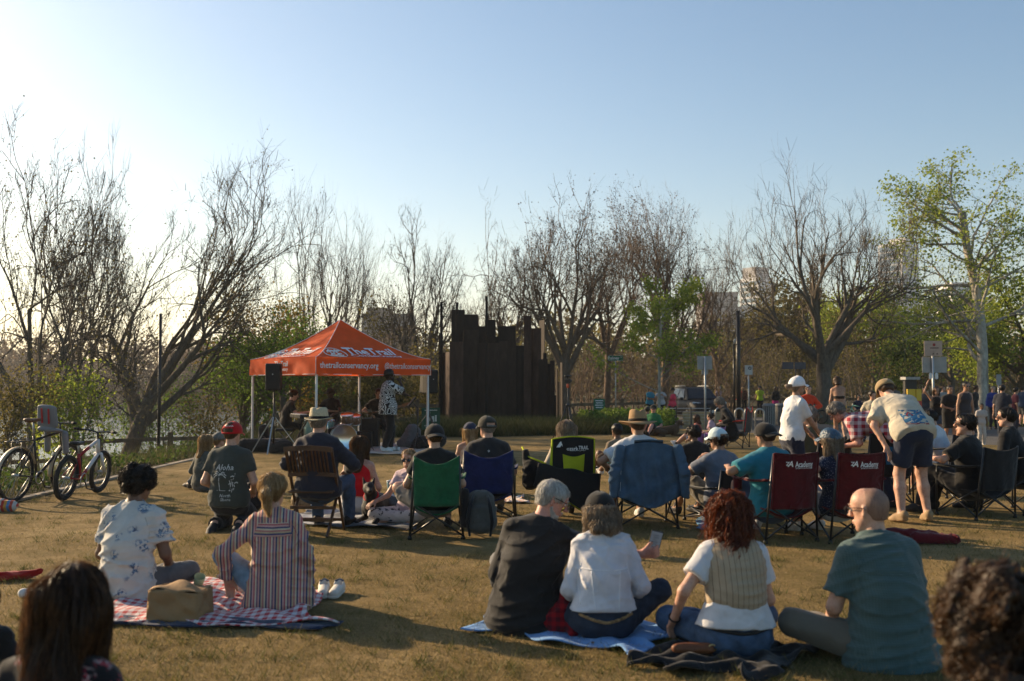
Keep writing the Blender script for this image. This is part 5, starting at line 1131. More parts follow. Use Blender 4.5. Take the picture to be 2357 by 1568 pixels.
# ------------------------------------------------------------------ folding camp chairs
def camp_chair(label, X, Y, yaw, fab, frame=None, s=1.0, h=.90, w=.52, seat=.42, arm=True, logo=None, fab2=None, top_dip=.05, trim=None, cup=None, net=None, group='folding camp chairs'):
    frame = frame or BLKM; o = empty('camp_chair', (X, Y, 0), rad(yaw), label, 'camp chair', group, s); hw = w/2; fab2 = fab2 or fab
    for q in (-1, 1):
        m = MB(); m.tube([(q*(hw+.045), -.27, .02), (q*(hw+.02), -.30, seat+.05), (q*hw, -.36, h)], .0115, 8); m.build('leg', frame, o, True)
        m = MB(); m.tube([(q*(hw+.045), .28, .02), (q*(hw+.05), .27, .40), (q*(hw+.05), .26, seat+.22)], .0115, 8); m.build('leg', frame, o, True)
        for yy in (-.27, .28): m = MB(); m.lathe([(.022, 0), (.022, .02), (.014, .04)], 10, (q*(hw+.045), yy, 0)); m.build('foot', BLK, o, True)
        m = MB(); m.tube([(q*(hw+.045), -.27, .04), (q*hw, .27, seat)], .0095, 7); m.build('brace', frame, o, True)
        m = MB(); m.tube([(q*(hw+.04), .28, .04), (q*hw, -.25, seat-.02)], .0095, 7); m.build('brace', frame, o, True)
        for yy, ye in ((-.275, -.25), (.285, .27)): m = MB(); m.tube([(q*(hw+.04), yy-.012*q, .04), (-q*hw, ye-.012*q, seat-.01)], .0095, 7); m.build('brace', frame, o, True)
        if arm:
            m = MB(); m.grid(lambda u, v, q=q: (q*(hw+.03+.02*u)+(v-.5)*.075*(.7+.3*u), -.31+.60*u, seat+.245-.02*sin(pi*u)-.015*u-.01*cos((v-.5)*6)), 10, 4); ar = m.build('armrest', fab2, o, True, thick=.012)
            if trim: m = MB(); m.tube([(q*(hw+.03+.02*u)+q*.04*(.7+.3*u), -.31+.60*u, seat+.245-.02*sin(pi*u)-.015*u-.0) for u in np.linspace(0, 1, 10)], .006, 5); m.build('piping', trim, ar, True)
            if cup and q in cup:
                m = MB(); m.lathe([(.042, .02), (.046, .13), (.043, .13), (.040, .03)], 14, (q*(hw+.075), .2, seat+.09)); m.build('cup_holder', fab2, o, True)
    m = MB(); m.grid(lambda u, v: ((u-.5)*w*.98, -.27+.55*v, seat-.02-.11*sin(pi*u)*(.35+.65*sin(pi*min(1, .15+v*.8)))-.03*(1-v)), 10, 10); m.build('seat', fab, o, True, thick=.012)
    z0 = seat-.03
    def bk(u, v):
        z = z0+(h-z0)*v-top_dip*sin(pi*u)*v**3*.9; y = -.30-.06*v-.075*sin(pi*u)*(1-.55*v)-.010*sin(u*17+v*3)*(1-v)-.008*abs(sin((u+v)*9))*v-.008*abs(sin((u-v)*9))*v
        return ((u-.5)*(w+.01)*(1-.01*v), y, z)
    m = MB(); m.grid(bk, 16, 14); br = m.build('backrest', fab, o, True, thick=.010)
    if trim:
        m = MB(); m.tube([A(bk(0, v))+A([0, -.008, 0]) for v in np.linspace(0, 1, 10)]+[A(bk(u, 1))+A([0, -.004, .004]) for u in np.linspace(.03, .97, 14)]+[A(bk(1, v))+A([0, -.008, 0]) for v in np.linspace(1, 0, 10)], .008, 6); m.build('piping', trim, br, True)
    if net:
        mt, v0, v1, u0, u1 = net; m = MB(); m.grid(lambda u, v: A(bk(u0+(u1-u0)*u+(.04*(1-v) if u < .5 else -.04*(1-v)), v0+(v1-v0)*v-.05*sin(pi*u)*v))+A([0, -.012, 0]), 10, 8); m.build('mesh_panel', mt, br, True)
    if logo:
        for (b, sz, dx, dz, kw) in logo:
            def cf(W):
                u = np.clip(W[:, 0]/w+.5, 0, 1); out = []
                for p, uu in zip(W, u):
                    v = np.clip((p[2]-z0)/(h-z0), 0, 1); q = bk(uu, v); out.append((p[0], q[1]-.022+(p[1])*.2, p[2]))
                return A(out)
            text(b, sz, (dx, 0, z0+(h-z0)*dz), (1, 0, 0), (0, 0, 1), INK, br, conform=cf, **kw)
    return o
# ================================================================== people
def local(R, w): return rotz(-R['root'].rotation_euler[2]) @ (A(w, float)-A(R['root'].location))/R['root'].scale[0]
def loc_of(loc, yaw, s, w): return rotz(-rad(yaw)) @ (A(w, float)-A([loc[0], loc[1], 0]))/s
def strip(R, fld, pts, mt, r=.003, dr=(0, 1, 0), start=-.6, name='seam', parent=None):
    P = A([(p[0], start, p[1]) for p in smooth_path(pts, max(10, len(pts)*5))]); Q = fld.slide(P, dr, .001, 1.4); m = MB(); m.tube(Q, r, 5); return m.build(name, mt, parent or R['root'], True)
def garment(R, name, mt, prims, vox, wr=.005, seed=3, cuts=()):
    f = Field(prims, vox); f.wrinkle(wr, seed)
    for o, n in cuts: f.cut(o, n)
    V, F = f.mesh(); return mesh_np(name, V, F, mt, R['root']), f
def print_text(R, fld, body, size, x, z, mt, parent, name='print', **k):
    V, F = text_vf(body, size, 0, k.get('bold', 0), 1.0, 1); V[:, 0] += k.get('shear', 0)*V[:, 1]
    if 'width' in k: V[:, 0] *= k['width']/(V[:, 0].max()-V[:, 0].min())
    a = k.get('rot', 0); V = V @ rotz(a).T
    W = np.stack([V[:, 0]+x, np.full(len(V), -.6), V[:, 1]+z], 1); W = fld.slide(W, (0, 1, 0), k.get('off', .008), 1.4)
    return mesh_np(name, W, F, mt, parent, False)
DENIM = mat('denim', (.055, .095, .17), .9, .35, 12, .5, 160); DENIM_D = mat('denim_dark', (.026, .036, .058), .9, .35, 12, .5, 160); DENIM_L = mat('denim_pale', (.22, .30, .38), .9, .3, 10, .5, 120)
KHAKI = cloth('khaki_trousers', (.13, .115, .09)); GREYP = cloth('grey_trousers', (.16, .155, .15)); DARKP = cloth('dark_trousers', (.022, .021, .022)); NAVY = cloth('navy_cloth', (.020, .024, .045)); BLACKT = cloth('black_tee', (.014, .013, .013)); WHITET = cloth('white_tee', (.62, .61, .62), trans=.08)
WSHOE = mat('white_shoe', (.58, .56, .53), .7, .1, 30, .2, 80); BSHOE = mat('black_shoe', (.02, .019, .02), .7, .1); TSHOE = mat('tan_shoe', (.30, .20, .11), .8, .15)
FR = .010; MI = .0175
# ---- foreground row
p = gp(275, 1392); LM1 = (p[0], p[1])
M1 = person('man in white shirt with blue flower print sitting cross-legged on the checked blanket', (p[0], p[1]+.12, .03), -4, 'cross', .97, 0, 1.05, 'brown', lean=(10, 0), slouch=.045, head=(-28, -6, 0), vox=FR,
       top=dict(mat=cloth('floral_shirt', (.6, .57, .52), blotches((.58, .555, .51), [(.10, .16, .25), (.16, .25, .36), (.07, .10, .17)], 42, .52, 8.5), trans=.08), sleeve=.72, se=.028, fall=.075, loose=.028, e=.018, wr=.012, collar=1), bot=dict(mat=cloth('slate_trousers', (.10, .10, .105))), shoe=WSHOE,
       hair=('curlyshort', 'black', dict(th=.030, lump=.010, n=1100, steps=6, step=.012, curl=.010, cf=160, sw=.0045, selz=-.05, jit=.9)), seed=4, arms={'L': (A([-.18, .30, .16]), (-.45, -.5, -.8)), 'R': (A([.2, .28, .18]), (.5, -.5, -.8))})
p = gp(625, 1412); STR = [(.45, .16, .13), (.55, .44, .30), (.05, .05, .11), (.56, .30, .26), (.42, .10, .10), (.58, .47, .34), (.20, .10, .14), (.55, .28, .22), (.05, .055, .12), (.50, .34, .20)]
W2 = person('blonde woman in pink and navy striped shirt sitting on the checked blanket', (p[0]+.02, p[1]+.12, .03), 10, 'ground', .95, 1, 1.08, 'light', lean=(8, -6), head=(-14, -4, 0), vox=FR,
       top=dict(mat=cloth('striped_shirt', (.5, .3, .25), stripes(STR, .105)), sleeve=1.9, se=.02, fall=.06, loose=.045, e=.02, wr=.013, collar=1), bot=dict(mat=DENIM_L), shoe=WSHOE,
       arms={'L': (A([-.36, .10, .17]), (-.8, -.8, 0)), 'R': (A([.2, .12, .10]), (.4, -.4, -.9))}, legs={'L': (A([-.30, .52, .08]), (-.8, .2, .7), (-.2, 1, .2)), 'R': (A([-.10, .60, .07]), (-.1, .2, 1), (0, 1, .2))},
       hair=('pony', 'blond', dict(th=.014, L=.15, bk=(.02, 0, 0), n=900, steps=9, step=.020, sw=.0035, selz=-.09, z=-.02, jit=.25)), seed=9)
m = MB(); hh = W2['h']
for q in (-1, 1): m.tube([hh(q*.012, -.128, .03), hh(q*.03, -.150, .0), hh(q*.022, -.15, -.04), hh(q*.008, -.142, -.055)], .006, 6)
m.build('hair_claw', mat('claw_lilac', (.5, .42, .50), .2, .1), W2['root'], True)
p = gp(1225, 1462); L3 = (p[0]-.04, p[1]+.13); y3 = -6
W3h = at(1478, 1286, 6.32)
M3 = person('white-haired bearded man in black shirt holding a phone on the blue towel', (L3[0], L3[1], .03), y3, 'cross', .99, 0, 1.16, 'pink', lean=(18, 9), slouch=.06, head=(-78, -22, 0), vox=FR, face=True,
       top=dict(mat=cloth('black_shirt', (.016, .0145, .014), rough=.8), sleeve={'L': 1.85, 'R': 1.3}, se=.03, fall=.085, loose=.04, e=.022, wr=.012, collar=1), bot=dict(mat=GREYP), shoe=BSHOE,
       arms={'L': (A([-.16, .30, .14]), (-.4, -.4, -.9)), 'R': (loc_of(L3, y3, .99, W3h), (.2, .3, -1))}, curlR=.9, palm={'R': (-.2, 1, .3)}, glasses='clear', legs={'L': (A([.14, .44, .075]), (.1, 1, .3), (.6, .5, -.1))},
       hair=('short', 'white', dict(th=.008, lump=.002, n=1500, steps=5, step=.016, sw=.003, selz=-.06, jit=.25, off=.0025)), beard=('white', .012), seed=12)
p = gp(1395, 1487); LW4 = (p[0], p[1]+.13)
M4 = person('woman in white jacket and black cap sitting on the blue towel', (LW4[0], LW4[1], .03), 4, 'cross', .90, 1, 1.08, 'light', lean=(12, 1), head=(10, -8, 0), vox=FR,
       top=dict(mat=cloth('white_jacket', (.62, .62, .66), trans=.10, bump=.5), sleeve=1.75, se=.022, hem=-.055, loose=.012, e=.024, wr=.010, collar=1, name='jacket'), bot=dict(mat=DENIM_D, e=.016), shoe=WSHOE,
       arms={'L': (A([-.17, .26, .16]), (-.4, -.4, -.9)), 'R': (A([.19, .2, .16]), (.45, -.4, -.9))}, legs={'R': (A([.06, .36, .06]), (1, .65, .42), (-.8, .5, -.1))},
       hair=('bob', 'ash', dict(th=.022, L=.085, w=.098, tip=1.05, side=1.0, n=1300, steps=8, step=.024, sw=.0035, selz=-.1, lump=.006, curl=.004, cf=40, jit=.5)), hat=('cap', cloth('black_cap', (.016, .015, .015), bump=.2), True, False, False, .135), seed=21)
WSE = mat('white_seam', (.72, .72, .74), .9, .05); J = M4['top']
for q in (-1, 1): strip(M4, J, [(q*.075, .17), (q*.085, .30), (q*.092, .43)], WSE, .005, parent=M4['top_ob']); strip(M4, J, [(q*.165, .22), (q*.17, .36), (q*.15, .47)], WSE, .004, parent=M4['top_ob'])
strip(M4, J, [(-.16, .44), (0, .437), (.16, .44)], WSE, .004, parent=M4['top_ob']); strip(M4, J, [(-.18, .16), (0, .155), (.18, .16)], WSE, .004, parent=M4['top_ob'])
fB = M4['bot']; strip(M4, fB, [(-.17, .155), (-.08, .125), (0, .108), (.08, .125), (.17, .155)], mat('woven_belt', (.32, .20, .09), .8, .5, 60), .011, name='belt')
p = gp(1708, 1528); LW5 = (p[0], p[1]+.13)
M5 = person('woman with red curly hair and pinstriped beige waistcoat sitting on a black jacket', (LW5[0], LW5[1], .03), 6, 'cross', .93, 1, 1.12, 'light', lean=(10, 1), head=(2, -10, 0), vox=FR,
       top=dict(mat=WHITET, sleeve=.62, se=.030, hem=-.05, loose=.026, e=.014, wr=.003), bot=dict(mat=DENIM, e=.016), shoe=BSHOE,
       arms={'L': (A([-.33, .17, .17]), (-.6, -1, .1)), 'R': (A([.17, .28, .16]), (.4, -.4, -.9))}, palm={'L': (.2, .3, -1)},
       hair=('curly', 'red', dict(th=.020, L=.42, w=.088, tip=.6, side=.75, back=.19, lump=.012, n=2400, steps=12, step=.028, curl=.010, cf=75, sw=.0042, selz=-.02, off=.006, jit=.55)), seed=31)
vs_ = cloth('pinstripe_waistcoat', (.36, .28, .19), stripes([(.37, .285, .19)]*11+[(.10, .055, .03)], .031), bump=.25)
tt_ = M5['torso']; vest, vf = garment(M5, 'waistcoat', vs_, [infl(tt_[1], .026), infl(tt_[2], .030), infl(tt_[3], .030)]+[seg(M5['N']-M5['up']*.012, M5['N']-M5['up']*.055+M5['lat']*q*.115, .062, .074, k=.05) for q in (-1, 1)], FR, .004, 5, [(M5['P']+M5['up']*.085, -M5['up'])])
strip(M5, M5['bot'], [(-.17, .160), (0, .135), (.17, .160)], mat('black_belt', (.015, .013, .012), .5, .1), .013, name='belt'); m = MB(); m.torus(local(M5, LW5+(0,)) if False else M5['limbs']['L'][2], .034, .006, nrm(M5['limbs']['L'][2]-M5['limbs']['L'][1]), 16, 6); m.build('watch_strap', BLK, M5['root'], True)
p = gp(2018, 1545); LM6 = (p[0]+.13, p[1]+.14)
M6 = person('bald man in dark green shirt and glasses sitting on the grass at right', (LM6[0], LM6[1], 0), 12, 'cross', 1.02, 0, 1.2, 'light', lean=(10, -2), slouch=.04, head=(34, -3, 0), vox=FR, face=True, glasses='clear', hair=('buzz', 'stubble', dict(th=.0012, lump=.0003)),
       top=dict(mat=cloth('green_check_shirt', (.07, .12, .12), gingham((.050, .085, .083), (.068, .110, .106), .012, (0, 2)), rough=.75), sleeve=.78, se=.034, fall=.10, loose=.045, e=.022, wr=.009, collar=1), bot=dict(mat=KHAKI, e=.018), shoe=mat('tan_sole_shoe', (.20, .085, .04), .7, .15),
       arms={'L': (A([-.18, .30, .17]), (-.6, -.4, -.8)), 'R': (A([.16, .34, .18]), (.5, -.4, -.8))}, legs={'L': (A([-.02, .22, .075]), (-1, .45, .25), (-.75, -.45, -.15))}, seed=44)
strip(M6, M6['top'], [(-.2, .50), (-.1, .487), (0, .483), (.1, .487), (.2, .50)], MATS['green_check_shirt'], .004, parent=M6['top_ob'])
FL1 = at(150, 1400, 3.2)
HAIR['chestnut'] = ((.045, .022, .011), (.20, .095, .04))
person('woman with long dark brown hair in black floral top at the bottom left corner', (FL1[0]-.05, 3.2, 0), -6, 'ground', .97, 1, 1.0, 'light', lean=(6, 2), head=(-4, -2, 3), vox=.010, ph=.11,
       top=dict(mat=cloth('black_floral_top', (.014, .013, .015), blotches((.012, .0115, .013), [(.35, .04, .05), (.40, .28, .26), (.30, .02, .04)], 45, .50, 10)), sleeve=1.8, se=.02, fall=.08, loose=.03, e=.016), bot=dict(mat=DARKP),
       hair=('long', 'chestnut', dict(th=.018, L=.30, w=.092, tip=.75, side=.9, back=.13, n=2600, steps=13, step=.038, sw=.0026, selz=-.02, lump=.008, lf=34, jit=.22, off=.006, curl=.006, cf=22)), seed=51)
HAIR['cocoa'] = ((.05, .028, .015), (.17, .09, .045))
FC = at(2330, 1440, 2.7)
person('person with big curly brown hair at the bottom right corner, very close', (FC[0]+.02, 2.75, 0), 8, 'ground', 1.0, 1, 1.0, 'light', lean=(5, 0), vox=.01, ph=.145, top=dict(mat=WHITET, sleeve=.7, e=.012, fall=.1), bot=dict(mat=DARKP),
       hair=('curly', 'cocoa', dict(th=.036, L=.10, w=.11, tip=1.1, side=.9, lump=.02, n=2000, steps=8, step=.022, curl=.016, cf=120, sw=.0035, selz=-.12, off=.004, jit=.5)), seed=61)
FD = at(-50, 1450, 4.6)
person('child with light brown hair cut off by the left edge, behind the long-haired woman', (FD[0], 4.6, 0), 0, 'cross', .62, 0, 1, 'light', vox=.011, lean=(6, 0), top=dict(mat=BLACKT, sleeve=.6), bot=dict(mat=DARKP), hair=('short', 'brown', dict(th=.02, n=500, steps=5, step=.015, curl=.006, cf=120, sw=.004, selz=-.05, jit=.6)), seed=62)
def arm_seams(R, mt, x=.165, r=.0028):
    n = R['N'][2]
    for q in (-1, 1): strip(R, R['top'], [(q*(x-.035)+R['N'][0]*.5, n-.045), (q*x+R['N'][0]*.5, n-.12), (q*(x+.004), n-.20)], mt, r, parent=R['top_ob'])
arm_seams(M6, mat('seam_dark_green', (.045, .08, .08), .9, .1), .19); arm_seams(M1, mat('seam_grey', (.40, .38, .34), .9, .1), .165); arm_seams(M3, mat('seam_black', (.03, .027, .026), .8, .1), .18); arm_seams(W2, mat('seam_red', (.28, .08, .08), .9, .1), .15)
def yoke(R, mt, w=.135, lo=.12, hi=.03, n=12):
    z = R['N'][2]; x = R['N'][0]; W = A([(x*.8+w*(2*i/n-1)*(1-.25*j/n), -.7, z-lo+(lo-hi)*j/n) for i in range(n+1) for j in range(n+1)]); W = R['top'].slide(W, (0, 1, 0), .010, 1.6)
    mesh_np('yoke', W, [[i*(n+1)+j, (i+1)*(n+1)+j, (i+1)*(n+1)+j+1, i*(n+1)+j+1] for i in range(n) for j in range(n)], mt, R['top_ob'])
yoke(W2, cloth('striped_yoke', (.5, .3, .25), stripes(STR, .105, 2)))
# ---- things of the foreground row
BL = [gp(228, 1440)[:2], gp(735, 1450)[:2], gp(715, 1345)[:2], gp(360, 1338)[:2]]
drape('picnic_blanket', 'red and white checked picnic blanket under the couple', 'blanket', quadsheet(BL, .035, 6, lift=.014, wob=.06), 90, 70, cloth('gingham', (.5, .1, .1), gingham((.62, .58, .57), (.45, .018, .025), .062)))
drape('blanket_backing', None, None, quadsheet([BL[0]+A([.05, -.045]), BL[1]+A([.05, -.03]), BL[1]+A([.1, .12]), BL[0]+A([.05, .1])], .03, 16, lift=.004, wob=.05), 40, 8, cloth('blanket_navy', (.025, .035, .07))).parent = bpy.data.objects['picnic_blanket']
def paper_bag(label, c, yaw, w, d, h):
    o = empty('paper_bag', c, yaw, label, 'paper bag'); m = MB(); r = np.random.RandomState(3)
    nu = 12; f = lambda a, b: (a, b)
    for sgn, ax in ((-1, 0), (1, 0), (-1, 1), (1, 1)):
        def fn(u, v, sgn=sgn, ax=ax):
            k = .010*sin(u*7+sgn)*sin(v*9+ax*2)+.006*sin(u*17+v*13); t = (u-.5)
            if ax == 0: return (t*w*(1-.05*v), sgn*(d/2*(1-.06*v)+k*(1 if 0 < u < 1 else 0)), h*v*(1+.05*sin(u*5)))
            return (sgn*(w/2*(1-.05*v)+k*(1 if 0 < u < 1 else 0)), t*d*(1-.06*v), h*v*(1+.05*sin((.5+sgn*.5)*5)))
        m.grid(fn, 14, 12)
    m.build('bag_body', mat('kraft_paper', (.30, .18, .085), .85, .12, 5, .35, 14), o, True, thick=.003)
    m = MB(); m.grid(lambda u, v: ((u-.5)*w*.95, (v-.5)*d*.93, h*(1+.05*sin(u*5))+.012*sin(u*9+v*5)+.03*sin(pi*u)*sin(pi*v)), 14, 12); m.build('folded_top', MATS['kraft_paper'], o, True, thick=.003)
    return o
q = gp(393, 1440); paper_bag('brown paper bag lying on the checked blanket', (q[0]+.02, q[1]+.12, .02), -.12, .34, .24, .19)
def sneaker(label, c, yaw):
    o = empty('sneaker', c, yaw, label, 'shoe', 'pair of white sneakers beside the blanket')
    pr = [seg((0, -.10, .045), (0, .09, .035), .040, .038, (1, 0, 0), .040, .030), seg((0, -.10, .05), (0, -.08, .085), .038, .034, fb=1, k=.02), seg((0, -.085, .10), (0, -.06, .06), .026, .026, k=.01, op=-1)]
    V, F = Field(pr, .007).mesh(); mesh_np('upper', V, F, mat('sneaker_leather', (.60, .55, .48), .7, .12, 30), o)
    V, F = Field([seg((0, -.11, .016), (0, .11, .014), .044, .044, (1, 0, 0), .016, .015)], .007).mesh(); mesh_np('sole', V, F, mat('sneaker_sole', (.52, .47, .40), .8, .1), o)
    m = MB()
    for k in range(4): m.tube([(-.024, -.03+k*.022, .068-k*.003), (0, -.028+k*.022, .077-k*.004), (.024, -.03+k*.022, .068-k*.003)], .004, 5)
    m.build('laces', WHT, o, True); m = MB(); m.tube([(-.03, -.09, .088), (0, -.128, .095), (.03, -.09, .088)], .008, 6); m.build('collar', mat('sneaker_blue', (.06, .09, .14), .8, 0), o, True); return o
q = gp(744, 1372); sneaker('left white sneaker of the pair beside the checked blanket', (q[0], q[1], 0), pi+.12); q = gp(774, 1372); sneaker('right white sneaker of the pair beside the checked blanket', (q[0], q[1], 0), pi-.05)
q = gp(455, 1362); m = MB(); m.lathe([(.030, 0), (.040, .10), (.037, .10), (.028, .006)], 18, (q[0], q[1], .035), rotx(.5) @ roty(.3)); thing1(m, 'drink_cup', mat('pale_green_plastic', (.42, .46, .25), .5, .1), 'pale green cup tipped on the checked blanket', 'cup', smooth=True)
blob('snack_packet', 'small crumpled food packet on the checked blanket behind the paper bag', 'packet', (*gp(425, 1352)[:2], .03), [seg((-.1, 0, .02), (.12, .02, .02), .035, .03)], mat('packet_pattern', (.2, .15, .1), .6, .3, 30, pattern=blotches((.5, .45, .38), [(.05, .04, .03), (.3, .1, .05)], 60, .5, 30)), .01, .01)
drape('bath_towel', 'light blue towel spread under the older couple', 'towel', quadsheet([gp(1085, 1452)[:2], gp(1470, 1516)[:2], gp(1560, 1455)[:2], gp(1180, 1398)[:2]], .03, 8, lift=.012, wob=.05), 70, 46, cloth('terry_blue', (.15, .31, .58), bump=.8, bs=120))
blob('plaid_bundle', 'dark red cloth bundle between the older couple', 'bundle', (*gp(1288, 1462)[:2], .02), [seg((-.03, .02, .06), (.05, .02, .10), .09, .085), seg((.03, 0, .14), (.05, .05, .22), .06, .05), seg((.08, -.06, .03), (.1, -.05, .03), .05, .04)], cloth('dark_red_plaid', (.25, .01, .015), gingham((.30, .008, .012), (.08, .006, .012), .05, (0, 2))), .011, .01, floor=False)
drape('spread_jacket', 'black jacket spread on the grass under the red-haired woman', 'jacket', quadsheet([gp(1445, 1545)[:2], gp(1800, 1566)[:2], gp(1870, 1500)[:2], gp(1560, 1480)[:2]], .05, 9, lift=.012, wob=.09), 60, 40, cloth('black_jacket', (.012, .011, .011), rough=.7))
o = blob('leather_pouch', 'brown leather pouch with brass buckle beside the red-haired woman', 'pouch', (*gp(1600, 1522)[:2], .045), [seg((-.10, 0, .02), (.08, 0, .025), .03, .03)], mat('brown_leather', (.16, .055, .022), .5, .2, 20, .2, 60), .01, .004, floor=False)
m = MB(); m.torus((.09, -.02, .03), .022, .004, (0, 1, .3), 12, 5); m.build('buckle', mat('brass', (.6, .45, .2), .3, .1, metal=1), o, True)
ph_ = at(1508, 1246, 6.32); o = empty('mobile_phone', ph_, -.15, 'dark mobile phone with lit screen in the hand of the man in black shirt', 'phone'); Rp = rotx(.35) @ roty(.22); m = MB(); m.box((0, 0, 0), (.076, .009, .150), Rp); m.build('case', BLK, o, bev=.003)
m = MB(); m.box(Rp @ A([0, -.0055, 0]), (.068, .001, .140), Rp); m.build('screen', mat('phone_screen', (.03, .035, .045), .45, 0, spec=.1, emit=((.30, .36, .44), .10)), o); m = MB()
for k in range(6): m.box(Rp @ A([-.006+.004*(k % 2), -.0065, .045-k*.016]), (.045-.01*(k % 3), .0006, .004), Rp)
m.build('screen_lines', mat('phone_lines', (.05, .06, .08), .3, 0), o)
blob('red_cloth', 'crumpled red cloth on the grass at the left edge', 'cloth', (*gp(20, 1338)[:2], 0), [seg((-.2, .0, .03), (.10, .05, .035), .10, .06, (0, 1, 0), .035, .03), seg((.08, .05, .03), (.2, .1, .05), .05, .02)], cloth('red_cloth', (.30, .012, .012)), .014, .014, floor=True)
blob('white_slipper', 'white slipper on the grass beside the long-haired woman', 'shoe', (*gp(72, 1376)[:2], 0), [seg((-.06, 0, .03), (.07, .02, .025), .035, .03)], WSHOE, .012, .002)
bb_ = cloth('rainbow_bag', (.4, .1, .05), stripes([(.45, .05, .03), (.55, .25, .05), (.08, .2, .35), (.5, .08, .05), (.5, .45, .4)], .16)); blob('striped_bag', 'red, orange and blue striped bag at the left edge by the bicycle', 'bag', (*gp(8, 1178)[:2], 0), [seg((-.12, 0, .07), (.10, .0, .07), .09, .07)], bb_, .016, .012)
# ---- middle row: ground sitters on the left
p = gp(525, 1222)
C1 = person('man in red cap and dark olive tee with palm print kneeling on the grass', (p[0], p[1]+.02, 0), -4, 'kneel', 1.0, 0, 1.08, 'light', lean=(3, 0), head=(-12, -3, 0), vox=.012,
       top=dict(mat=cloth('olive_tee', (.050, .055, .046)), sleeve=.62, se=.022, hem=.05, loose=.016, e=.016, wr=.006), bot=dict(mat=DARKP, e=.018), shoe=BSHOE, hair=('buzz', 'brown', dict(th=.004)),
       hat=('cap', cloth('red_cap', (.42, .010, .012), bump=.15), True, True), seed=71)
PR = mat('shirt_print', (.52, .52, .49), .9, .15, 40); ft = C1['top']; z0 = C1['P'][2]
print_text(C1, ft, 'Aloha', .085, .0, z0+.36, PR, C1['top_ob'], shear=.25, bold=.012, width=.19); print_text(C1, ft, 'North', .045, .015, z0+.075, PR, C1['top_ob'], shear=.2, bold=.01); print_text(C1, ft, 'Shore', .045, .02, z0+.035, PR, C1['top_ob'], shear=.2, bold=.01)
def pstrip(R, pts, r): return strip(R, R['top'], pts, PR, r, name='print', parent=R['top_ob'])
pstrip(C1, [(-.045, z0+.13), (-.058, z0+.21), (-.05, z0+.285)], .004)
for a in (.1, .7, 1.5, 2.2, 3.0, 3.6, 5.9): pstrip(C1, [(-.05, z0+.285), (-.05+.04*cos(a), z0+.285+.03*sin(a)+.012), (-.05+.075*cos(a), z0+.285+.045*sin(a)-.012)], .005)
pstrip(C1, [(.02+.085*cos(a), z0+.29+.085*sin(a)) for a in np.linspace(-.9, 3.6, 16)], .0025); pstrip(C1, [(-.10, z0+.13), (0, z0+.125), (.07, z0+.13)], .003)
for dx, dz, h_ in ((.055, .12, .12), (.075, .11, .13), (.09, .13, .08)): pstrip(C1, [(dx, z0+dz), (dx+.012, z0+dz+h_*.5), (dx-.004, z0+dz+h_)], .005)
for dx, dz in ((.065, .265), (.045, .19), (.10, .2)): pstrip(C1, [(dx, z0+dz), (dx+.02, z0+dz+.012), (dx+.03, z0+dz)], .006)
m = MB(); print_text(C1, Field([seg(C1['h'](0, -.02, .03), C1['h'](0, 0, .05), .1, .1)], .01), 'ALOHA', .026, C1['h'](0, 0, 0)[0], C1['h'](0, 0, .085)[2], INK, C1['root'], name='cap_lettering')
blob('backpack', 'black backpack standing beside the kneeling man', 'backpack', (*gp(578, 1190)[:2], 0), [seg((0, 0, .14), (0, .02, .33), .13, .10, (1, 0, 0), .10, .08)], MATS['black_nylon'], .018, .012, 8)
p = gp(458, 1132); person('blonde girl with ponytail sitting on the grass left of the kneeling man', (p[0], p[1]+.1, 0), -35, 'ground', .86, 1, .95, 'light', lean=(6, 0), head=(-10, 0, 0), vox=.016, top=dict(mat=cloth('camo_top', (.09, .085, .07), blotches((.08, .08, .065), [(.14, .13, .1), (.04, .045, .035)], 14, .5, 5)), sleeve=1.8, e=.016), bot=dict(mat=cloth('grey_leggings', (.09, .095, .095))), shoe=BSHOE,
       legs={'L': (A([-.45, .1, .08]), (-.2, .6, .7), (-1, .2, .1))}, hair=('long', 'blond', dict(th=.018, L=.20, w=.07, n=500, steps=12, step=.03, sw=.005)), seed=72)
p = gp(487, 1128); person('girl in camouflage cap sitting beside the blonde girl', (p[0], p[1]+.2, 0), -20, 'ground', .88, 1, .95, 'light', lean=(4, 0), head=(-30, 4, 0), vox=.016, top=dict(mat=MATS['camo_top'], sleeve=1.8, e=.016), bot=dict(mat=MATS['grey_leggings']), shoe=BSHOE, hair=('pony', 'blond', dict(th=.014, L=.22, n=300, steps=9, step=.03, sw=.005)), hat=('cap', cloth('camo_cap', (.12, .115, .10), blotches((.13, .125, .11), [(.06, .06, .05), (.2, .19, .17)], 30, .5, 9))), seed=73)
p = gp(820, 1188); person('woman in red halter top with long brown hair sitting on the grey blanket', (p[0], p[1]+.1, .02), -8, 'cross', .96, 1, .96, 'light', lean=(6, 0), head=(-6, 2, 0), vox=MI, top=dict(mat=cloth('red_halter', (.52, .006, .012)), sleeve=0, tank=True, hem=-.09, e=.010, name='halter_top'), bot=dict(mat=cloth('pale_trousers', (.50, .46, .44))), shoe=WSHOE,
       hair=('long', 'brown', dict(th=.020, L=.25, w=.085, tip=.8, back=.11, n=900, steps=14, step=.03, sw=.005, jit=.15, selz=0)), seed=74)
drape('ground_blanket', 'dark and silver blanket behind the wooden chair and under the dog', 'blanket', quadsheet([gp(690, 1212)[:2], gp(960, 1222)[:2], gp(970, 1178)[:2], gp(700, 1176)[:2]], .04, 12, lift=.012), 50, 30, cloth('silver_blanket', (.2, .2, .22), stripes([(.10, .11, .13), (.40, .40, .41), (.05, .055, .07)], .5, 1)))
p = gp(928, 1212); yg = 158; Lg = (p[0], p[1]+.0)
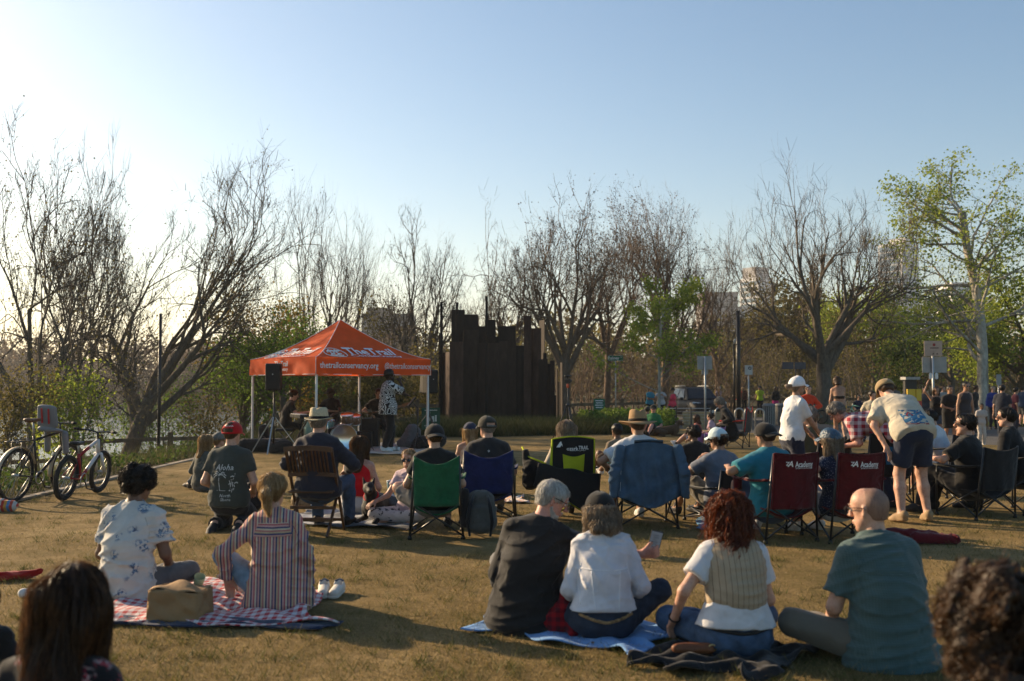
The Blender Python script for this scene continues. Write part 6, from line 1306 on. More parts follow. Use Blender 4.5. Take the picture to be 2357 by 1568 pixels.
person('girl in sunglasses and pink tee on the blanket hugging the black dog', (p[0]+.04, p[1]+.32, .02), yg, 'cross', .86, 1, .95, 'light', lean=(10, -4), head=(12, -4, 0), vox=.012, face=True, glasses='dark', top=dict(mat=cloth('pale_pink_tee', (.55, .42, .44)), sleeve=.55, e=.014), bot=dict(mat=cloth('printed_leggings', (.5, .5, .5), blotches((.52, .47, .46), [(.03, .03, .04), (.05, .04, .05)], 34, .5, 12))),
       arms={'R': (loc_of((Lg[0]+.04, Lg[1]+.32), yg, .86, at(862, 1160, p[1]+.05)), (.3, -.3, -1)), 'L': (A([-.2, .3, .2]), (-1, -.4, -.3))}, hair=('pony', 'blond', dict(th=.010, L=.2, n=400, steps=8, step=.02, sw=.004, z=.05)), seed=75)
# dog
def dog(label, c, yaw, mt, s=1, collar=None, head=(0, 0), prick=True):
    o = empty('dog', c, rad(yaw), label, 'dog', None, s); hx = rotz(rad(head[0])) @ rotx(rad(head[1])); hc = A([0, .36, .40]); h = lambda x, y, z: hc+hx @ A([x, y, z])
    pr = [seg((0, -.34, .15), (0, -.12, .17), .105, .11, (1, 0, 0), .11, .12), seg((0, -.12, .17), (0, .20, .20), .11, .115, (1, 0, 0), .12, .145), seg((0, .18, .22), hc-A([0, .04, .03]), .085, .06, k=.05),
          seg(h(0, -.03, .0), h(0, .03, .01), .066, .058, k=.03), seg(h(0, .04, -.015), h(0, .135, -.035), .040, .027, k=.03), seg(h(0, .05, -.045), h(0, .11, -.055), .024, .017, k=.02)]
    for q in (-1, 1):
        pr += [seg((q*.085, .18, .16), (q*.10, .16, .05), .055, .035, k=.03), seg((q*.10, .16, .045), (q*.10, .44, .032), .032, .027, k=.02), seg((q*.10, .44, .03), (q*.10, .50, .026), .032, .026, k=.02),
               seg((q*.10, -.30, .15), (q*.15, -.12, .12), .085, .055, k=.04), seg((q*.15, -.12, .10), (q*.16, -.32, .045), .04, .028, k=.02), seg((q*.16, -.32, .035), (q*.165, -.16, .028), .026, .024, k=.02)]
        pr += [seg(h(q*.045, -.03, .045), h(q*.065, -.045, .125) if prick else h(q*.085, .01, -.03), .026, .008, hx[:, 0], .016, .006, k=.012)]
    pr += [seg((0, -.42, .14), (.12, -.60, .06), .028, .014, k=.03), seg((.12, -.6, .06), (.24, -.66, .05), .014, .008, k=.02)]
    f = Field(pr, .012); f.cut((0, 0, .0), (0, 0, -1)); V, F = f.mesh(); mesh_np('body', V, F, mt, o)
    for q in (-1, 1): m = MB(); m.lathe([(0, -.008), (.008, 0), (0, .008)], 8, h(q*.03, .055, .015)); m.build('eye', mat('dog_eye', (.02, .012, .008), .1, 0, spec=.8), o, True)
    m = MB(); m.lathe([(0, -.012), (.014, -.004), (.012, .008), (0, .012)], 8, h(0, .158, -.03)); m.build('nose', BLK, o, True)
    if collar is not None: a = A([0, .27, .30]); m = MB(); m.torus(a, .078, .014, nrm(hc-A([0, .18, .22])), 18, 6); m.build('collar', collar, o, True)
    return o
p = gp(868, 1200); dog('black dog with pricked ears and red collar lying beside the girl in sunglasses', (p[0]+.0, p[1]+.02, .02), 172, mat('black_fur', (.014, .013, .013), .6, .2, 30, .5, 120), .95, cloth('red_collar', (.5, .02, .02)), (20, 5))
tb = empty('tumbler', (*gp(901, 1166)[:2], .14), 0, 'teal steel tumbler beside the girl in sunglasses', 'cup'); m = MB(); m.lathe([(.028, -.12), (.034, 0), (.042, .09), (.043, .16), (.04, .17)], 16, (0, 0, 0), roty(-.12)); m.build('body', mat('teal_enamel', (.16, .27, .29), .4, .1), tb, True); m = MB(); m.lathe([(.0, .17), (.043, .17), (.043, .185), (0, .19)], 16, (0, 0, 0), roty(-.12)); m.build('lid', mat('clear_lid', (.5, .55, .58), .2, 0), tb, True)
blob('straw_basket', 'woven straw bag under the wooden chair', 'bag', (*gp(712, 1180)[:2], .02), [seg((-.12, 0, .12), (.12, 0, .12), .11, .11, (0, 1, 0), .1, .1)], mat('straw_weave', (.28, .20, .11), .9, .3, 40, .7, 60), .02, .006, floor=False)
# ---- man with straw hat on the wooden folding chair
WCH = mat('dark_varnished_wood', (.075, .032, .014), .38, .35, 12, .25, 40, coat=.3); p = gp(715, 1236); wc = empty('folding_chair', (p[0], p[1]+.24, 0), rad(-6), 'dark brown wooden slatted folding chair under the straw-hatted man', 'chair'); hw = .235
for q in (-1, 1):
    m = MB(); m.bar((q*hw, .24, .0), (q*hw, -.26, .88), .035, .024, (1, 0, 0)); m.build('leg', WCH, wc, bev=.004)
    m = MB(); m.bar((q*(hw-.035), -.27, .0), (q*(hw-.035), .20, .50), .035, .024, (1, 0, 0)); m.build('leg', WCH, wc, bev=.004)
for (z, y, hh_) in ((.865, -.258, .05), (.60, -.112, .04)):
    m = MB(); m.grid(lambda u, v, z=z, y=y, hh_=hh_: ((u-.5)*.49, y-.02-.02*sin(pi*u), z+(v-.5)*hh_+.018*sin(pi*u)), 10, 2); m.build('back_rail', WCH, wc, thick=.024)
for k in range(11):
    x = -.18+k*.036; m = MB(); m.bar((x, -.262-.018*sin(pi*(x+.27)/.54), .862), (x, -.13-.018*sin(pi*(x+.27)/.54), .605), .016, .010, (0, 1, 0)); m.build('back_slat', WCH, wc)
for k in range(7): m = MB(); m.box((0, -.17+k*.06, .435+.005*k), (.45, .045, .018)); m.build('seat_slat', WCH, wc, bev=.003)
for z, y in ((.16, -.19), (.27, -.09), (.12, .17)): m = MB(); m.bar((-hw, y, z), (hw, y, z), .02, .03); m.build('stretcher', WCH, wc)
STRAW = mat('straw_hat', (.56, .47, .30), .85, .0, 10, .5, 90, pattern=lambda nt, v: mixc(nt, ramp(nt, N_vor(nt, v, 70), [(.35, 0.), (.5, 1.)]), (.60, .51, .34), (.25, .18, .09)))  if False else mat('straw_hat', (.54, .45, .29), .85, .25, 110, .6, 90)
person('man in straw hat and dark navy jacket seated on the wooden folding chair', (p[0]+.02, p[1]+.26, 0), -6, 'chair', 1.0, 0, 1.14, 'light', lean=(-2, 0), head=(-6, -2, 0), vox=.013, ph=.43, top=dict(mat=cloth('navy_jacket', (.022, .022, .033), rough=.8), sleeve=1.9, se=.030, hem=.06, e=.030, wr=.010, collar=1, name='jacket', loose=.02), bot=dict(mat=DENIM), shoe=BSHOE,
       arms={'L': (A([-.22, .25, .62]), (-1, -.5, -.4)), 'R': (A([.24, .25, .62]), (1, -.5, -.4))}, legs={'R': (A([.20, .45, .085]), (.2, .6, 1), (.2, 1, 0))}, hair=('short', 'grey', dict(n=300, steps=4, step=.015, sw=.004)), hat=('brim', STRAW, BLACKT, .142, .118, .012, .02), seed=81)
# ---- camp chairs and sitters
GREEN = cloth('chair_green', (.014, .11, .046), bump=.45, var=.22, trans=.06); NVY = cloth('chair_navy', (.012, .022, .095), bump=.45, var=.22, trans=.05); LIME = mat('chair_lime', (.46, .50, .02), .8, .08, 10, .2, 30, trans=.2); BLKF = cloth('chair_black', (.014, .014, .015), bump=.2); MAR = cloth('chair_maroon', (.085, .007, .010), bump=.45, var=.22, trans=.06)
p = gp(1000, 1242); camp_chair('green camp chair with black frame in the middle', p[0], p[1]+.27, 4, GREEN, top_dip=.09, h=.82, w=.43, seat=.36)
person('man in black cap and black tee seated in the green camp chair', (p[0]-.02, p[1]+.27, 0), 6, 'chair', .98, 0, 1.05, 'light', lean=(2, 0), head=(8, 0, 0), vox=MI, ph=.31, top=dict(mat=BLACKT, sleeve=.65, se=.024, e=.018, hem=.04), bot=dict(mat=cloth('grey_shorts', (.18, .17, .16)), len=.42, name='shorts'), shoe=BSHOE, socks=BLACKT, hair=('short', 'brown', dict(th=.006)), hat=('cap', MATS['black_cap'], True, True, True), legs={'L': (A([.02, .42, .50]), (-1, .35, .25), (.6, .3, -.5))}, seed=82)
m_ = empty('carry_sleeve', (p[0]+.30, p[1]+.02, .1), 0, 'black sleeve bag hanging from the green camp chair', 'bag'); V, F = Field([seg((0, 0, .06), (0, 0, .36), .05, .04)], .014).mesh(); mesh_np('sleeve', V, F, BLKF, m_)
p = gp(1122, 1205); camp_chair('navy blue camp chair beside the green one', p[0], p[1]+.27, 2, NVY, top_dip=.09, w=.52, h=.80, seat=.36)
C7 = person('man in olive cap and black tee seated in the navy camp chair', (p[0], p[1]+.30, 0), 4, 'chair', 1.02, 0, 1.2, 'light', lean=(2, 0), head=(28, 0, 0), vox=MI, ph=.31, top=dict(mat=cloth('washed_black_tee', (.024, .022, .022)), sleeve=.75, se=.028, e=.022, hem=.04), bot=dict(mat=KHAKI), shoe=BSHOE, glasses='dark', hair=('short', 'grey', dict(th=.007)), hat=('cap', cloth('olive_cap', (.045, .040, .030)), True, True), seed=83)
print_text(C7, C7['top'], 'o', .05, -.0, C7['N'][2]-.06, PR, C7['top_ob'], bold=.03)
p = gp(1082, 1140); person('woman in navy cap with blonde hair sitting beyond the navy camp chair', (p[0], p[1]+.1, 0), 10, 'ground', .95, 1, .95, 'tan', lean=(4, 0), head=(-10, 0, 0), vox=.017, top=dict(mat=cloth('peach_top', (.45, .28, .2)), sleeve=0, tank=True, name='tank_top'), bot=dict(mat=cloth('light_skirt', (.45, .4, .36))), hair=('long', 'blond', dict(L=.18, w=.07, th=.012, n=300, steps=10, step=.03, sw=.005)), hat=('cap', cloth('navy_cap', (.022, .028, .055))), ph=.22, seed=84)
o = blob('backpack', 'grey backpack on the grass beside the navy camp chair', 'backpack', (*gp(1106, 1238)[:2], 0), [seg((0, 0, .15), (0, .03, .38), .17, .14, (1, 0, 0), .12, .09), seg((0, -.08, .12), (0, -.07, .28), .13, .11, (1, 0, 0), .07, .05)], cloth('olive_grey_nylon', (.085, .080, .070), bump=.5), .013, .008, 11)
for q in (-1, 1): m = MB(); m.tube([(q*.07, -.06, .42), (q*.10, -.17, .32), (q*.12, -.19, .18), (q*.10, -.15, .04)], [.014, .02, .02, .012], 6); m.build('strap', BLKF, o, True)
drape('orange_cloth', 'orange and white patterned cloth on the grass right of the navy chair', 'cloth', quadsheet([gp(1150, 1160)[:2], gp(1215, 1160)[:2], gp(1200, 1145)[:2], gp(1150, 1147)[:2]], .03, 21), 20, 14, cloth('orange_print', (.5, .2, .05), blotches((.6, .5, .42), [(.55, .12, .02), (.6, .25, .05)], 30, .45, 10)))
p = gp(1308, 1205); CH = camp_chair('lime and black high-backed camp chair', p[0], p[1]+.27, 8, BLKF, frame=LIME, h=.92, w=.46, top_dip=-.03, seat=.36, trim=LIME, fab2=BLKF, cup=(1,), net=(LIME, .30, .72, .24, .76), logo=[('ozark', .055, -.02, .83, dict(bold=.015, width=.13)), ('TRAIL', .055, .105, .845, dict(bold=.02, width=.115)), ('OUTDOOR EQUIPMENT', .014, .04, .795, dict(width=.18))])
m = MB(); m.prism([(-.19, .835), (-.14, .905), (-.085, .835), (-.12, .835), (-.135, .86), (-.15, .835)], -.39, -.385); m.build('logo_mark', INK, CH)
m = MB(); m.box((.21, -.365, .52), (.055, .004, .05)); m.build('care_label', WHT, CH)
o = drape('carry_bag', 'black carry bag hanging across the back of the lime chair', 'bag', lambda u, v: (p[0]-.38+u*.68+.05*(1-v), p[1]-.125-.02*sin(u*6+v*3)-.05*sin(pi*v)*sin(pi*u), .66-.12*u-.40*v*(.6+.5*u)+.01*sin(u*14)), 24, 18, cloth('black_bag', (.013, .013, .014), bump=.3), .02)
m = MB(); m.tube([(p[0]-.24, p[1]+.10, .64), (p[0]-.44, p[1]+.42, .70), (p[0]-.50, p[1]+.50, .80)], .010, 6); m.build('bag_strap', LIME, o, True)
blob('side_pouch', 'black pouch with lime piping on the arm of the lime chair', 'pouch', (p[0]-.40, p[1]+.40, .42), [seg((0, 0, 0), (.02, 0, .16), .10, .11), seg((-.04, .02, .2), (-.06, .04, .32), .055, .05)], BLKF, .016, .012, floor=False)
person('woman with ash-blonde bob seated in the lime camp chair', (p[0]+.0, p[1]+.28, 0), 8, 'chair', .95, 1, 1.0, 'light', lean=(-2, 0), head=(-4, 0, 0), vox=MI, ph=.34, top=dict(mat=cloth('cream_top', (.45, .38, .28)), sleeve=1.6, e=.016, collar=1), bot=dict(mat=DARKP), shoe=BSHOE, hair=('bob', 'ash', dict(th=.022, L=.035, w=.088, tip=1.0, side=.9, n=900, steps=9, step=.02, sw=.004, jit=.12, selz=-.08)), seed=85)
p = gp(1490, 1218); camp_chair('camp chair with a denim shirt hung over its back', p[0], p[1]+.27, 4, BLKF, h=.88, w=.52, seat=.36)
C10 = person('man in wide tan hat and white tee seated in front of the denim shirt', (p[0]-.05, p[1]+.30, 0), 8, 'chair', 1.04, 0, 1.15, 'tan', lean=(0, 0), head=(-4, -4, 0), vox=MI, ph=.34, top=dict(mat=WHITET, sleeve=.75, se=.03, e=.022, hem=.03), bot=dict(mat=KHAKI, len=.42, name='shorts'), shoe=WSHOE, hair=('short', 'brown', dict(th=.005)), hat=('brim', mat('tan_felt', (.30, .19, .095), .9, .1, 20, .2, 60), cloth('brown_band', (.02, .013, .01)), .21, .125, .035, .02), seed=86, arms={'L': (A([-.30, .20, .60]), (-1, -.6, -.3))})
print_text(C10, C10['top'], 'www.LIFTAircraft.com', .055, .03, C10['N'][2]-.115, mat('blue_print', (.03, .04, .12), .9, 0), C10['top_ob'], bold=.004, width=.34)
def shirt_fn(u, v):
    # draped denim shirt: shoulders on the chair top, body hanging behind, hem curved
    w = .27+.10*v+.02*sin(v*5); x = (u-.5)*2*w; top = .915-.05*abs(u-.5)**2*4; hem = .26+.10*abs((u-.5)*2)**2+.02*sin(u*9)
    z = top*(1-v)+hem*v; fold = (.030*abs(sin(u*13+v*2+sin(v*6)))-.015+.014*sin(u*31-v*4)+.012*sin(u*9+v*17))*(.25+.75*v)
    return (p[0]+x, p[1]-.125-.06*v*(1-abs(u-.5))+fold-.03*sin(pi*u), z)
ds = drape('denim_shirt', 'blue denim shirt hung over the back of the hatted man\'s chair', 'shirt', shirt_fn, 60, 40, mat('denim_shirt', (.058, .105, .165), .9, .25, 8, .6, 140), .012)
for q in (-1, 1):
    V, F = None, None; f = Field([seg((p[0]+q*.30, p[1]-.15, .86), (p[0]+q*.36, p[1]-.20, .60), .065, .062, (1, 0, 0), .04, .045), seg((p[0]+q*.36, p[1]-.20, .60), (p[0]+q*.37, p[1]-.17, .34), .062, .05, (1, 0, 0), .04, .035, fb=1)], .014); f.wrinkle(.010, 3+q); V, F = f.mesh(); mesh_np('sleeve', V, F, MATS['denim_shirt'], ds)
m = MB(); m.tube(smooth_path([shirt_fn(.06, v) for v in (.0, .3, .6, .9)]), .004, 5); m.build('seam', mat('pale_stitch', (.3, .36, .42), .9, 0), ds, True)
m = MB(); m.grid(lambda u, v: (p[0]+(u-.5)*.30, p[1]-.13-.035*sin(pi*v), .91+.035*sin(pi*v)-.02*abs(u-.5)), 10, 6); m.build('collar', MATS['denim_shirt'], ds, True, thick=.01)
# far side of that chair: a sitter's tray of food
fy = at(1408, 1062, 11.6); o = blob('food_tray', 'turquoise plate with red food left of the hatted man', 'plate', fy, [seg((-.1, 0, 0), (.08, -.02, -.03), .09, .09, (0, 1, 0), .014, .014)], mat('turquoise_plastic', (.12, .38, .38), .5, .1), .012, 0, floor=False); V, F = Field([seg((.0, -.03, .01), (.07, -.04, -.02), .04, .04)], .012).mesh(); mesh_np('food', V, F, mat('red_food', (.3, .05, .02), .5, .3), o)
p = gp(1418, 1108); person('person in white trainers sitting on the grass beyond the hatted man', (p[0]+.1, p[1]+.5, 0), 30, 'ground', .95, 0, 1, 'brown', lean=(4, 0), vox=.017, top=dict(mat=cloth('tan_tee', (.2, .15, .1)), sleeve=.6), bot=dict(mat=cloth('brown_shorts', (.12, .08, .05)), len=.45, name='shorts'), shoe=WSHOE, legs={'L': (A([-.2, .55, .085]), (-.3, .4, 1), (-.6, 1, 0))}, hair=('short', 'black', {}), seed=87)
p = gp(1606, 1122); person('boy in black tee with short curly black hair sitting on the grass', (p[0], p[1]+.1, 0), 14, 'ground', .95, 0, 1.0, 'brown', lean=(6, 0), head=(28, 0, 0), vox=.016, glasses='dark', ph=.13, top=dict(mat=BLACKT, sleeve=.7, se=.024, e=.018), bot=dict(mat=cloth('grey_joggers', (.16, .155, .15))), shoe=BSHOE, hair=('curlyshort', 'black', dict(th=.022, lump=.008, n=400, steps=5, step=.012, curl=.008, cf=170, sw=.005, jit=.8, selz=-.05)), seed=88)
p = gp(1668, 1210); camp_chair('low black camp chair left of the maroon chairs', p[0]+.02, p[1]+.3, 24, BLKF, h=.60, seat=.16, s=1.0, w=.48)
person('man in pale blue cap and grey tee sitting in the low black chair', (p[0]+.02, p[1]+.32, 0), 26, 'low', 1.0, 0, 1.05, 'tan', lean=(0, 0), head=(10, -2, 0), vox=MI, ph=.21, glasses='dark', top=dict(mat=cloth('slate_tee', (.13, .145, .18)), sleeve=.7, se=.026, e=.018), bot=dict(mat=KHAKI, len=.45, name='shorts'), shoe=BSHOE, socks=DARKP, arms={'L': (A([-.10, .22, .68]), (-1, -.3, -.7))}, hair=('short', 'dark', dict(th=.02, lump=.006, n=300, steps=5, step=.012, curl=.008, cf=150, sw=.005, jit=.6, selz=-.05)), hat=('cap', cloth('pale_blue_cap', (.50, .60, .63), bump=.15), True, True), seed=89)
drape('blue_mat', 'blue mat on the grass beside the low black chair', 'mat', quadsheet([gp(1600, 1222)[:2], gp(1690, 1222)[:2], gp(1690, 1196)[:2], gp(1610, 1192)[:2]], .02, 31), 20, 14, cloth('blue_mat', (.06, .17, .30)))
LG = [('Academy', .075, .06, .80, dict(bold=.018, width=.20)), ('SPORTS+OUTDOORS', .018, .06, .735, dict(width=.19)), ('A', .075, -.085, .81, dict(bold=.03, shear=.2)), ('Z', .05, -.115, .815, dict(bold=.02))]
p = gp(1800, 1250); camp_chair('maroon camp chair with the whole white logo on its back', p[0]+.02, p[1]+.27, 16, MAR, h=.86, w=.47, seat=.36, top_dip=.02, logo=LG, cup=(-1,), trim=MAR)
person('man in black cap and teal tee seated in the maroon chair', (p[0]-.02, p[1]+.28, 0), 20, 'chair', 1.02, 0, 1.2, 'tan', lean=(0, -4), head=(14, -2, 0), vox=MI, ph=.29, top=dict(mat=cloth('teal_tee', (.020, .17, .22)), sleeve=.8, se=.034, e=.024, hem=.05), bot=dict(mat=cloth('blue_shorts', (.05, .07, .12)), len=.45, name='shorts'), shoe=WSHOE, arms={'L': (A([-.34, .22, .68]), (-1, -.5, -.3))}, hair=('short', 'dark', dict(th=.006)), hat=('cap', MATS['black_cap'], True, True, True), seed=90)
p = gp(1955, 1250); camp_chair('maroon camp chair with the half-hidden logo, right of the teal-shirted man', p[0]+.02, p[1]+.27, 12, cloth('chair_red', (.10, .009, .010), bump=.45, var=.22, trans=.08), h=.86, w=.47, seat=.36, top_dip=.02, logo=LG, trim=MAR)
C14 = person('woman in shiny navy cap and dotted navy dress seated in the maroon chair', (p[0]-.02, p[1]+.28, 0), 20, 'chair', .97, 1, 1.0, 'light', lean=(2, -3), head=(22, 0, 0), vox=MI, ph=.29, top=dict(mat=cloth('dotted_navy', (.03, .035, .06), blotches((.022, .027, .05), [(.25, .26, .3), (.3, .3, .33)], 120, .55, 60)), sleeve=.22, hem=.05, e=.014, name='dress_top'), bot=dict(mat=cloth('white_shorts', (.5, .5, .52)), len=.40, name='shorts'), shoe=WSHOE,
       hair=('long', 'ash', dict(th=.014, L=.16, w=.068, n=600, steps=11, step=.026, sw=.0045, jit=.12)), hat=('cap', mat('navy_quilt_cap', (.025, .06, .10), .3, .4, 40, .6, 60, spec=.6)), arms={'L': (A([-.30, .2, .62]), (-1, -.5, -.4))}, seed=91)
p = gp(1888, 1165); camp_chair('dark camp chair under the grey-haired man in olive tee', p[0]+.02, p[1]+.25, 26, BLKF, h=.85)
person('grey-haired man in olive tee seated beyond the maroon chairs', (p[0], p[1]+.27, 0), 30, 'chair', 1.0, 0, 1.1, 'light', lean=(4, 0), head=(20, 0, 0), vox=.017, ph=.40, glasses='clear', top=dict(mat=cloth('army_tee', (.085, .085, .050)), sleeve=.75, se=.03, e=.02), bot=dict(mat=KHAKI), shoe=BSHOE, hair=('short', 'grey', dict(th=.014, n=400, steps=5, step=.014, sw=.005, selz=-.05)), seed=92)
p = gp(1828, 1172); yw = -72
C16 = person('woman in white cap and white tee standing among the seated people', (p[0]-.02, p[1], 0), yw, 'stand', .92, 1, 1.05, 'tan', lean=(8, 0), head=(4, 4, 0), vox=MI, face=True, glasses='clear', top=dict(mat=cloth('white_fitted_tee', (.66, .65, .65), trans=.05), sleeve=.7, se=.020, e=.012, hem=.04), bot=dict(mat=NAVY), shoe=WSHOE, arms={'R': (A([.12, .40, .92]), (.5, -.5, -.8)), 'L': (A([-.12, .42, .92]), (-.5, -.5, -.8))}, hair=('pony', 'ash', dict(th=.008, L=.02)), hat=('cap', cloth('white_cap', (.68, .67, .68), bump=.1), True, False, False, .135), seed=93)
hd_ = C16['limbs']['R'][2]; hw_ = A(C16['root'].location)+rotz(rad(yw)) @ (hd_*.92); o = empty('drink_can', (hw_[0]+.07, hw_[1]-.05, hw_[2]+.0), 0, 'green and white can in the hands of the woman in white', 'can'); m = MB(); m.lathe([(.02, -.06), (.03, -.05), (.03, .05), (.024, .06), (0, .06)], 14); m.build('body', mat('green_can', (.10, .30, .10), .3, .3, 40), o, True)
p = gp(2062, 1170); PL_ = gingham((.50, .40, .40), (.28, .02, .035), .085, (1, 2))
person('grey-haired man in red plaid shirt bending over beside the dark chair', (p[0], p[1]+.1, 0), 68, 'bend', 1.0, 0, 1.12, 'pink', lean=(72, 0), slouch=.06, head=(0, -18, 0), vox=.015, face=True, glasses='dark', top=dict(mat=cloth('red_plaid', (.4, .1, .1), PL_), sleeve=.8, se=.03, e=.022, hem=.05, loose=.02, collar=1), bot=dict(mat=NAVY), shoe=BSHOE, arms={'R': (A([.15, .62, .72]), (.3, -.8, -.3)), 'L': (A([-.2, .62, .74]), (-.3, -.8, -.3))}, hair=('short', 'grey', dict(th=.013, n=500, steps=5, step=.014, sw=.005, selz=-.06)), seed=94)
p = gp(2030, 1165); camp_chair('black camp chair with white lettering and blue panel behind the maroon chairs', p[0], p[1]+.1, 6, BLKF, h=.92, w=.54, top_dip=.0, logo=[('Academy', .06, .06, .88, dict(bold=.015, width=.19))], net=(cloth('chair_blue_panel', (.02, .10, .20)), .28, .72, .30, .95))
p = gp(2108, 1204)
C18 = person('man in cream tee and navy shorts bending forward with his back to us', (p[0], p[1], 0), 4, 'stand', 1.06, 0, 1.1, 'light', lean=(52, -7), slouch=.03, head=(0, -25, 0), vox=MI, top=dict(mat=cloth('cream_tee', (.50, .44, .34), trans=.05), sleeve=.85, se=.040, e=.022, hem=.07, loose=.02, wr=.009), bot=dict(mat=cloth('navy_shorts', (.022, .027, .048)), len=.40, e=.014, flare=.012, name='shorts'), shoe=TSHOE, legs={'L': (A([-.15, 0, .085]), (0, 1, 0), (-.2, 1, -.1)), 'R': (A([.15, .04, .085]), (0, 1, 0), (.2, 1, -.1))}, arms={'L': (A([-.26, .10, .78]), (-1, -.2, 0)), 'R': (A([.15, .52, .85]), (1, -.4, -.4))}, hair=('short', 'brown', {}), hat=('cap', cloth('tan_cap', (.30, .21, .11)), True), seed=95)
N_, up_, f18 = C18['N'], C18['up'], C18['top']; pm = {'b': mat('print_blue', (.05, .16, .27), .9, .2, 20), 'r': mat('print_red', (.30, .03, .05), .9, .2, 20), 'w': PR, 'g': mat('print_green', (.06, .12, .10), .9, .2)}
def patch(R, fld, x0, x1, z0, z1, mt, sk=0, n=8):
    W = A([(x0+(x1-x0)*i/n+sk*j/n, -.7, z0+(z1-z0)*j/n) for i in range(n+1) for j in range(n+1)]); W = fld.slide(W, (0, 1, 0), .004, 1.6); F = [[i*(n+1)+j, (i+1)*(n+1)+j, (i+1)*(n+1)+j+1, i*(n+1)+j+1] for i in range(n) for j in range(n)]; mesh_np('print', W, F, mt, R['top_ob'], True)
zz = N_[2]-.06; xx = N_[0]+.02; patch(C18, f18, xx-.12, xx+.11, zz-.15, zz-.02, pm['b']); patch(C18, f18, xx-.115, xx+.12, zz-.165, zz-.148, pm['r'])
print_text(C18, Field([infl(t, .026) for t in C18['torso']], MI), 'O O', .085, xx, zz-.075, pm['r'], C18['top_ob'], bold=.03, off=.014); print_text(C18, Field([infl(t, .027) for t in C18['torso']], MI), 'Alaskan', .05, xx+.01, zz-.125, PR, C18['top_ob'], shear=.2, bold=.01, off=.014)
blob('chair_bag', 'maroon chair bag lying on the grass behind the bending man', 'bag', (*gp(2120, 1250)[:2], 0), [seg((-.25, .1, .06), (.12, .0, .06), .08, .06), seg((-.05, -.05, .05), (.28, -.1, .05), .07, .05)], cloth('maroon_bag', (.11, .008, .012)), .016, .012, 15)
p = gp(2186, 1145); camp_chair('black camp chair under the man in white tee', p[0], p[1]+.27, 35, BLKF, h=.85)
person('dark-haired man in white tee seated right of the bending man', (p[0], p[1]+.28, 0), 42, 'chair', .97, 0, 1.0, 'light', lean=(8, 0), head=(10, -14, 0), vox=.017, ph=.40, top=dict(mat=WHITET, sleeve=.75, se=.028, e=.018), bot=dict(mat=KHAKI, len=.45, name='shorts'), shoe=TSHOE, hair=('short', 'black', dict(th=.011, n=300, steps=5, step=.014, sw=.005, selz=-.05, jit=.4)), seed=96)
p = gp(2262, 1196); camp_chair('tall black camp chair near the right edge', p[0]+.05, p[1]+.27, 24, BLKF, h=.82, w=.52, seat=.36)
person('man in black tee and sunglasses with short black hair seated near the right edge', (p[0]+.0, p[1]+.30, 0), 42, 'chair', 1.04, 0, 1.15, 'light', lean=(2, 0), head=(26, 4, 0), vox=MI, face=True, ph=.31, glasses='dark', top=dict(mat=BLACKT, sleeve=.8, se=.03, e=.022), bot=dict(mat=DARKP), shoe=BSHOE, arms={'L': (A([-.25, .34, .64]), (-1, -.4, -.4))}, hair=('short', 'black', dict(th=.010, n=500, steps=5, step=.014, sw=.004, selz=-.05, jit=.4)), seed=97)
p = gp(2352, 1185); camp_chair('black camp chair cut off by the right edge', p[0]+.1, p[1]+.27, 30, BLKF, h=.85)
person('person in black with dark sunglasses cut off by the right edge', (p[0]+.05, p[1]+.28, 0), 45, 'chair', .96, 0, 1.0, 'light', lean=(4, 0), head=(14, 0, 0), vox=.016, face=True, ph=.47, glasses='dark', top=dict(mat=BLACKT, sleeve=1.5, e=.02), bot=dict(mat=DARKP), shoe=BSHOE, hair=('short', 'black', dict(th=.010, n=400, steps=5, step=.014, sw=.004, selz=-.05, jit=.4)), seed=98)
# ================================================================== the band
G_BAND = 'musicians under the tent'; VF = .02
p = A([atX(893, 22.5), 22.5, .02]); yS = -62
SG = person('singer in black and white maze-print shirt holding a microphone', p, yS, 'stand', 1.05, 0, 1.14, 'dark', lean=(2, 0), head=(-14, 4, 0), vox=.015, face=True, group=G_BAND, top=dict(mat=cloth('maze_shirt', (.4, .4, .4), None if False else (lambda nt, v: ramp(nt, mth(nt, 'PINGPONG', mth(nt, 'MULTIPLY', noise(nt, coords(nt, 'Object', (1, 1, 1)), 9.0, 0, 0), 15.0), 1.0), [(0, (.012, .012, .013)), (.52, (.55, .54, .52))], 'CONSTANT'))), sleeve=.95, se=.04, e=.024, hem=.14, loose=.03), bot=dict(mat=BLACKT, e=.022), shoe=WSHOE,
       arms={'R': (A([.10, .24, 1.50]), (.6, .2, -1)), 'L': (A([-.28, .50, 1.22]), (-.6, -.4, -.6))}, curlR=1.1, curlL=.2, hair=('short', 'black', dict(th=.022, lump=.006)), beard=('black', .03), legs={'L': (A([-.14, .10, .085]), (0, 1, 0), (-.1, 1, -.1)), 'R': (A([.12, -.12, .085]), (0, 1, 0), (.5, 1, -.1))}, seed=201)
mh = A(p)+rotz(rad(yS)) @ (SG['limbs']['R'][2]*1.05+A([-.01, .05, .06])); o = empty('microphone', mh, rad(yS), 'black microphone in the hand of the singer', 'microphone'); m = MB(); m.lathe([(.010, -.10), (.013, -.02), (.018, .03)], 12, (0, 0, 0), rotx(.9)); m.build('handle', BLK, o, True); m = MB(); m.lathe([(.0, .025), (.020, .03), (.026, .05), (.020, .072), (0, .08)], 12, (0, 0, 0), rotx(.9)); m.build('grille', mat('mic_grille', (.2, .2, .2), .5, .2, 60, metal=.6), o, True)
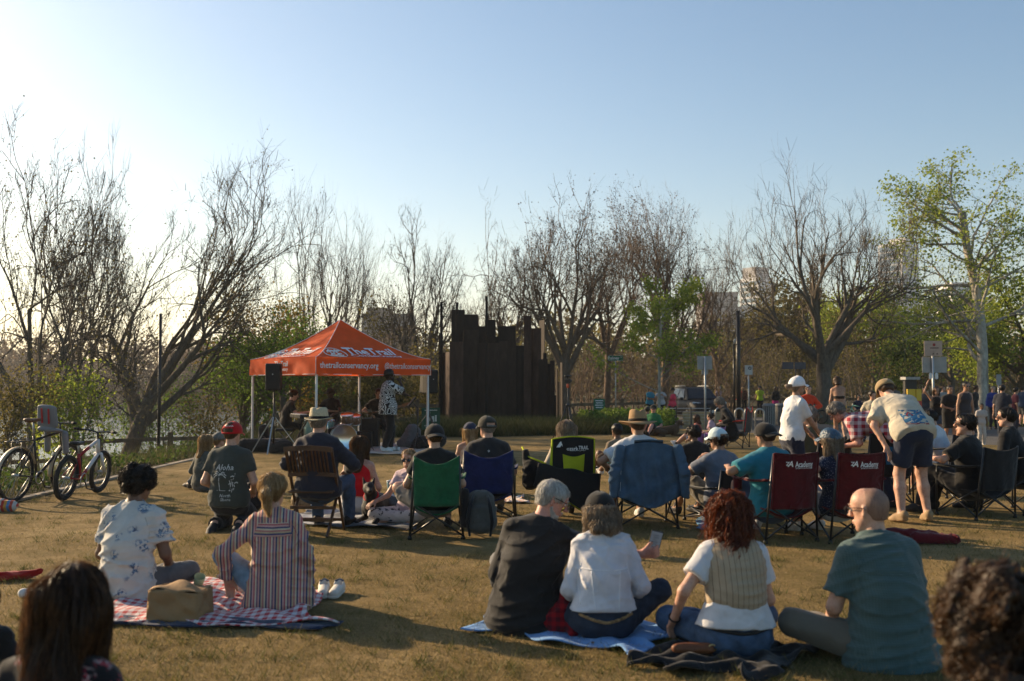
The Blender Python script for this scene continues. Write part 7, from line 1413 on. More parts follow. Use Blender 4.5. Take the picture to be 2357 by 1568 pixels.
p = A([atX(658, 23.7), 23.7, 0]); person('keyboard player in black tee and sunglasses under the tent at left', p, -72, 'chair', 1.0, 0, 1.0, 'light', lean=(14, 0), head=(0, -8, 0), vox=.017, face=True, glasses='dark', ph=.60, group=G_BAND, top=dict(mat=BLACKT, sleeve=.6, se=.02, e=.016), bot=dict(mat=BLACKT), shoe=BSHOE, arms={'R': (A([.14, .46, .86]), (.5, -.4, -.8)), 'L': (A([-.16, .50, .86]), (-.5, -.4, -.8))}, hair=('short', 'dark', dict(th=.016)), seed=202)
p = A([atX(765, 25.0), 25.0, 0]); person('drummer in black cap and black tee behind the drum kit', p, 165, 'chair', 1.0, 0, 1.0, 'dark', lean=(6, 0), head=(-24, 0, 0), vox=.018, ph=.62, group=G_BAND, top=dict(mat=BLACKT, sleeve=.65, e=.018), bot=dict(mat=DARKP), shoe=BSHOE, arms={'R': (A([.2, .42, .86]), (.8, -.3, -.6)), 'L': (A([-.24, .42, .80]), (-.8, -.3, -.6))}, hair=('short', 'black', dict(th=.02)), hat=('cap', MATS['black_cap']), seed=203)
p = A([atX(872, 24.6), 24.6, 0]); GP = p; person('guitarist in black tee and shorts seated behind the singer', p, 178, 'chair', 1.0, 0, 1.05, 'tan', lean=(6, 0), head=(20, -12, 0), vox=.018, ph=.62, group=G_BAND, top=dict(mat=BLACKT, sleeve=.65, e=.018), bot=dict(mat=DARKP, len=.4, name='shorts'), shoe=WSHOE, legs={'L': (A([-.46, .52, .085]), (-.4, .4, 1), (-.5, 1, 0))}, arms={'R': (A([.16, .22, .80]), (1, -.2, -.3)), 'L': (A([-.40, .30, .95]), (-.8, -.3, -.6))}, hair=('short', 'dark', {}), seed=204)
gt = empty('electric_guitar', (GP[0], GP[1]-.24, .86), pi, 'brown electric guitar held by the seated guitarist', 'guitar'); V, F = Field([seg((.12, 0, -.03), (.20, 0, -.04), .15, .12, (0, 1, 0), .022, .022), seg((.0, 0, .0), (.1, 0, -.02), .11, .12, (0, 1, 0), .022, .022)], .012).mesh()
mesh_np('body', V[:, [0, 1, 2]]*A([1, 1, 1]), F, mat('sunburst', (.16, .05, .015), .2, .4, 6, coat=.6), gt); m = MB(); m.bar((-.05, .02, .02), (-.62, .02, .16), .045, .02, (0, 1, 0)); m.build('neck', mat('maple_neck', (.22, .10, .04), .4, .2), gt); m = MB(); m.bar((-.61, .02, .155), (-.76, .02, .20), .075, .015, (0, 1, 0)); m.build('headstock', MATS['maple_neck'], gt)
m = MB()
for k in range(4): m.tube([(.12, .045, -.03+k*.008), (-.62, .032, .15+k*.006)], .0012, 3)
m.build('strings', CHROME, gt); go_ = empty('guitar_stool', (GP[0], GP[1]+.02, 0), 0, 'black stool under the guitarist', 'stool'); m = MB(); m.box((0, 0, .47), (.36, .34, .06)); m.build('seat', BLK, go_, bev=.02)
for a in (.8, 2.4, 3.9, 5.5): m = MB(); m.tube([(cos(a)*.14, sin(a)*.14, .45), (cos(a)*.2, sin(a)*.2, 0)], .014, 6); m.build('leg', BLKM, go_, True)
# ================================================================== people farther off
def far(label, x, Y, yaw, pose='stand', s=1.0, top=None, bot=None, skin='tan', hair=('short', 'dark', {}), v=.03, fem=0, gy=None, **k):
    X = atX(x, Y); g = float(gh(X, Y)); k.setdefault('shoe', BSHOE); k.setdefault('detail', v < .021)
    return person(label, (X, Y, g), yaw, pose, s, fem, k.pop('fat', 1.0), skin, top=top, bot=bot, hair=hair, vox=v*1.15, group=k.pop('group', 'people in the background'), **k)
T_ = lambda n, c, **k: dict(mat=cloth(n, c), e=.018, **k)
B_ = lambda n, c, ln=1.0, **k: dict(mat=cloth(n, c), len=ln, name='trousers' if ln >= 1 else 'shorts', **k)
camp_chair('red and black camp chair under the woman in the black cardigan', atX(1690, 24.3), 24.3, 62, mat('chair_mesh_grey', (.06, .055, .05), .9, .1), trim=cloth('bright_red_piping', (.55, .02, .01)), fab2=MATS['bright_red_piping'], h=.98, top_dip=.14)
far('grey curly-haired woman in black cardigan seated in the red camp chair', 1684, 24.2, 78, 'chair', .98, T_('black_cardigan', (.013, .012, .012), sleeve=1.8, se=.03, loose=.05, fall=.14), B_('black_cardigan', (.013, .012, .012)), 'light', ('curlyshort', 'grey', dict(th=.032, lump=.01, n=300, steps=5, step=.015, curl=.01, cf=140, sw=.008)), .017, 1, lean=(22, 0), head=(4, -22, 0), ph=.47)
far('girl with brown hair in coral top seated on the grass', 1606, 24.6, 60, 'ground', .78, T_('coral_tee', (.45, .13, .09), sleeve=.6), B_('blue_shorts2', (.06, .10, .18), .4), 'light', ('long', 'brown', dict(th=.02, L=.12)), .017, 1, lean=(4, 0), head=(-20, 0, 0), shoe=WSHOE, socks=DARKP, ph=.2)
camp_chair('small lilac folding chair under the girl in pink', atX(1643, 24.0), 24.0, 55, cloth('lilac_fabric', (.26, .12, .30)), frame=WHT, s=.62, h=.85)
far('small girl with dark hair bun seated in the lilac chair', 1640, 24.0, 62, 'chair', .66, T_('pink_tee', (.50, .32, .36), sleeve=.6), B_('lilac_leggings', (.26, .12, .30)), 'light', ('pony', 'dark', dict(th=.014, L=.01, z=.06)), .017, 1, ph=.44)
far('man in green tee and black cap sitting on the grass in front of the bed', 1503, 30.0, 150, 'ground', 1.0, T_('green_tee', (.03, .15, .055), sleeve=.8, se=.03), B_('dark_shorts', (.02, .02, .022), .5), 'pink', ('short', 'grey', {}), .02, lean=(-2, 0), head=(20, 0, 0), hat=('cap', MATS['black_cap']))
far('person in olive cap sitting behind the man in green tee', 1487, 30.6, -30, 'ground', .95, T_('dull_olive', (.06, .06, .04), sleeve=.8), B_('dark_shorts', (.02, .02, .022), .5), 'tan', ('short', 'dark', {}), .022, hat=('cap', MATS['olive_cap']))
dog('brown dog lying on the grass beside the man in green tee', (atX(1537, 29.6), 29.6, 0), -80, mat('brown_fur', (.075, .042, .022), .8, .3, 30, .5, 120), 1.0, None, (10, -8), False)
far('woman in bright blue top with arms folded standing beside the parked car', 1495, 47, 200, 'stand', .98, T_('sky_top', (.03, .26, .40), sleeve=.7), B_('black_leggings', (.015, .015, .016)), 'tan', ('pony', 'dark', dict(L=.2)), .026, 1, arms={'L': (A([.05, .22, 1.15]), (-1, 0, -.5)), 'R': (A([-.05, .24, 1.18]), (1, 0, -.5))})
far('woman in white tee and black shorts holding a phone beside the parked car', 1521, 46.5, 175, 'stand', .98, T_('pale_tee', (.52, .50, .52), sleeve=.7), B_('black_shorts', (.014, .014, .014), .42), 'light', ('bob', 'blond', dict(L=.08)), .026, 1, arms={'L': (A([-.03, .28, 1.35]), (-1, 0, -.6)), 'R': (A([.06, .28, 1.35]), (1, 0, -.6))})
far('woman in neon pink vest top and black cap walking in front of the car', 1547, 44, 190, 'stand', .95, dict(mat=cloth('neon_pink', (.75, .05, .09)), sleeve=0, tank=True, e=.016, hem=.08, name='vest_top'), B_('black_leggings', (.015, .015, .016)), 'tan', ('short', 'black', {}), .026, 1, hat=('cap', MATS['black_cap']), shoe=WSHOE, legs={'L': (A([-.1, .16, .085]), (0, 1, 0), (0, 1, 0)), 'R': (A([.1, -.16, .12]), (0, 1, 0), (0, 1, -.4))})
far('woman in white cap and lilac top walking far behind the car', 1653, 62, 200, 'stand', .98, T_('lilac_top', (.42, .36, .45), sleeve=.3), B_('black_shorts', (.014, .014, .014), .4), 'tan', ('short', 'dark', {}), .034, 1, hat=('cap', MATS['white_cap']), shoe=WSHOE)
far('man in orange-red jacket bending over a bicycle in the background', 1697, 58, 250, 'stand', 1.0, T_('orange_jacket', (.62, .06, .02), sleeve=1.8), B_('grey_joggers2', (.10, .11, .10)), 'tan', ('short', 'blond', {}), .034, lean=(30, 0))
far('person in dark maroon standing behind the orange-jacketed man', 1712, 61, 180, 'stand', 1.0, T_('dark_maroon', (.06, .015, .02), sleeve=.8), B_('black_leggings', (.015, .015, .016)), 'brown', ('short', 'black', {}), .034)
far('officer in lime safety vest and dark helmet among the racks', 1749, 57, 160, 'stand', 1.0, T_('lime_vest', (.38, .50, .04), sleeve=.5), B_('officer_navy', (.012, .014, .022)), 'tan', ('short', 'black', {}), .034, hat=('cap', NAVY))
far('woman in black top and magenta shorts standing in the background', 1784, 58, 190, 'stand', .98, T_('black_top2', (.016, .016, .02), sleeve=1.6), B_('magenta_shorts', (.50, .02, .17), .4), 'tan', ('bob', 'black', {}), .034, 1)
far('person in orange-red jacket standing behind the woman in white', 1857, 24.5, 185, 'stand', .86, T_('orange_jacket2', (.60, .05, .015), sleeve=1.8, se=.03, loose=.03, hem=.1), B_('blue_jeans2', (.04, .06, .11)), 'light', ('short', 'brown', {}), .02, arms={'L': (A([-.1, .25, 1.1]), (-1, 0, -.5)), 'R': (A([.1, .25, 1.1]), (1, 0, -.5))})
far('small child in yellow tee and pink skirt behind the woman in white', 1862, 21, 170, 'stand', .63, T_('yellow_tee', (.50, .40, .07), sleeve=.7, hem=.06), B_('pink_skirt', (.5, .2, .28), .3, flare=.06), 'light', ('long', 'brown', dict(th=.02, L=.06)), .017, 1, shoe=WSHOE)
far('woman in black bikini top and yellow bottoms walking across the path', 1932, 26.5, -10, 'stand', 1.0, dict(mat=cloth('bikini_black', (.02, .015, .013)), sleeve=0, tank=True, e=.008, hem=-.30, name='bikini_top', cuts=[]), dict(mat=cloth('bikini_yellow', (.55, .36, .02)), len=.06, e=.006, name='bikini_bottoms', flare=0), 'tan', ('bob', 'brown', dict(L=.06)), .018, 1, lean=(6, -4), legs={'L': (A([-.08, .14, .085]), (0, 1, 0), (0, 1, 0)), 'R': (A([.1, -.2, .12]), (0, 1, 0), (0, 1, -.4))}, arms={'R': (A([.12, .15, .75]), (1, -.3, 0))})
BIK = [o for o in bpy.data.objects if o.name.startswith('bikini_top')][0]
for (dz, up) in ((.0, 1),):
    me = BIK.data; co = np.zeros(len(me.vertices)*3, np.float32); me.vertices.foreach_get('co', co); co = co.reshape(-1, 3)
    bad = [i for i in range(len(co)) if not (1.14 < co[i, 2] < 1.24)]; import bmesh as _bm; b_ = _bm.new(); b_.from_mesh(me); b_.verts.ensure_lookup_table(); _bm.ops.delete(b_, geom=[b_.verts[i] for i in bad], context='VERTS'); b_.to_mesh(me); b_.free()
far('man in cream shirt with dark hair sitting by the path', 2008, 27, 150, 'chair', 1.0, T_('cream_shirt', (.45, .40, .30), sleeve=.8), B_('jeans3', (.05, .08, .13)), 'light', ('short', 'dark', dict(th=.02)), .02, ph=.55, head=(40, 0, 0))
camp_chair('plain folding chair under the man in the cream shirt', atX(2008, 27), 27, 150, BLKF)
far('woman in black vest top raising her arm under the sign cluster', 2152, 29, 175, 'stand', .97, dict(mat=BLACKT, sleeve=0, tank=True, e=.016, hem=.08, name='vest_top'), B_('denim_shorts', (.05, .08, .13), .36), 'tan', ('long', 'dark', dict(L=.15)), .02, 1, arms={'R': (A([.25, .1, 1.85]), (1, 0, .2))})
far('man in black tee with folded hands walking on the path', 2182, 28.5, 185, 'stand', .98, T_('black_tee3', (.016, .015, .016), sleeve=.75, se=.03, hem=.12), B_('black_shorts', (.014, .014, .014), .48), 'tan', ('short', 'black', {}), .02, arms={'L': (A([-.05, .25, 1.08]), (-1, -.2, -.4)), 'R': (A([.05, .25, 1.08]), (1, -.2, -.4))}, shoe=WSHOE, legs={'L': (A([-.1, .12, .085]), (0, 1, 0), (0, 1, 0)), 'R': (A([.1, -.12, .1]), (0, 1, 0), (0, 1, -.3))})
far('tall man in dark tank top striding along the path', 2218, 28, 190, 'stand', 1.03, dict(mat=cloth('dark_tank', (.03, .03, .038)), sleeve=0, tank=True, e=.018, hem=.14, name='tank_top'), B_('charcoal_shorts', (.025, .025, .03), .46), 'tan', ('short', 'black', {}), .02, shoe=BSHOE, glasses='dark', legs={'L': (A([-.1, .24, .085]), (0, 1, 0), (0, 1, .1)), 'R': (A([.1, -.26, .14]), (0, 1, 0), (0, 1, -.5))})
far('small child in pale top walking beside the tall man', 2256, 27, 180, 'stand', .66, T_('pale_top2', (.4, .36, .34), sleeve=.6), B_('pale_leggings', (.42, .38, .34)), 'brown', ('short', 'black', {}), .02, shoe=WSHOE)
far('man in navy tee and dark jeans walking away near the right edge', 2305, 30, -40, 'stand', 1.02, T_('navy_tee2', (.018, .02, .03), sleeve=.8, se=.03, hem=.12), B_('dark_jeans2', (.02, .025, .035)), 'tan', ('short', 'black', {}), .02, shoe=WSHOE, legs={'L': (A([-.1, .2, .085]), (0, 1, 0), (0, 1, 0)), 'R': (A([.1, -.22, .12]), (0, 1, 0), (0, 1, -.4))})
far('person in royal blue jacket standing behind the man in navy tee', 2284, 40, 170, 'stand', 1.0, T_('royal_blue', (.02, .04, .20), sleeve=1.7), B_('officer_navy', (.012, .014, .022)), 'light', ('short', 'grey', {}), .026)
far('person in dark blue seated beyond the path under the big bare tree', 1975, 48, 180, 'chair', 1.0, T_('dark_blue_top', (.015, .025, .06), sleeve=.8), B_('officer_navy', (.012, .014, .022)), 'tan', ('short', 'black', {}), .03)
for i_, (x_, Y__, c_, b_, l_) in enumerate(((2128, 38, (.05, .05, .06), (.02, .02, .02), 'person in charcoal top standing left of the sign cluster'), (2168, 42, (.30, .28, .26), (.03, .03, .04), 'person in light grey top far behind the walkers'), (2240, 37, (.02, .02, .02), (.10, .09, .08), 'person in black top and tan shorts behind the tall man'), (2332, 36, (.10, .02, .03), (.02, .02, .03), 'person in dark red top near the right edge of the path'), (2350, 43, (.03, .05, .09), (.05, .05, .05), 'person in slate blue top at the far right verge'), (2060, 50, (.12, .12, .13), (.02, .02, .02), 'person in grey standing by the rental bicycles'))):
    far(l_, x_, Y__, 150+i_*37, 'stand', .97+.02*(i_ % 3), T_('far_top_%d' % i_, c_, sleeve=.8, hem=.1), B_('far_bot_%d' % i_, b_, 1.0 if i_ % 2 else .45), ('tan', 'light', 'brown')[i_ % 3], ('short', ('black', 'brown', 'dark')[i_ % 3], {}), .03)
# ================================================================== bicycles
def bicycle(label, c, yaw, r=.34, wb=1.05, frame=None, fork=None, tyre=.022, fender=None, basket=None, lean=4, seat_h=.95, straight=True, group=None, simple=False, mtb=False):
    o = empty('bicycle', c, 0, label, 'bicycle', group); o.rotation_euler = (0, rad(lean), rad(yaw)); Rw = A([0, 0, r]); Fw = A([0, wb, r])   # forward is +Y
    for w in (Rw, Fw):
        we = bpy.data.objects.new('wheel', None); link(we, o)
        m = MB(); m.torus(w, r-tyre, tyre, (1, 0, 0), 36, 8); m.build('tyre', RUB, we, True)
        if not simple:
            m = MB(); m.torus(w, r-2.3*tyre, tyre*.45, (1, 0, 0), 36, 6); m.build('rim', mat('rim_dark', (.05, .05, .05), .4, 0), we, True); m = MB()
            for k in range(20):
                a = 2*pi*k/20; m.tube([w+A([.02*(-1)**k, 0, 0]), w+(r-2.4*tyre)*A([0, cos(a), sin(a)])], .0016, 3)
            m.build('spokes', ALU, we); m = MB(); m.tube([w+A([-.05, 0, 0]), w+A([.05, 0, 0])], .02, 8); m.build('hub', ALU, we, True)
    bb = A([0, wb*.40, r*.82]); st = A([0, wb*.27, seat_h-.16]); hd = A([0, wb*.80, r+.46*r/.34+.05]); hd2 = A([0, wb*.86, r+.30*r/.34])
    frame = frame or BLKM; m = MB(); tr = .017 if not mtb else .022
    for a, b, q in ((bb, st, tr), (st*.9+bb*.1, hd, tr), (bb, hd2, tr*1.15), (hd, hd2, tr*1.2)): m.tube([a, b], q, 8)
    for q in (-1, 1): m.tube([bb+A([q*.03, 0, 0]), Rw+A([q*.06, 0, 0])], .011, 6); m.tube([st*.85+bb*.15, Rw+A([q*.06, 0, 0])], .010, 6)
    m.build('frame', frame, o, True); m = MB()
    for q in (-1, 1): m.tube([hd2+A([q*.045, 0, 0]), Fw+A([q*.055, 0, 0])], .014 if not mtb else .02, 8)
    m.tube([hd2+A([-.05, 0, 0]), hd2+A([.05, 0, 0])], .018, 6); m.build('fork', fork or frame, o, True)
    hb = hd+(hd-hd2)*.55; m = MB(); m.tube([hb+A([-.30, -.10, .03]), hb+A([-.12, .0, .02]), hb, hb+A([.12, 0, .02]), hb+A([.30, -.10, .03])], .012, 8); m.tube([hd, hb], .015, 8); m.build('handlebar', BLKM, o, True)
    if not simple:
        m = MB()
        for q in (-1, 1): m.tube([hb+A([q*.30, -.10, .03]), hb+A([q*.22, -.055, .027])], .018, 8)
        m.build('grips', RUB, o, True); 
        for q in (-1, 1): m = MB(); m.tube([bb, bb+A([q*.06, 0, 0]), bb+A([q*.065, q*.10, -q*.13]), bb+A([q*.15, q*.10, -q*.13])], [.012, .010, .010, .016], 6); m.build('crank', BLKM, o)
        m = MB(); m.torus(bb+A([.05, 0, 0]), .085, .008, (1, 0, 0), 20, 5); m.build('chainring', ALU, o, True)
        m = MB(); m.tube([bb+A([.05, 0, .085]), Rw+A([.05, 0, .03])], .004, 4); m.tube([bb+A([.05, 0, -.085]), Rw+A([.05, 0, -.03])], .004, 4); m.build('chain', BLKM, o); m = MB(); m.tube([bb+A([-.05, -.08, 0]), A([-.20, wb*.3, .0])], .010, 6); m.build('kickstand', ALU, o, True)
    sp = st+(st-bb)*.35; m = MB(); m.tube([st, sp], .013, 8); m.build('seat_post', ALU, o, True)
    V, F = Field([seg(sp+A([0, -.10, .02]), sp+A([0, .14, .02]), .075, .025, (1, 0, 0), .03, .02)], .012).mesh(); mesh_np('saddle', V, F, BLK if mtb or simple else mat('saddle_brown', (.13, .06, .03), .5, .1), o)
    if fender is not None:
        for w in (Rw, Fw):
            m = MB(); m.grid(lambda u, v, w=w: w+(r+.018)*A([0, cos(-.15+u*3.0+.5), sin(-.15+u*3.0+.5)])+A([(v-.5)*.06, 0, -.006*abs(v-.5)]), 22, 3); m.build('mudguard', fender, o, True, thick=.004)
        m = MB(); z = 2*r+.08
        for q in (-1, 1): m.tube([Rw+A([q*.07, 0, 0]), Rw+A([q*.07, -.05, r+.09])], .006, 5); m.tube([Rw+A([q*.07, -.22, r+.09]), Rw+A([q*.06, .26, r+.10])], .007, 5)
        for k in range(4): m.tube([Rw+A([-.07, -.2+k*.13, r+.09]), Rw+A([.07, -.2+k*.13, r+.09])], .005, 5)
        m.build('rack', BLKM, o, True)
    return o
q = gp(30, 1157); B1 = bicycle('black city bicycle with cream mudguards and child seat at the left edge', (q[0], q[1], 0), -10, .35, 1.06, mat('bike_black', (.02, .02, .022), .3, .05), None, .02, mat('cream_mudguard', (.42, .33, .22), .5, .1), seat_h=1.0, lean=5, group='bicycles parked on the lawn edge')
V, F = Field([seg((0, .55, .98), (0, .50, 1.22), .16, .145, (1, 0, 0), .035, .03), seg((0, .55, .92), (0, .72, .90), .15, .13, (1, 0, 0), .04, .03), seg((-.13, .75, .86), (-.14, .80, .62), .045, .04), seg((.13, .75, .86), (.14, .80, .62), .045, .04), seg((0, .60, 1.12), (0, .60, 1.05), .11, .11, (1, 0, 0), .05, .05, op=-1)], .014).mesh()
cs = mesh_np('child_seat', V, F, mat('grey_seat_shell', (.19, .19, .20), .6, .08), B1); m = MB()
for dx in (-.05, .05): m.tube([(dx, .455, 1.2), (dx, .50, 1.0)], .012, 5)
m.build('harness', mat('red_strap', (.4, .03, .03), .8, 0), cs)
q = gp(146, 1153); bicycle('red and white mountain bike beside the black city bicycle', (q[0], q[1], 0), -3, .30, .96, mat('bike_red', (.3, .3, .3), .35, .1, pattern=lambda nt, v: ramp(nt, mth(nt, 'ADD', sepx(nt, v)[1], 0.0), [(0.0, (.30, .012, .016)), (.50, (.30, .012, .016)), (.56, (.55, .53, .51))])), mat('bike_white', (.60, .58, .56), .35, .05), .032, None, seat_h=.76, lean=6, mtb=True, group='bicycles parked on the lawn edge')
rb = None
for i, x in enumerate((1872, 1890, 1908, 1926, 1950, 1972, 1996, 2022, 2046)):
    X = atX(x, 45+i*.35); cpos = (X, 45+i*.35, float(gh(X, 45+i*.35))); lb = ['leftmost', 'second', 'third', 'fourth', 'fifth', 'sixth', 'seventh', 'eighth', 'rightmost'][i]+' teal rental bicycle in the row beyond the path'
    if rb is None: rb = bicycle(lb, cpos, 40, .33, 1.04, mat('rental_teal', (.03, .16, .17), .5, .1), None, .03, None, simple=True, group='rental bicycles in a row beyond the path')
    else: c_ = copy_tree(rb); c_.location = cpos; c_['label'] = lb; c_.rotation_euler = (0, rad(4), rad(36+5*(i % 3)))
# ================================================================== parked car
def car(label, x, Y, yaw):
    X = atX(x, Y); o = empty('parked_car', (X, Y, float(gh(X, Y))+.02), rad(yaw), label, 'car'); pm_ = mat('car_grey', (.022, .022, .025), .5, .05, 3, metal=.0, coat=.0, spec=.15); gl = mat('car_glass', (.012, .014, .017), .08, .0, spec=.4)
    ST = [(-2.28, .78, .50, .98), (-2.2, .86, .36, 1.08), (-1.5, .915, .27, 1.11), (-.4, .925, .25, 1.09), (.7, .925, .25, 1.06), (1.15, .92, .27, 1.05), (1.75, .89, .29, 1.00), (2.15, .82, .32, .90), (2.3, .70, .40, .78)]
    V = []; n = 14
    for (sx, w, z0, z1) in ST:
        for k in range(n):
            a = 2*pi*k/n; cx = cos(a); cz = sin(a); e = .32; V.append((sx, w*math.copysign(abs(cx)**e, cx), (z0+z1)/2+(z1-z0)/2*math.copysign(abs(cz)**(e*1.3), cz)))
    m_ = len(ST); F = [[i*n+k, i*n+(k+1) % n, (i+1)*n+(k+1) % n, (i+1)*n+k] for i in range(m_-1) for k in range(n)]+[list(range(n)), [(m_-1)*n+k for k in range(n)]]
    mesh_np('body', V, F, pm_, o)
    belt = [(1.02, .80), (-.2, .86), (-1.6, .86), (-2.2, .76)]; roof = [(.28, .60, 1.58), (-.3, .66, 1.66), (-1.5, .65, 1.65), (-1.95, .58, 1.57)]; V = []
    for (bx, by), (rx, ry, rz_) in zip(belt, roof): V += [(bx, -by, 1.04), (rx, -ry, rz_), (rx, ry, rz_), (bx, by, 1.04)]
    F = [[i*4+j, (i+1)*4+j, (i+1)*4+j+1, i*4+j+1] for i in range(3) for j in range(3)]+[[0, 1, 2, 3], [12, 15, 14, 13]]; g = mesh_np('cabin', V, F, pm_, o, False); md = g.modifiers.new('b', 'BEVEL'); md.width = .04; md.segments = 2
    def pane(nm, P4, mt=gl, off=.012):
        P4 = A(P4, float); nn = nrm(np.cross(P4[1]-P4[0], P4[3]-P4[0])); c = P4.mean(0); 
        if nn@(c-A([-.6, 0, 1.0])) < 0: nn = -nn
        mesh_np(nm, np.concatenate([P4*.97+c*.03+nn*off, P4*.97+c*.03-nn*.02]), [[0, 1, 2, 3], [7, 6, 5, 4], [0, 4, 5, 1], [1, 5, 6, 2], [2, 6, 7, 3], [3, 7, 4, 0]], mt, o, False)
    pane('windscreen', [(1.0, -.77, 1.07), (1.0, .77, 1.07), (.32, .57, 1.56), (.32, -.57, 1.56)], off=.03)
    for q in (-1, 1):
        pane('window', [(.62, q*.835, 1.09), (-.38, q*.865, 1.10), (-.36, q*.675, 1.58), (.16, q*.645, 1.55)], off=.02); pane('window', [(-.46, q*.865, 1.10), (-1.45, q*.862, 1.12), (-1.42, q*.665, 1.58), (-.44, q*.675, 1.585)], off=.02)
        m = MB(); m.box((.72, q*1.0, 1.10), (.12, .16, .13)); m.build('mirror', pm_, o, bev=.03); m = MB(); m.tube([(.1, q*.60, 1.70), (-.1, q*.61, 1.72), (-1.5, q*.60, 1.71), (-1.6, q*.6, 1.68)], .02, 6); m.build('roof_rail', ALU, o, True)
        V, F = Field([seg((2.12, q*.52, .86), (1.92, q*.80, .90), .05, .06, (0, 0, 1), .055, .06)], .02).mesh(); mesh_np('headlight', V, F, mat('headlamp', (.55, .56, .58), .08, 0, spec=.9), o)
        for wx in (1.38, -1.35):
            w = bpy.data.objects.new('wheel', None); link(w, o); m = MB(); m.lathe([(.22, -.11), (.34, -.11), (.36, -.06), (.36, .06), (.34, .11), (.22, .11)], 24, (wx, q*.83, .36), rotx(pi/2)); m.build('tyre', RUB, w, True); m = MB(); m.lathe([(0, -.1), (.22, -.1), (.22, .1), (0, .1)], 16, (wx, q*.84, .36), rotx(pi/2)); m.build('rim', ALU, w, True)
            m = MB(); m.torus((wx, q*.895, .38), .40, .045, (0, 1, 0), 24, 6); m.build('wheel_arch', mat('arch_plastic', (.03, .03, .03), .7, 0), o, True)
    m = MB(); m.box((2.27, 0, .68), (.10, 1.02, .20)); m.build('grille', BLK, o, bev=.03); m = MB(); m.box((2.24, 0, .42), (.14, 1.3, .16)); m.build('bumper', mat('arch_plastic', (.03, .03, .03), .7, 0), o, bev=.04); m = MB(); m.box((2.325, 0, .50), (.012, .32, .13)); m.build('number_plate', WHT, o)
    return o
car('grey sport utility car parked on the street behind the lawn', 1603, 50, -82)
# ================================================================== street furniture
def sign_post(name, label, x, Y, ytop, panels, r=.03, mt=None, cat='sign', yaw=0):
    X = atX(x, Y); g = float(gh(X, Y)); H = at(x, ytop, Y)[2]-g; o = empty(name, (X, Y, g), yaw, label, cat); m = MB(); m.tube([(0, 0, 0), (0, 0, H)], r, 8); m.build('post', mt or ALU, o, True)
    for (dx, y0, y1, w, pm2, dy) in panels:
        z1 = at(x, y0, Y)[2]-g; z0 = at(x, y1, Y)[2]-g; m = MB(); m.box((dx, dy, (z0+z1)/2), (w, .015, z1-z0)); m.build('panel', pm2, o, bev=.003)
    return o, g
Y_ = 46.0; o, g = sign_post('street_sign', 'green street name sign reading Rainey on a thin pole', 1417, Y_, 830, [(0, 818.5, 831, .70, GRN, -.02)]); zc = at(0, 824.5, Y_)[2]-g; text('Rainey', .20, (-.10, -.032, zc), (1, 0, 0), (0, 0, 1), INK, o, bold=.02); text('ST', .085, (.27, -.032, zc+.03), (1, 0, 0), (0, 0, 1), INK, o); m = MB()
for z in (.118, -.118): m.box((0, -.03, zc+z), (.69, .004, .008))
m.build('border', INK, o)
GB_ = mat('sign_back', (.26, .255, .25), .5, .1, 5, metal=.4); sign_post('traffic_sign', 'back of a grey rectangular sign on a pole in front of the car', 1623, 40, 820, [(0, 820, 851, .60, GB_, .05), (0, 852, 862, .26, GB_, .05)], .04)
WP = mat('sign_white', (.50, .45, .40), .6, .1, 5); o, g = sign_post('parking_sign', 'small white sign on a thin pole right of the black lamp post', 1723, 44, 845, [(0, 841, 863, .34, WP, -.05)], .03); zc = at(0, 852, 44)[2]-g; m = MB(); m.torus((.05, -.062, zc+.08), .06, .016, (0, 1, 0), 18, 6); m.bar((.0, -.062, zc+.12), (.1, -.062, zc+.04), .012, .012); m.build('symbol', mat('symbol_dark', (.06, .05, .05), .8, 0), o)
o, g = sign_post('solar_sign', 'pair of dark solar panels on a post in front of the big bare tree', 1832, 44, 835, [(-.36, 834, 850, .50, mat('solar_blue', (.02, .03, .06), .2, .1), -.06), (.18, 834, 850, .50, MATS['solar_blue'], -.06)], .03, BLKM)
o, g = sign_post('information_sign', 'cluster of signs on one pole with a pinkish notice above grey sign backs', 2148, 34, 790, [(-.0, 785, 820, .62, mat('notice_pink', (.42, .30, .23), .7, .15, 6), -.05), (.08, 821, 858, .84, GB_, .06)], .04)
zc = at(0, 800, 34)[2]-g; 
for (dx, dz, w_, h_) in ((.04, -.02, .30, .035), (.0, -.22, .05, .05), (.13, -.22, .05, .05)): m = MB(); m.box((dx, -.062, zc+dz), (w_, .004, h_)); m.build('notice_text', mat('notice_dark', (.12, .08, .06), .8, 0), o)
m = MB(); m.lathe([(0, 0), (.05, 0), (.05, .004), (0, .004)], 14, (.03, -.06, zc+.09), rotx(pi/2)); m.build('notice_symbol', mat('notice_red', (.25, .03, .03), .8, 0), o)
zc = at(0, 866, 34)[2]-g
for q in (-1, 1): V, F = Field([seg((q*.10, -.05, zc-.06), (q*.10, -.05, zc+.06), .055, .055, (0, 1, 0), .055, .055)], .015).mesh(); V[:, 1] = -.05+(V[:, 1]+.05)*.25; mesh_np('reflector', V, F, WHT, o)
sign_post('thin_sign', 'narrow pale sign on a post near the right edge', 2298, 44, 862, [(0, 862, 886, .22, GB_, -.05)], .025)
small_sign('garden_sign', 'small green sign on the rail fence left of the street name sign', 1379, 45, .62, .52, .55, GRN, [('KEEP', .11, 0, .13, {}), ('OFF', .11, 0, -.01, {}), ('____', .10, 0, -.1, {})] if False else [])
o = [x for x in bpy.data.objects if x.name.startswith('garden_sign')][0]; m = MB()
for k in range(4): m.box((0, -.013, 1.08-k*.1), (.36-.06*(k % 2), .004, .04))
m.build('print', INK, o)
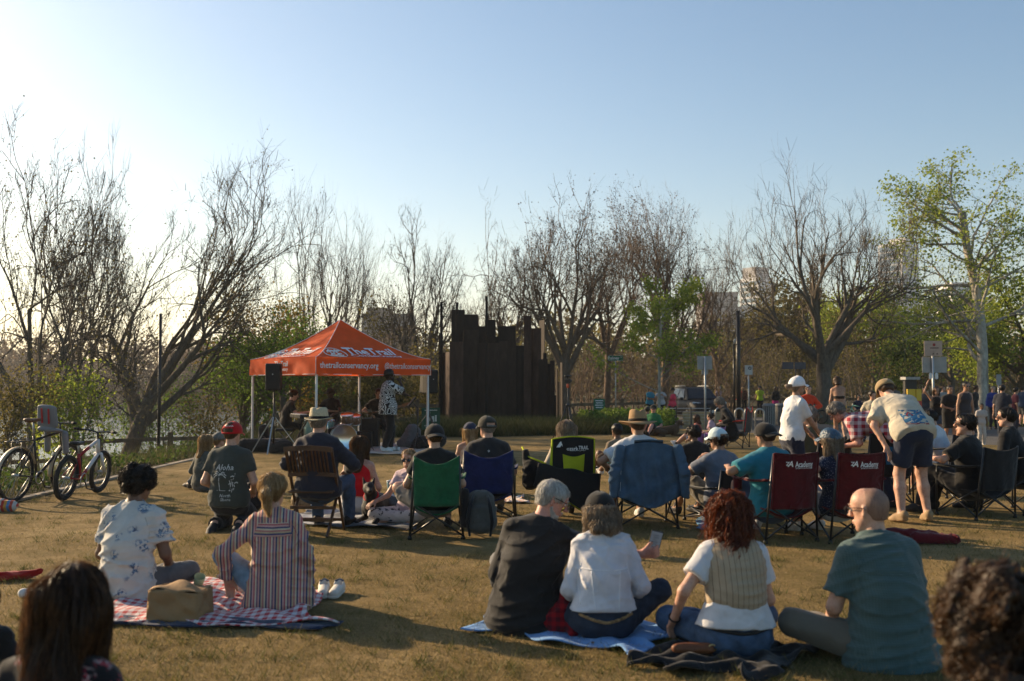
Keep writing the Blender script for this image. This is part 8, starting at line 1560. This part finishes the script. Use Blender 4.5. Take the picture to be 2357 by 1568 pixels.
def pole(name, label, x, Y, ytop, w, mt=BLKM, extra=None):
    X = atX(x, Y); g = float(gh(X, Y)); H = at(x, ytop, Y)[2]-g; o = empty(name, (X, Y, g), 0, label, 'lamp post'); m = MB(); m.tube([(0, 0, 0), (0, 0, H)], [w, w*.9], 12); m.build('pole', mt, o, True); m = MB(); m.lathe([(w*1.9, 0), (w*1.9, .18), (w*1.2, .24)], 14); m.build('base', mt, o, True); return o, H
o, H = pole('lamp_post', 'tall thick black post in front of the woodland', 1700, 46, 717, .105); m = MB(); m.lathe([(.11, H), (.11, H+.03), (0, H+.04)], 12); m.build('cap', BLKM, o, True)
o, H = pole('camera_pole', 'thin black pole with white security cameras beside the thick black post', 1690, 46.3, 784, .05); m = MB(); m.tube([(-.30, -.1, H-.05), (.24, -.1, H-.02)], .03, 6); m.build('arm', BLKM, o, True)
for dx in (.02, .2): m = MB(); m.lathe([(.0, -.12), (.07, -.1), (.08, .08), (.05, .12), (0, .12)], 12, (dx, -.14, H-.06), rotx(.3)); m.build('camera_head', WHT, o, True)
pole('lamp_post', 'slim dark pole in front of the large leaning tree at left', 367, 31, 722, .055)
# limestone blocks, wire rail, racks, bins
def block(label, x, Y, w, d, h, yaw, seed):
    X = atX(x, Y); V = []; r = np.random.RandomState(seed); n = 7
    f = Field([seg((-w/2+.1, -d/2+.1, .0), (w/2-.1, -d/2+.1, .0), .1)], .06) if False else None
    m = MB(); pts = {}
    def P(i, j, k):
        p = A([(i/6-.5)*w, (j/3-.5)*d, k/5*h]); s = r.normal(0, .014, 3); key = (i, j, k)
        if key not in pts: pts[key] = p+s*A([1, 1, .5])
        return pts[key]
    for j in (0, 3): m.add([P(i, j, k) for i in range(7) for k in range(6)], [[i*6+k, (i+1)*6+k, (i+1)*6+k+1, i*6+k+1] for i in range(6) for k in range(5)])
    for i in (0, 6): m.add([P(i, j, k) for j in range(4) for k in range(6)], [[j*6+k, (j+1)*6+k, (j+1)*6+k+1, j*6+k+1] for j in range(3) for k in range(5)])
    m.add([P(i, j, 5) for i in range(7) for j in range(4)], [[i*4+j, (i+1)*4+j, (i+1)*4+j+1, i*4+j+1] for i in range(6) for j in range(3)])
    o = thing1(m, 'limestone_block', mat('limestone', (.46, .33, .17), .9, .25, 7, .7, 18), label, 'stone block', 'limestone blocks by the path'); o.location = (X, Y, float(gh(X, Y))); o.rotation_euler = (0, 0, yaw); return o
block('rough tan limestone block behind the wire rail, left of the woman in black', 1604, 41, 1.10, .5, .68, -.35, 1); block('rough tan limestone block directly behind the woman in black', 1662, 41.5, .62, .5, .66, -.2, 2)
wf = empty('wire_fence', (atX(1590, 39), 39, 0), 0, 'low black wire rail in front of the limestone blocks', 'fence'); X0 = wf.location.x
wx = [atX(x, 39)-X0 for x in (1522, 1556, 1590, 1636)]
for x in wx: m = MB(); m.box((x, 0, .20), (.05, .05, .95)); m.build('post', BLKM, wf)
for z in (.66, .54, .42, .30, .18, .06): m = MB(); m.tube([(wx[0], 0, z-.05), (wx[-1], 0, z-.05)], .006 if z < .6 else .016, 5); m.build('wire', ALU, wf, True)
def rack(label, x, Y, yaw):
    X = atX(x, Y); o = empty('bike_rack', (X, Y, float(gh(X, Y))), yaw, label, 'bike rack', 'bike racks by the path'); m = MB(); m.tube([(-.17, 0, 0), (-.17, 0, .70)]+[(-.17*cos(a), 0, .72+.17*sin(a)) for a in np.linspace(.2, pi-.2, 8)]+[(.17, 0, .70), (.17, 0, 0)], .03, 8); m.build('hoop', mat('galvanised', (.35, .34, .32), .4, .1, 10, metal=.7), o, True)
    m = MB(); m.box((-.17, 0, .006), (.12, .12, .012)); m.box((.17, 0, .006), (.12, .12, .012)); m.build('base_plate', ALU, o)
rack('bike rack hoop with a white top behind the red camp chair', 1701, 37.5, .1); rack('bike rack hoop left of the grey bin', 1748, 36.5, .1); rack('bike rack hoop seen edge-on between two others', 1722, 38.5, .5); rack('bike rack hoop behind the grey-haired woman', 1655, 39.5, .3)
def bin_(label, x, Y, mt):
    X = atX(x, Y); o = empty('litter_bin', (X, Y, float(gh(X, Y))), 0, label, 'litter bin', 'litter bins by the path'); m = MB(); m.lathe([(.24, .02), (.24, .85)], 20); m.build('liner', BLK, o, True)
    for k in range(20): a = 2*pi*k/20; m = MB(); m.box((cos(a)*.26, sin(a)*.26, .45), (.05, .012, .84), rotz(a+pi/2)); m.build('slat', mt, o)
    m = MB(); m.lathe([(.29, .86), (.29, .90), (.20, .98), (.16, .98), (.16, .9)], 20); m.build('lid', mt, o, True)
bin_('grey slatted litter bin right of the bike racks', 1769, 43, mat('bin_grey', (.22, .215, .205), .5, .1, 8, metal=.4)); bin_('second slatted litter bin, partly behind the woman in white', 1797, 44, MATS['bin_grey'])
X = atX(2103, 36); ko = empty('information_kiosk', (X, 36, float(gh(X, 36))), .3, 'yellow and red information kiosk with a dark cap above the bending man', 'kiosk'); m = MB(); m.box((0, .2, 1.0), (.5, .12, 2.0)); m.build('column', BLK, ko); m = MB(); m.box((0, .18, 2.02), (.62, .3, .10)); m.build('cap', GB_, ko)
m = MB(); m.box((-.12, 0, 1.42), (.34, .05, .42)); m.box((.24, .05, 1.42), (.3, .05, .42), rotz(.3)); m.build('yellow_panel', mat('kiosk_yellow', (.62, .40, .03), .6, .05), ko); m = MB(); m.box((-.12, -.01, 1.02), (.345, .05, .38)); m.box((.24, .04, 1.02), (.305, .05, .38), rotz(.3)); m.build('red_panel', mat('kiosk_red', (.50, .06, .03), .6, .05), ko); m = MB(); m.prism([(-.28, 1.22), (-.16, 1.34), (-.0, 1.32), (.02, 1.2), (-.1, 1.1), (-.26, 1.08)], -.045, -.038); m.build('print', INK, ko)
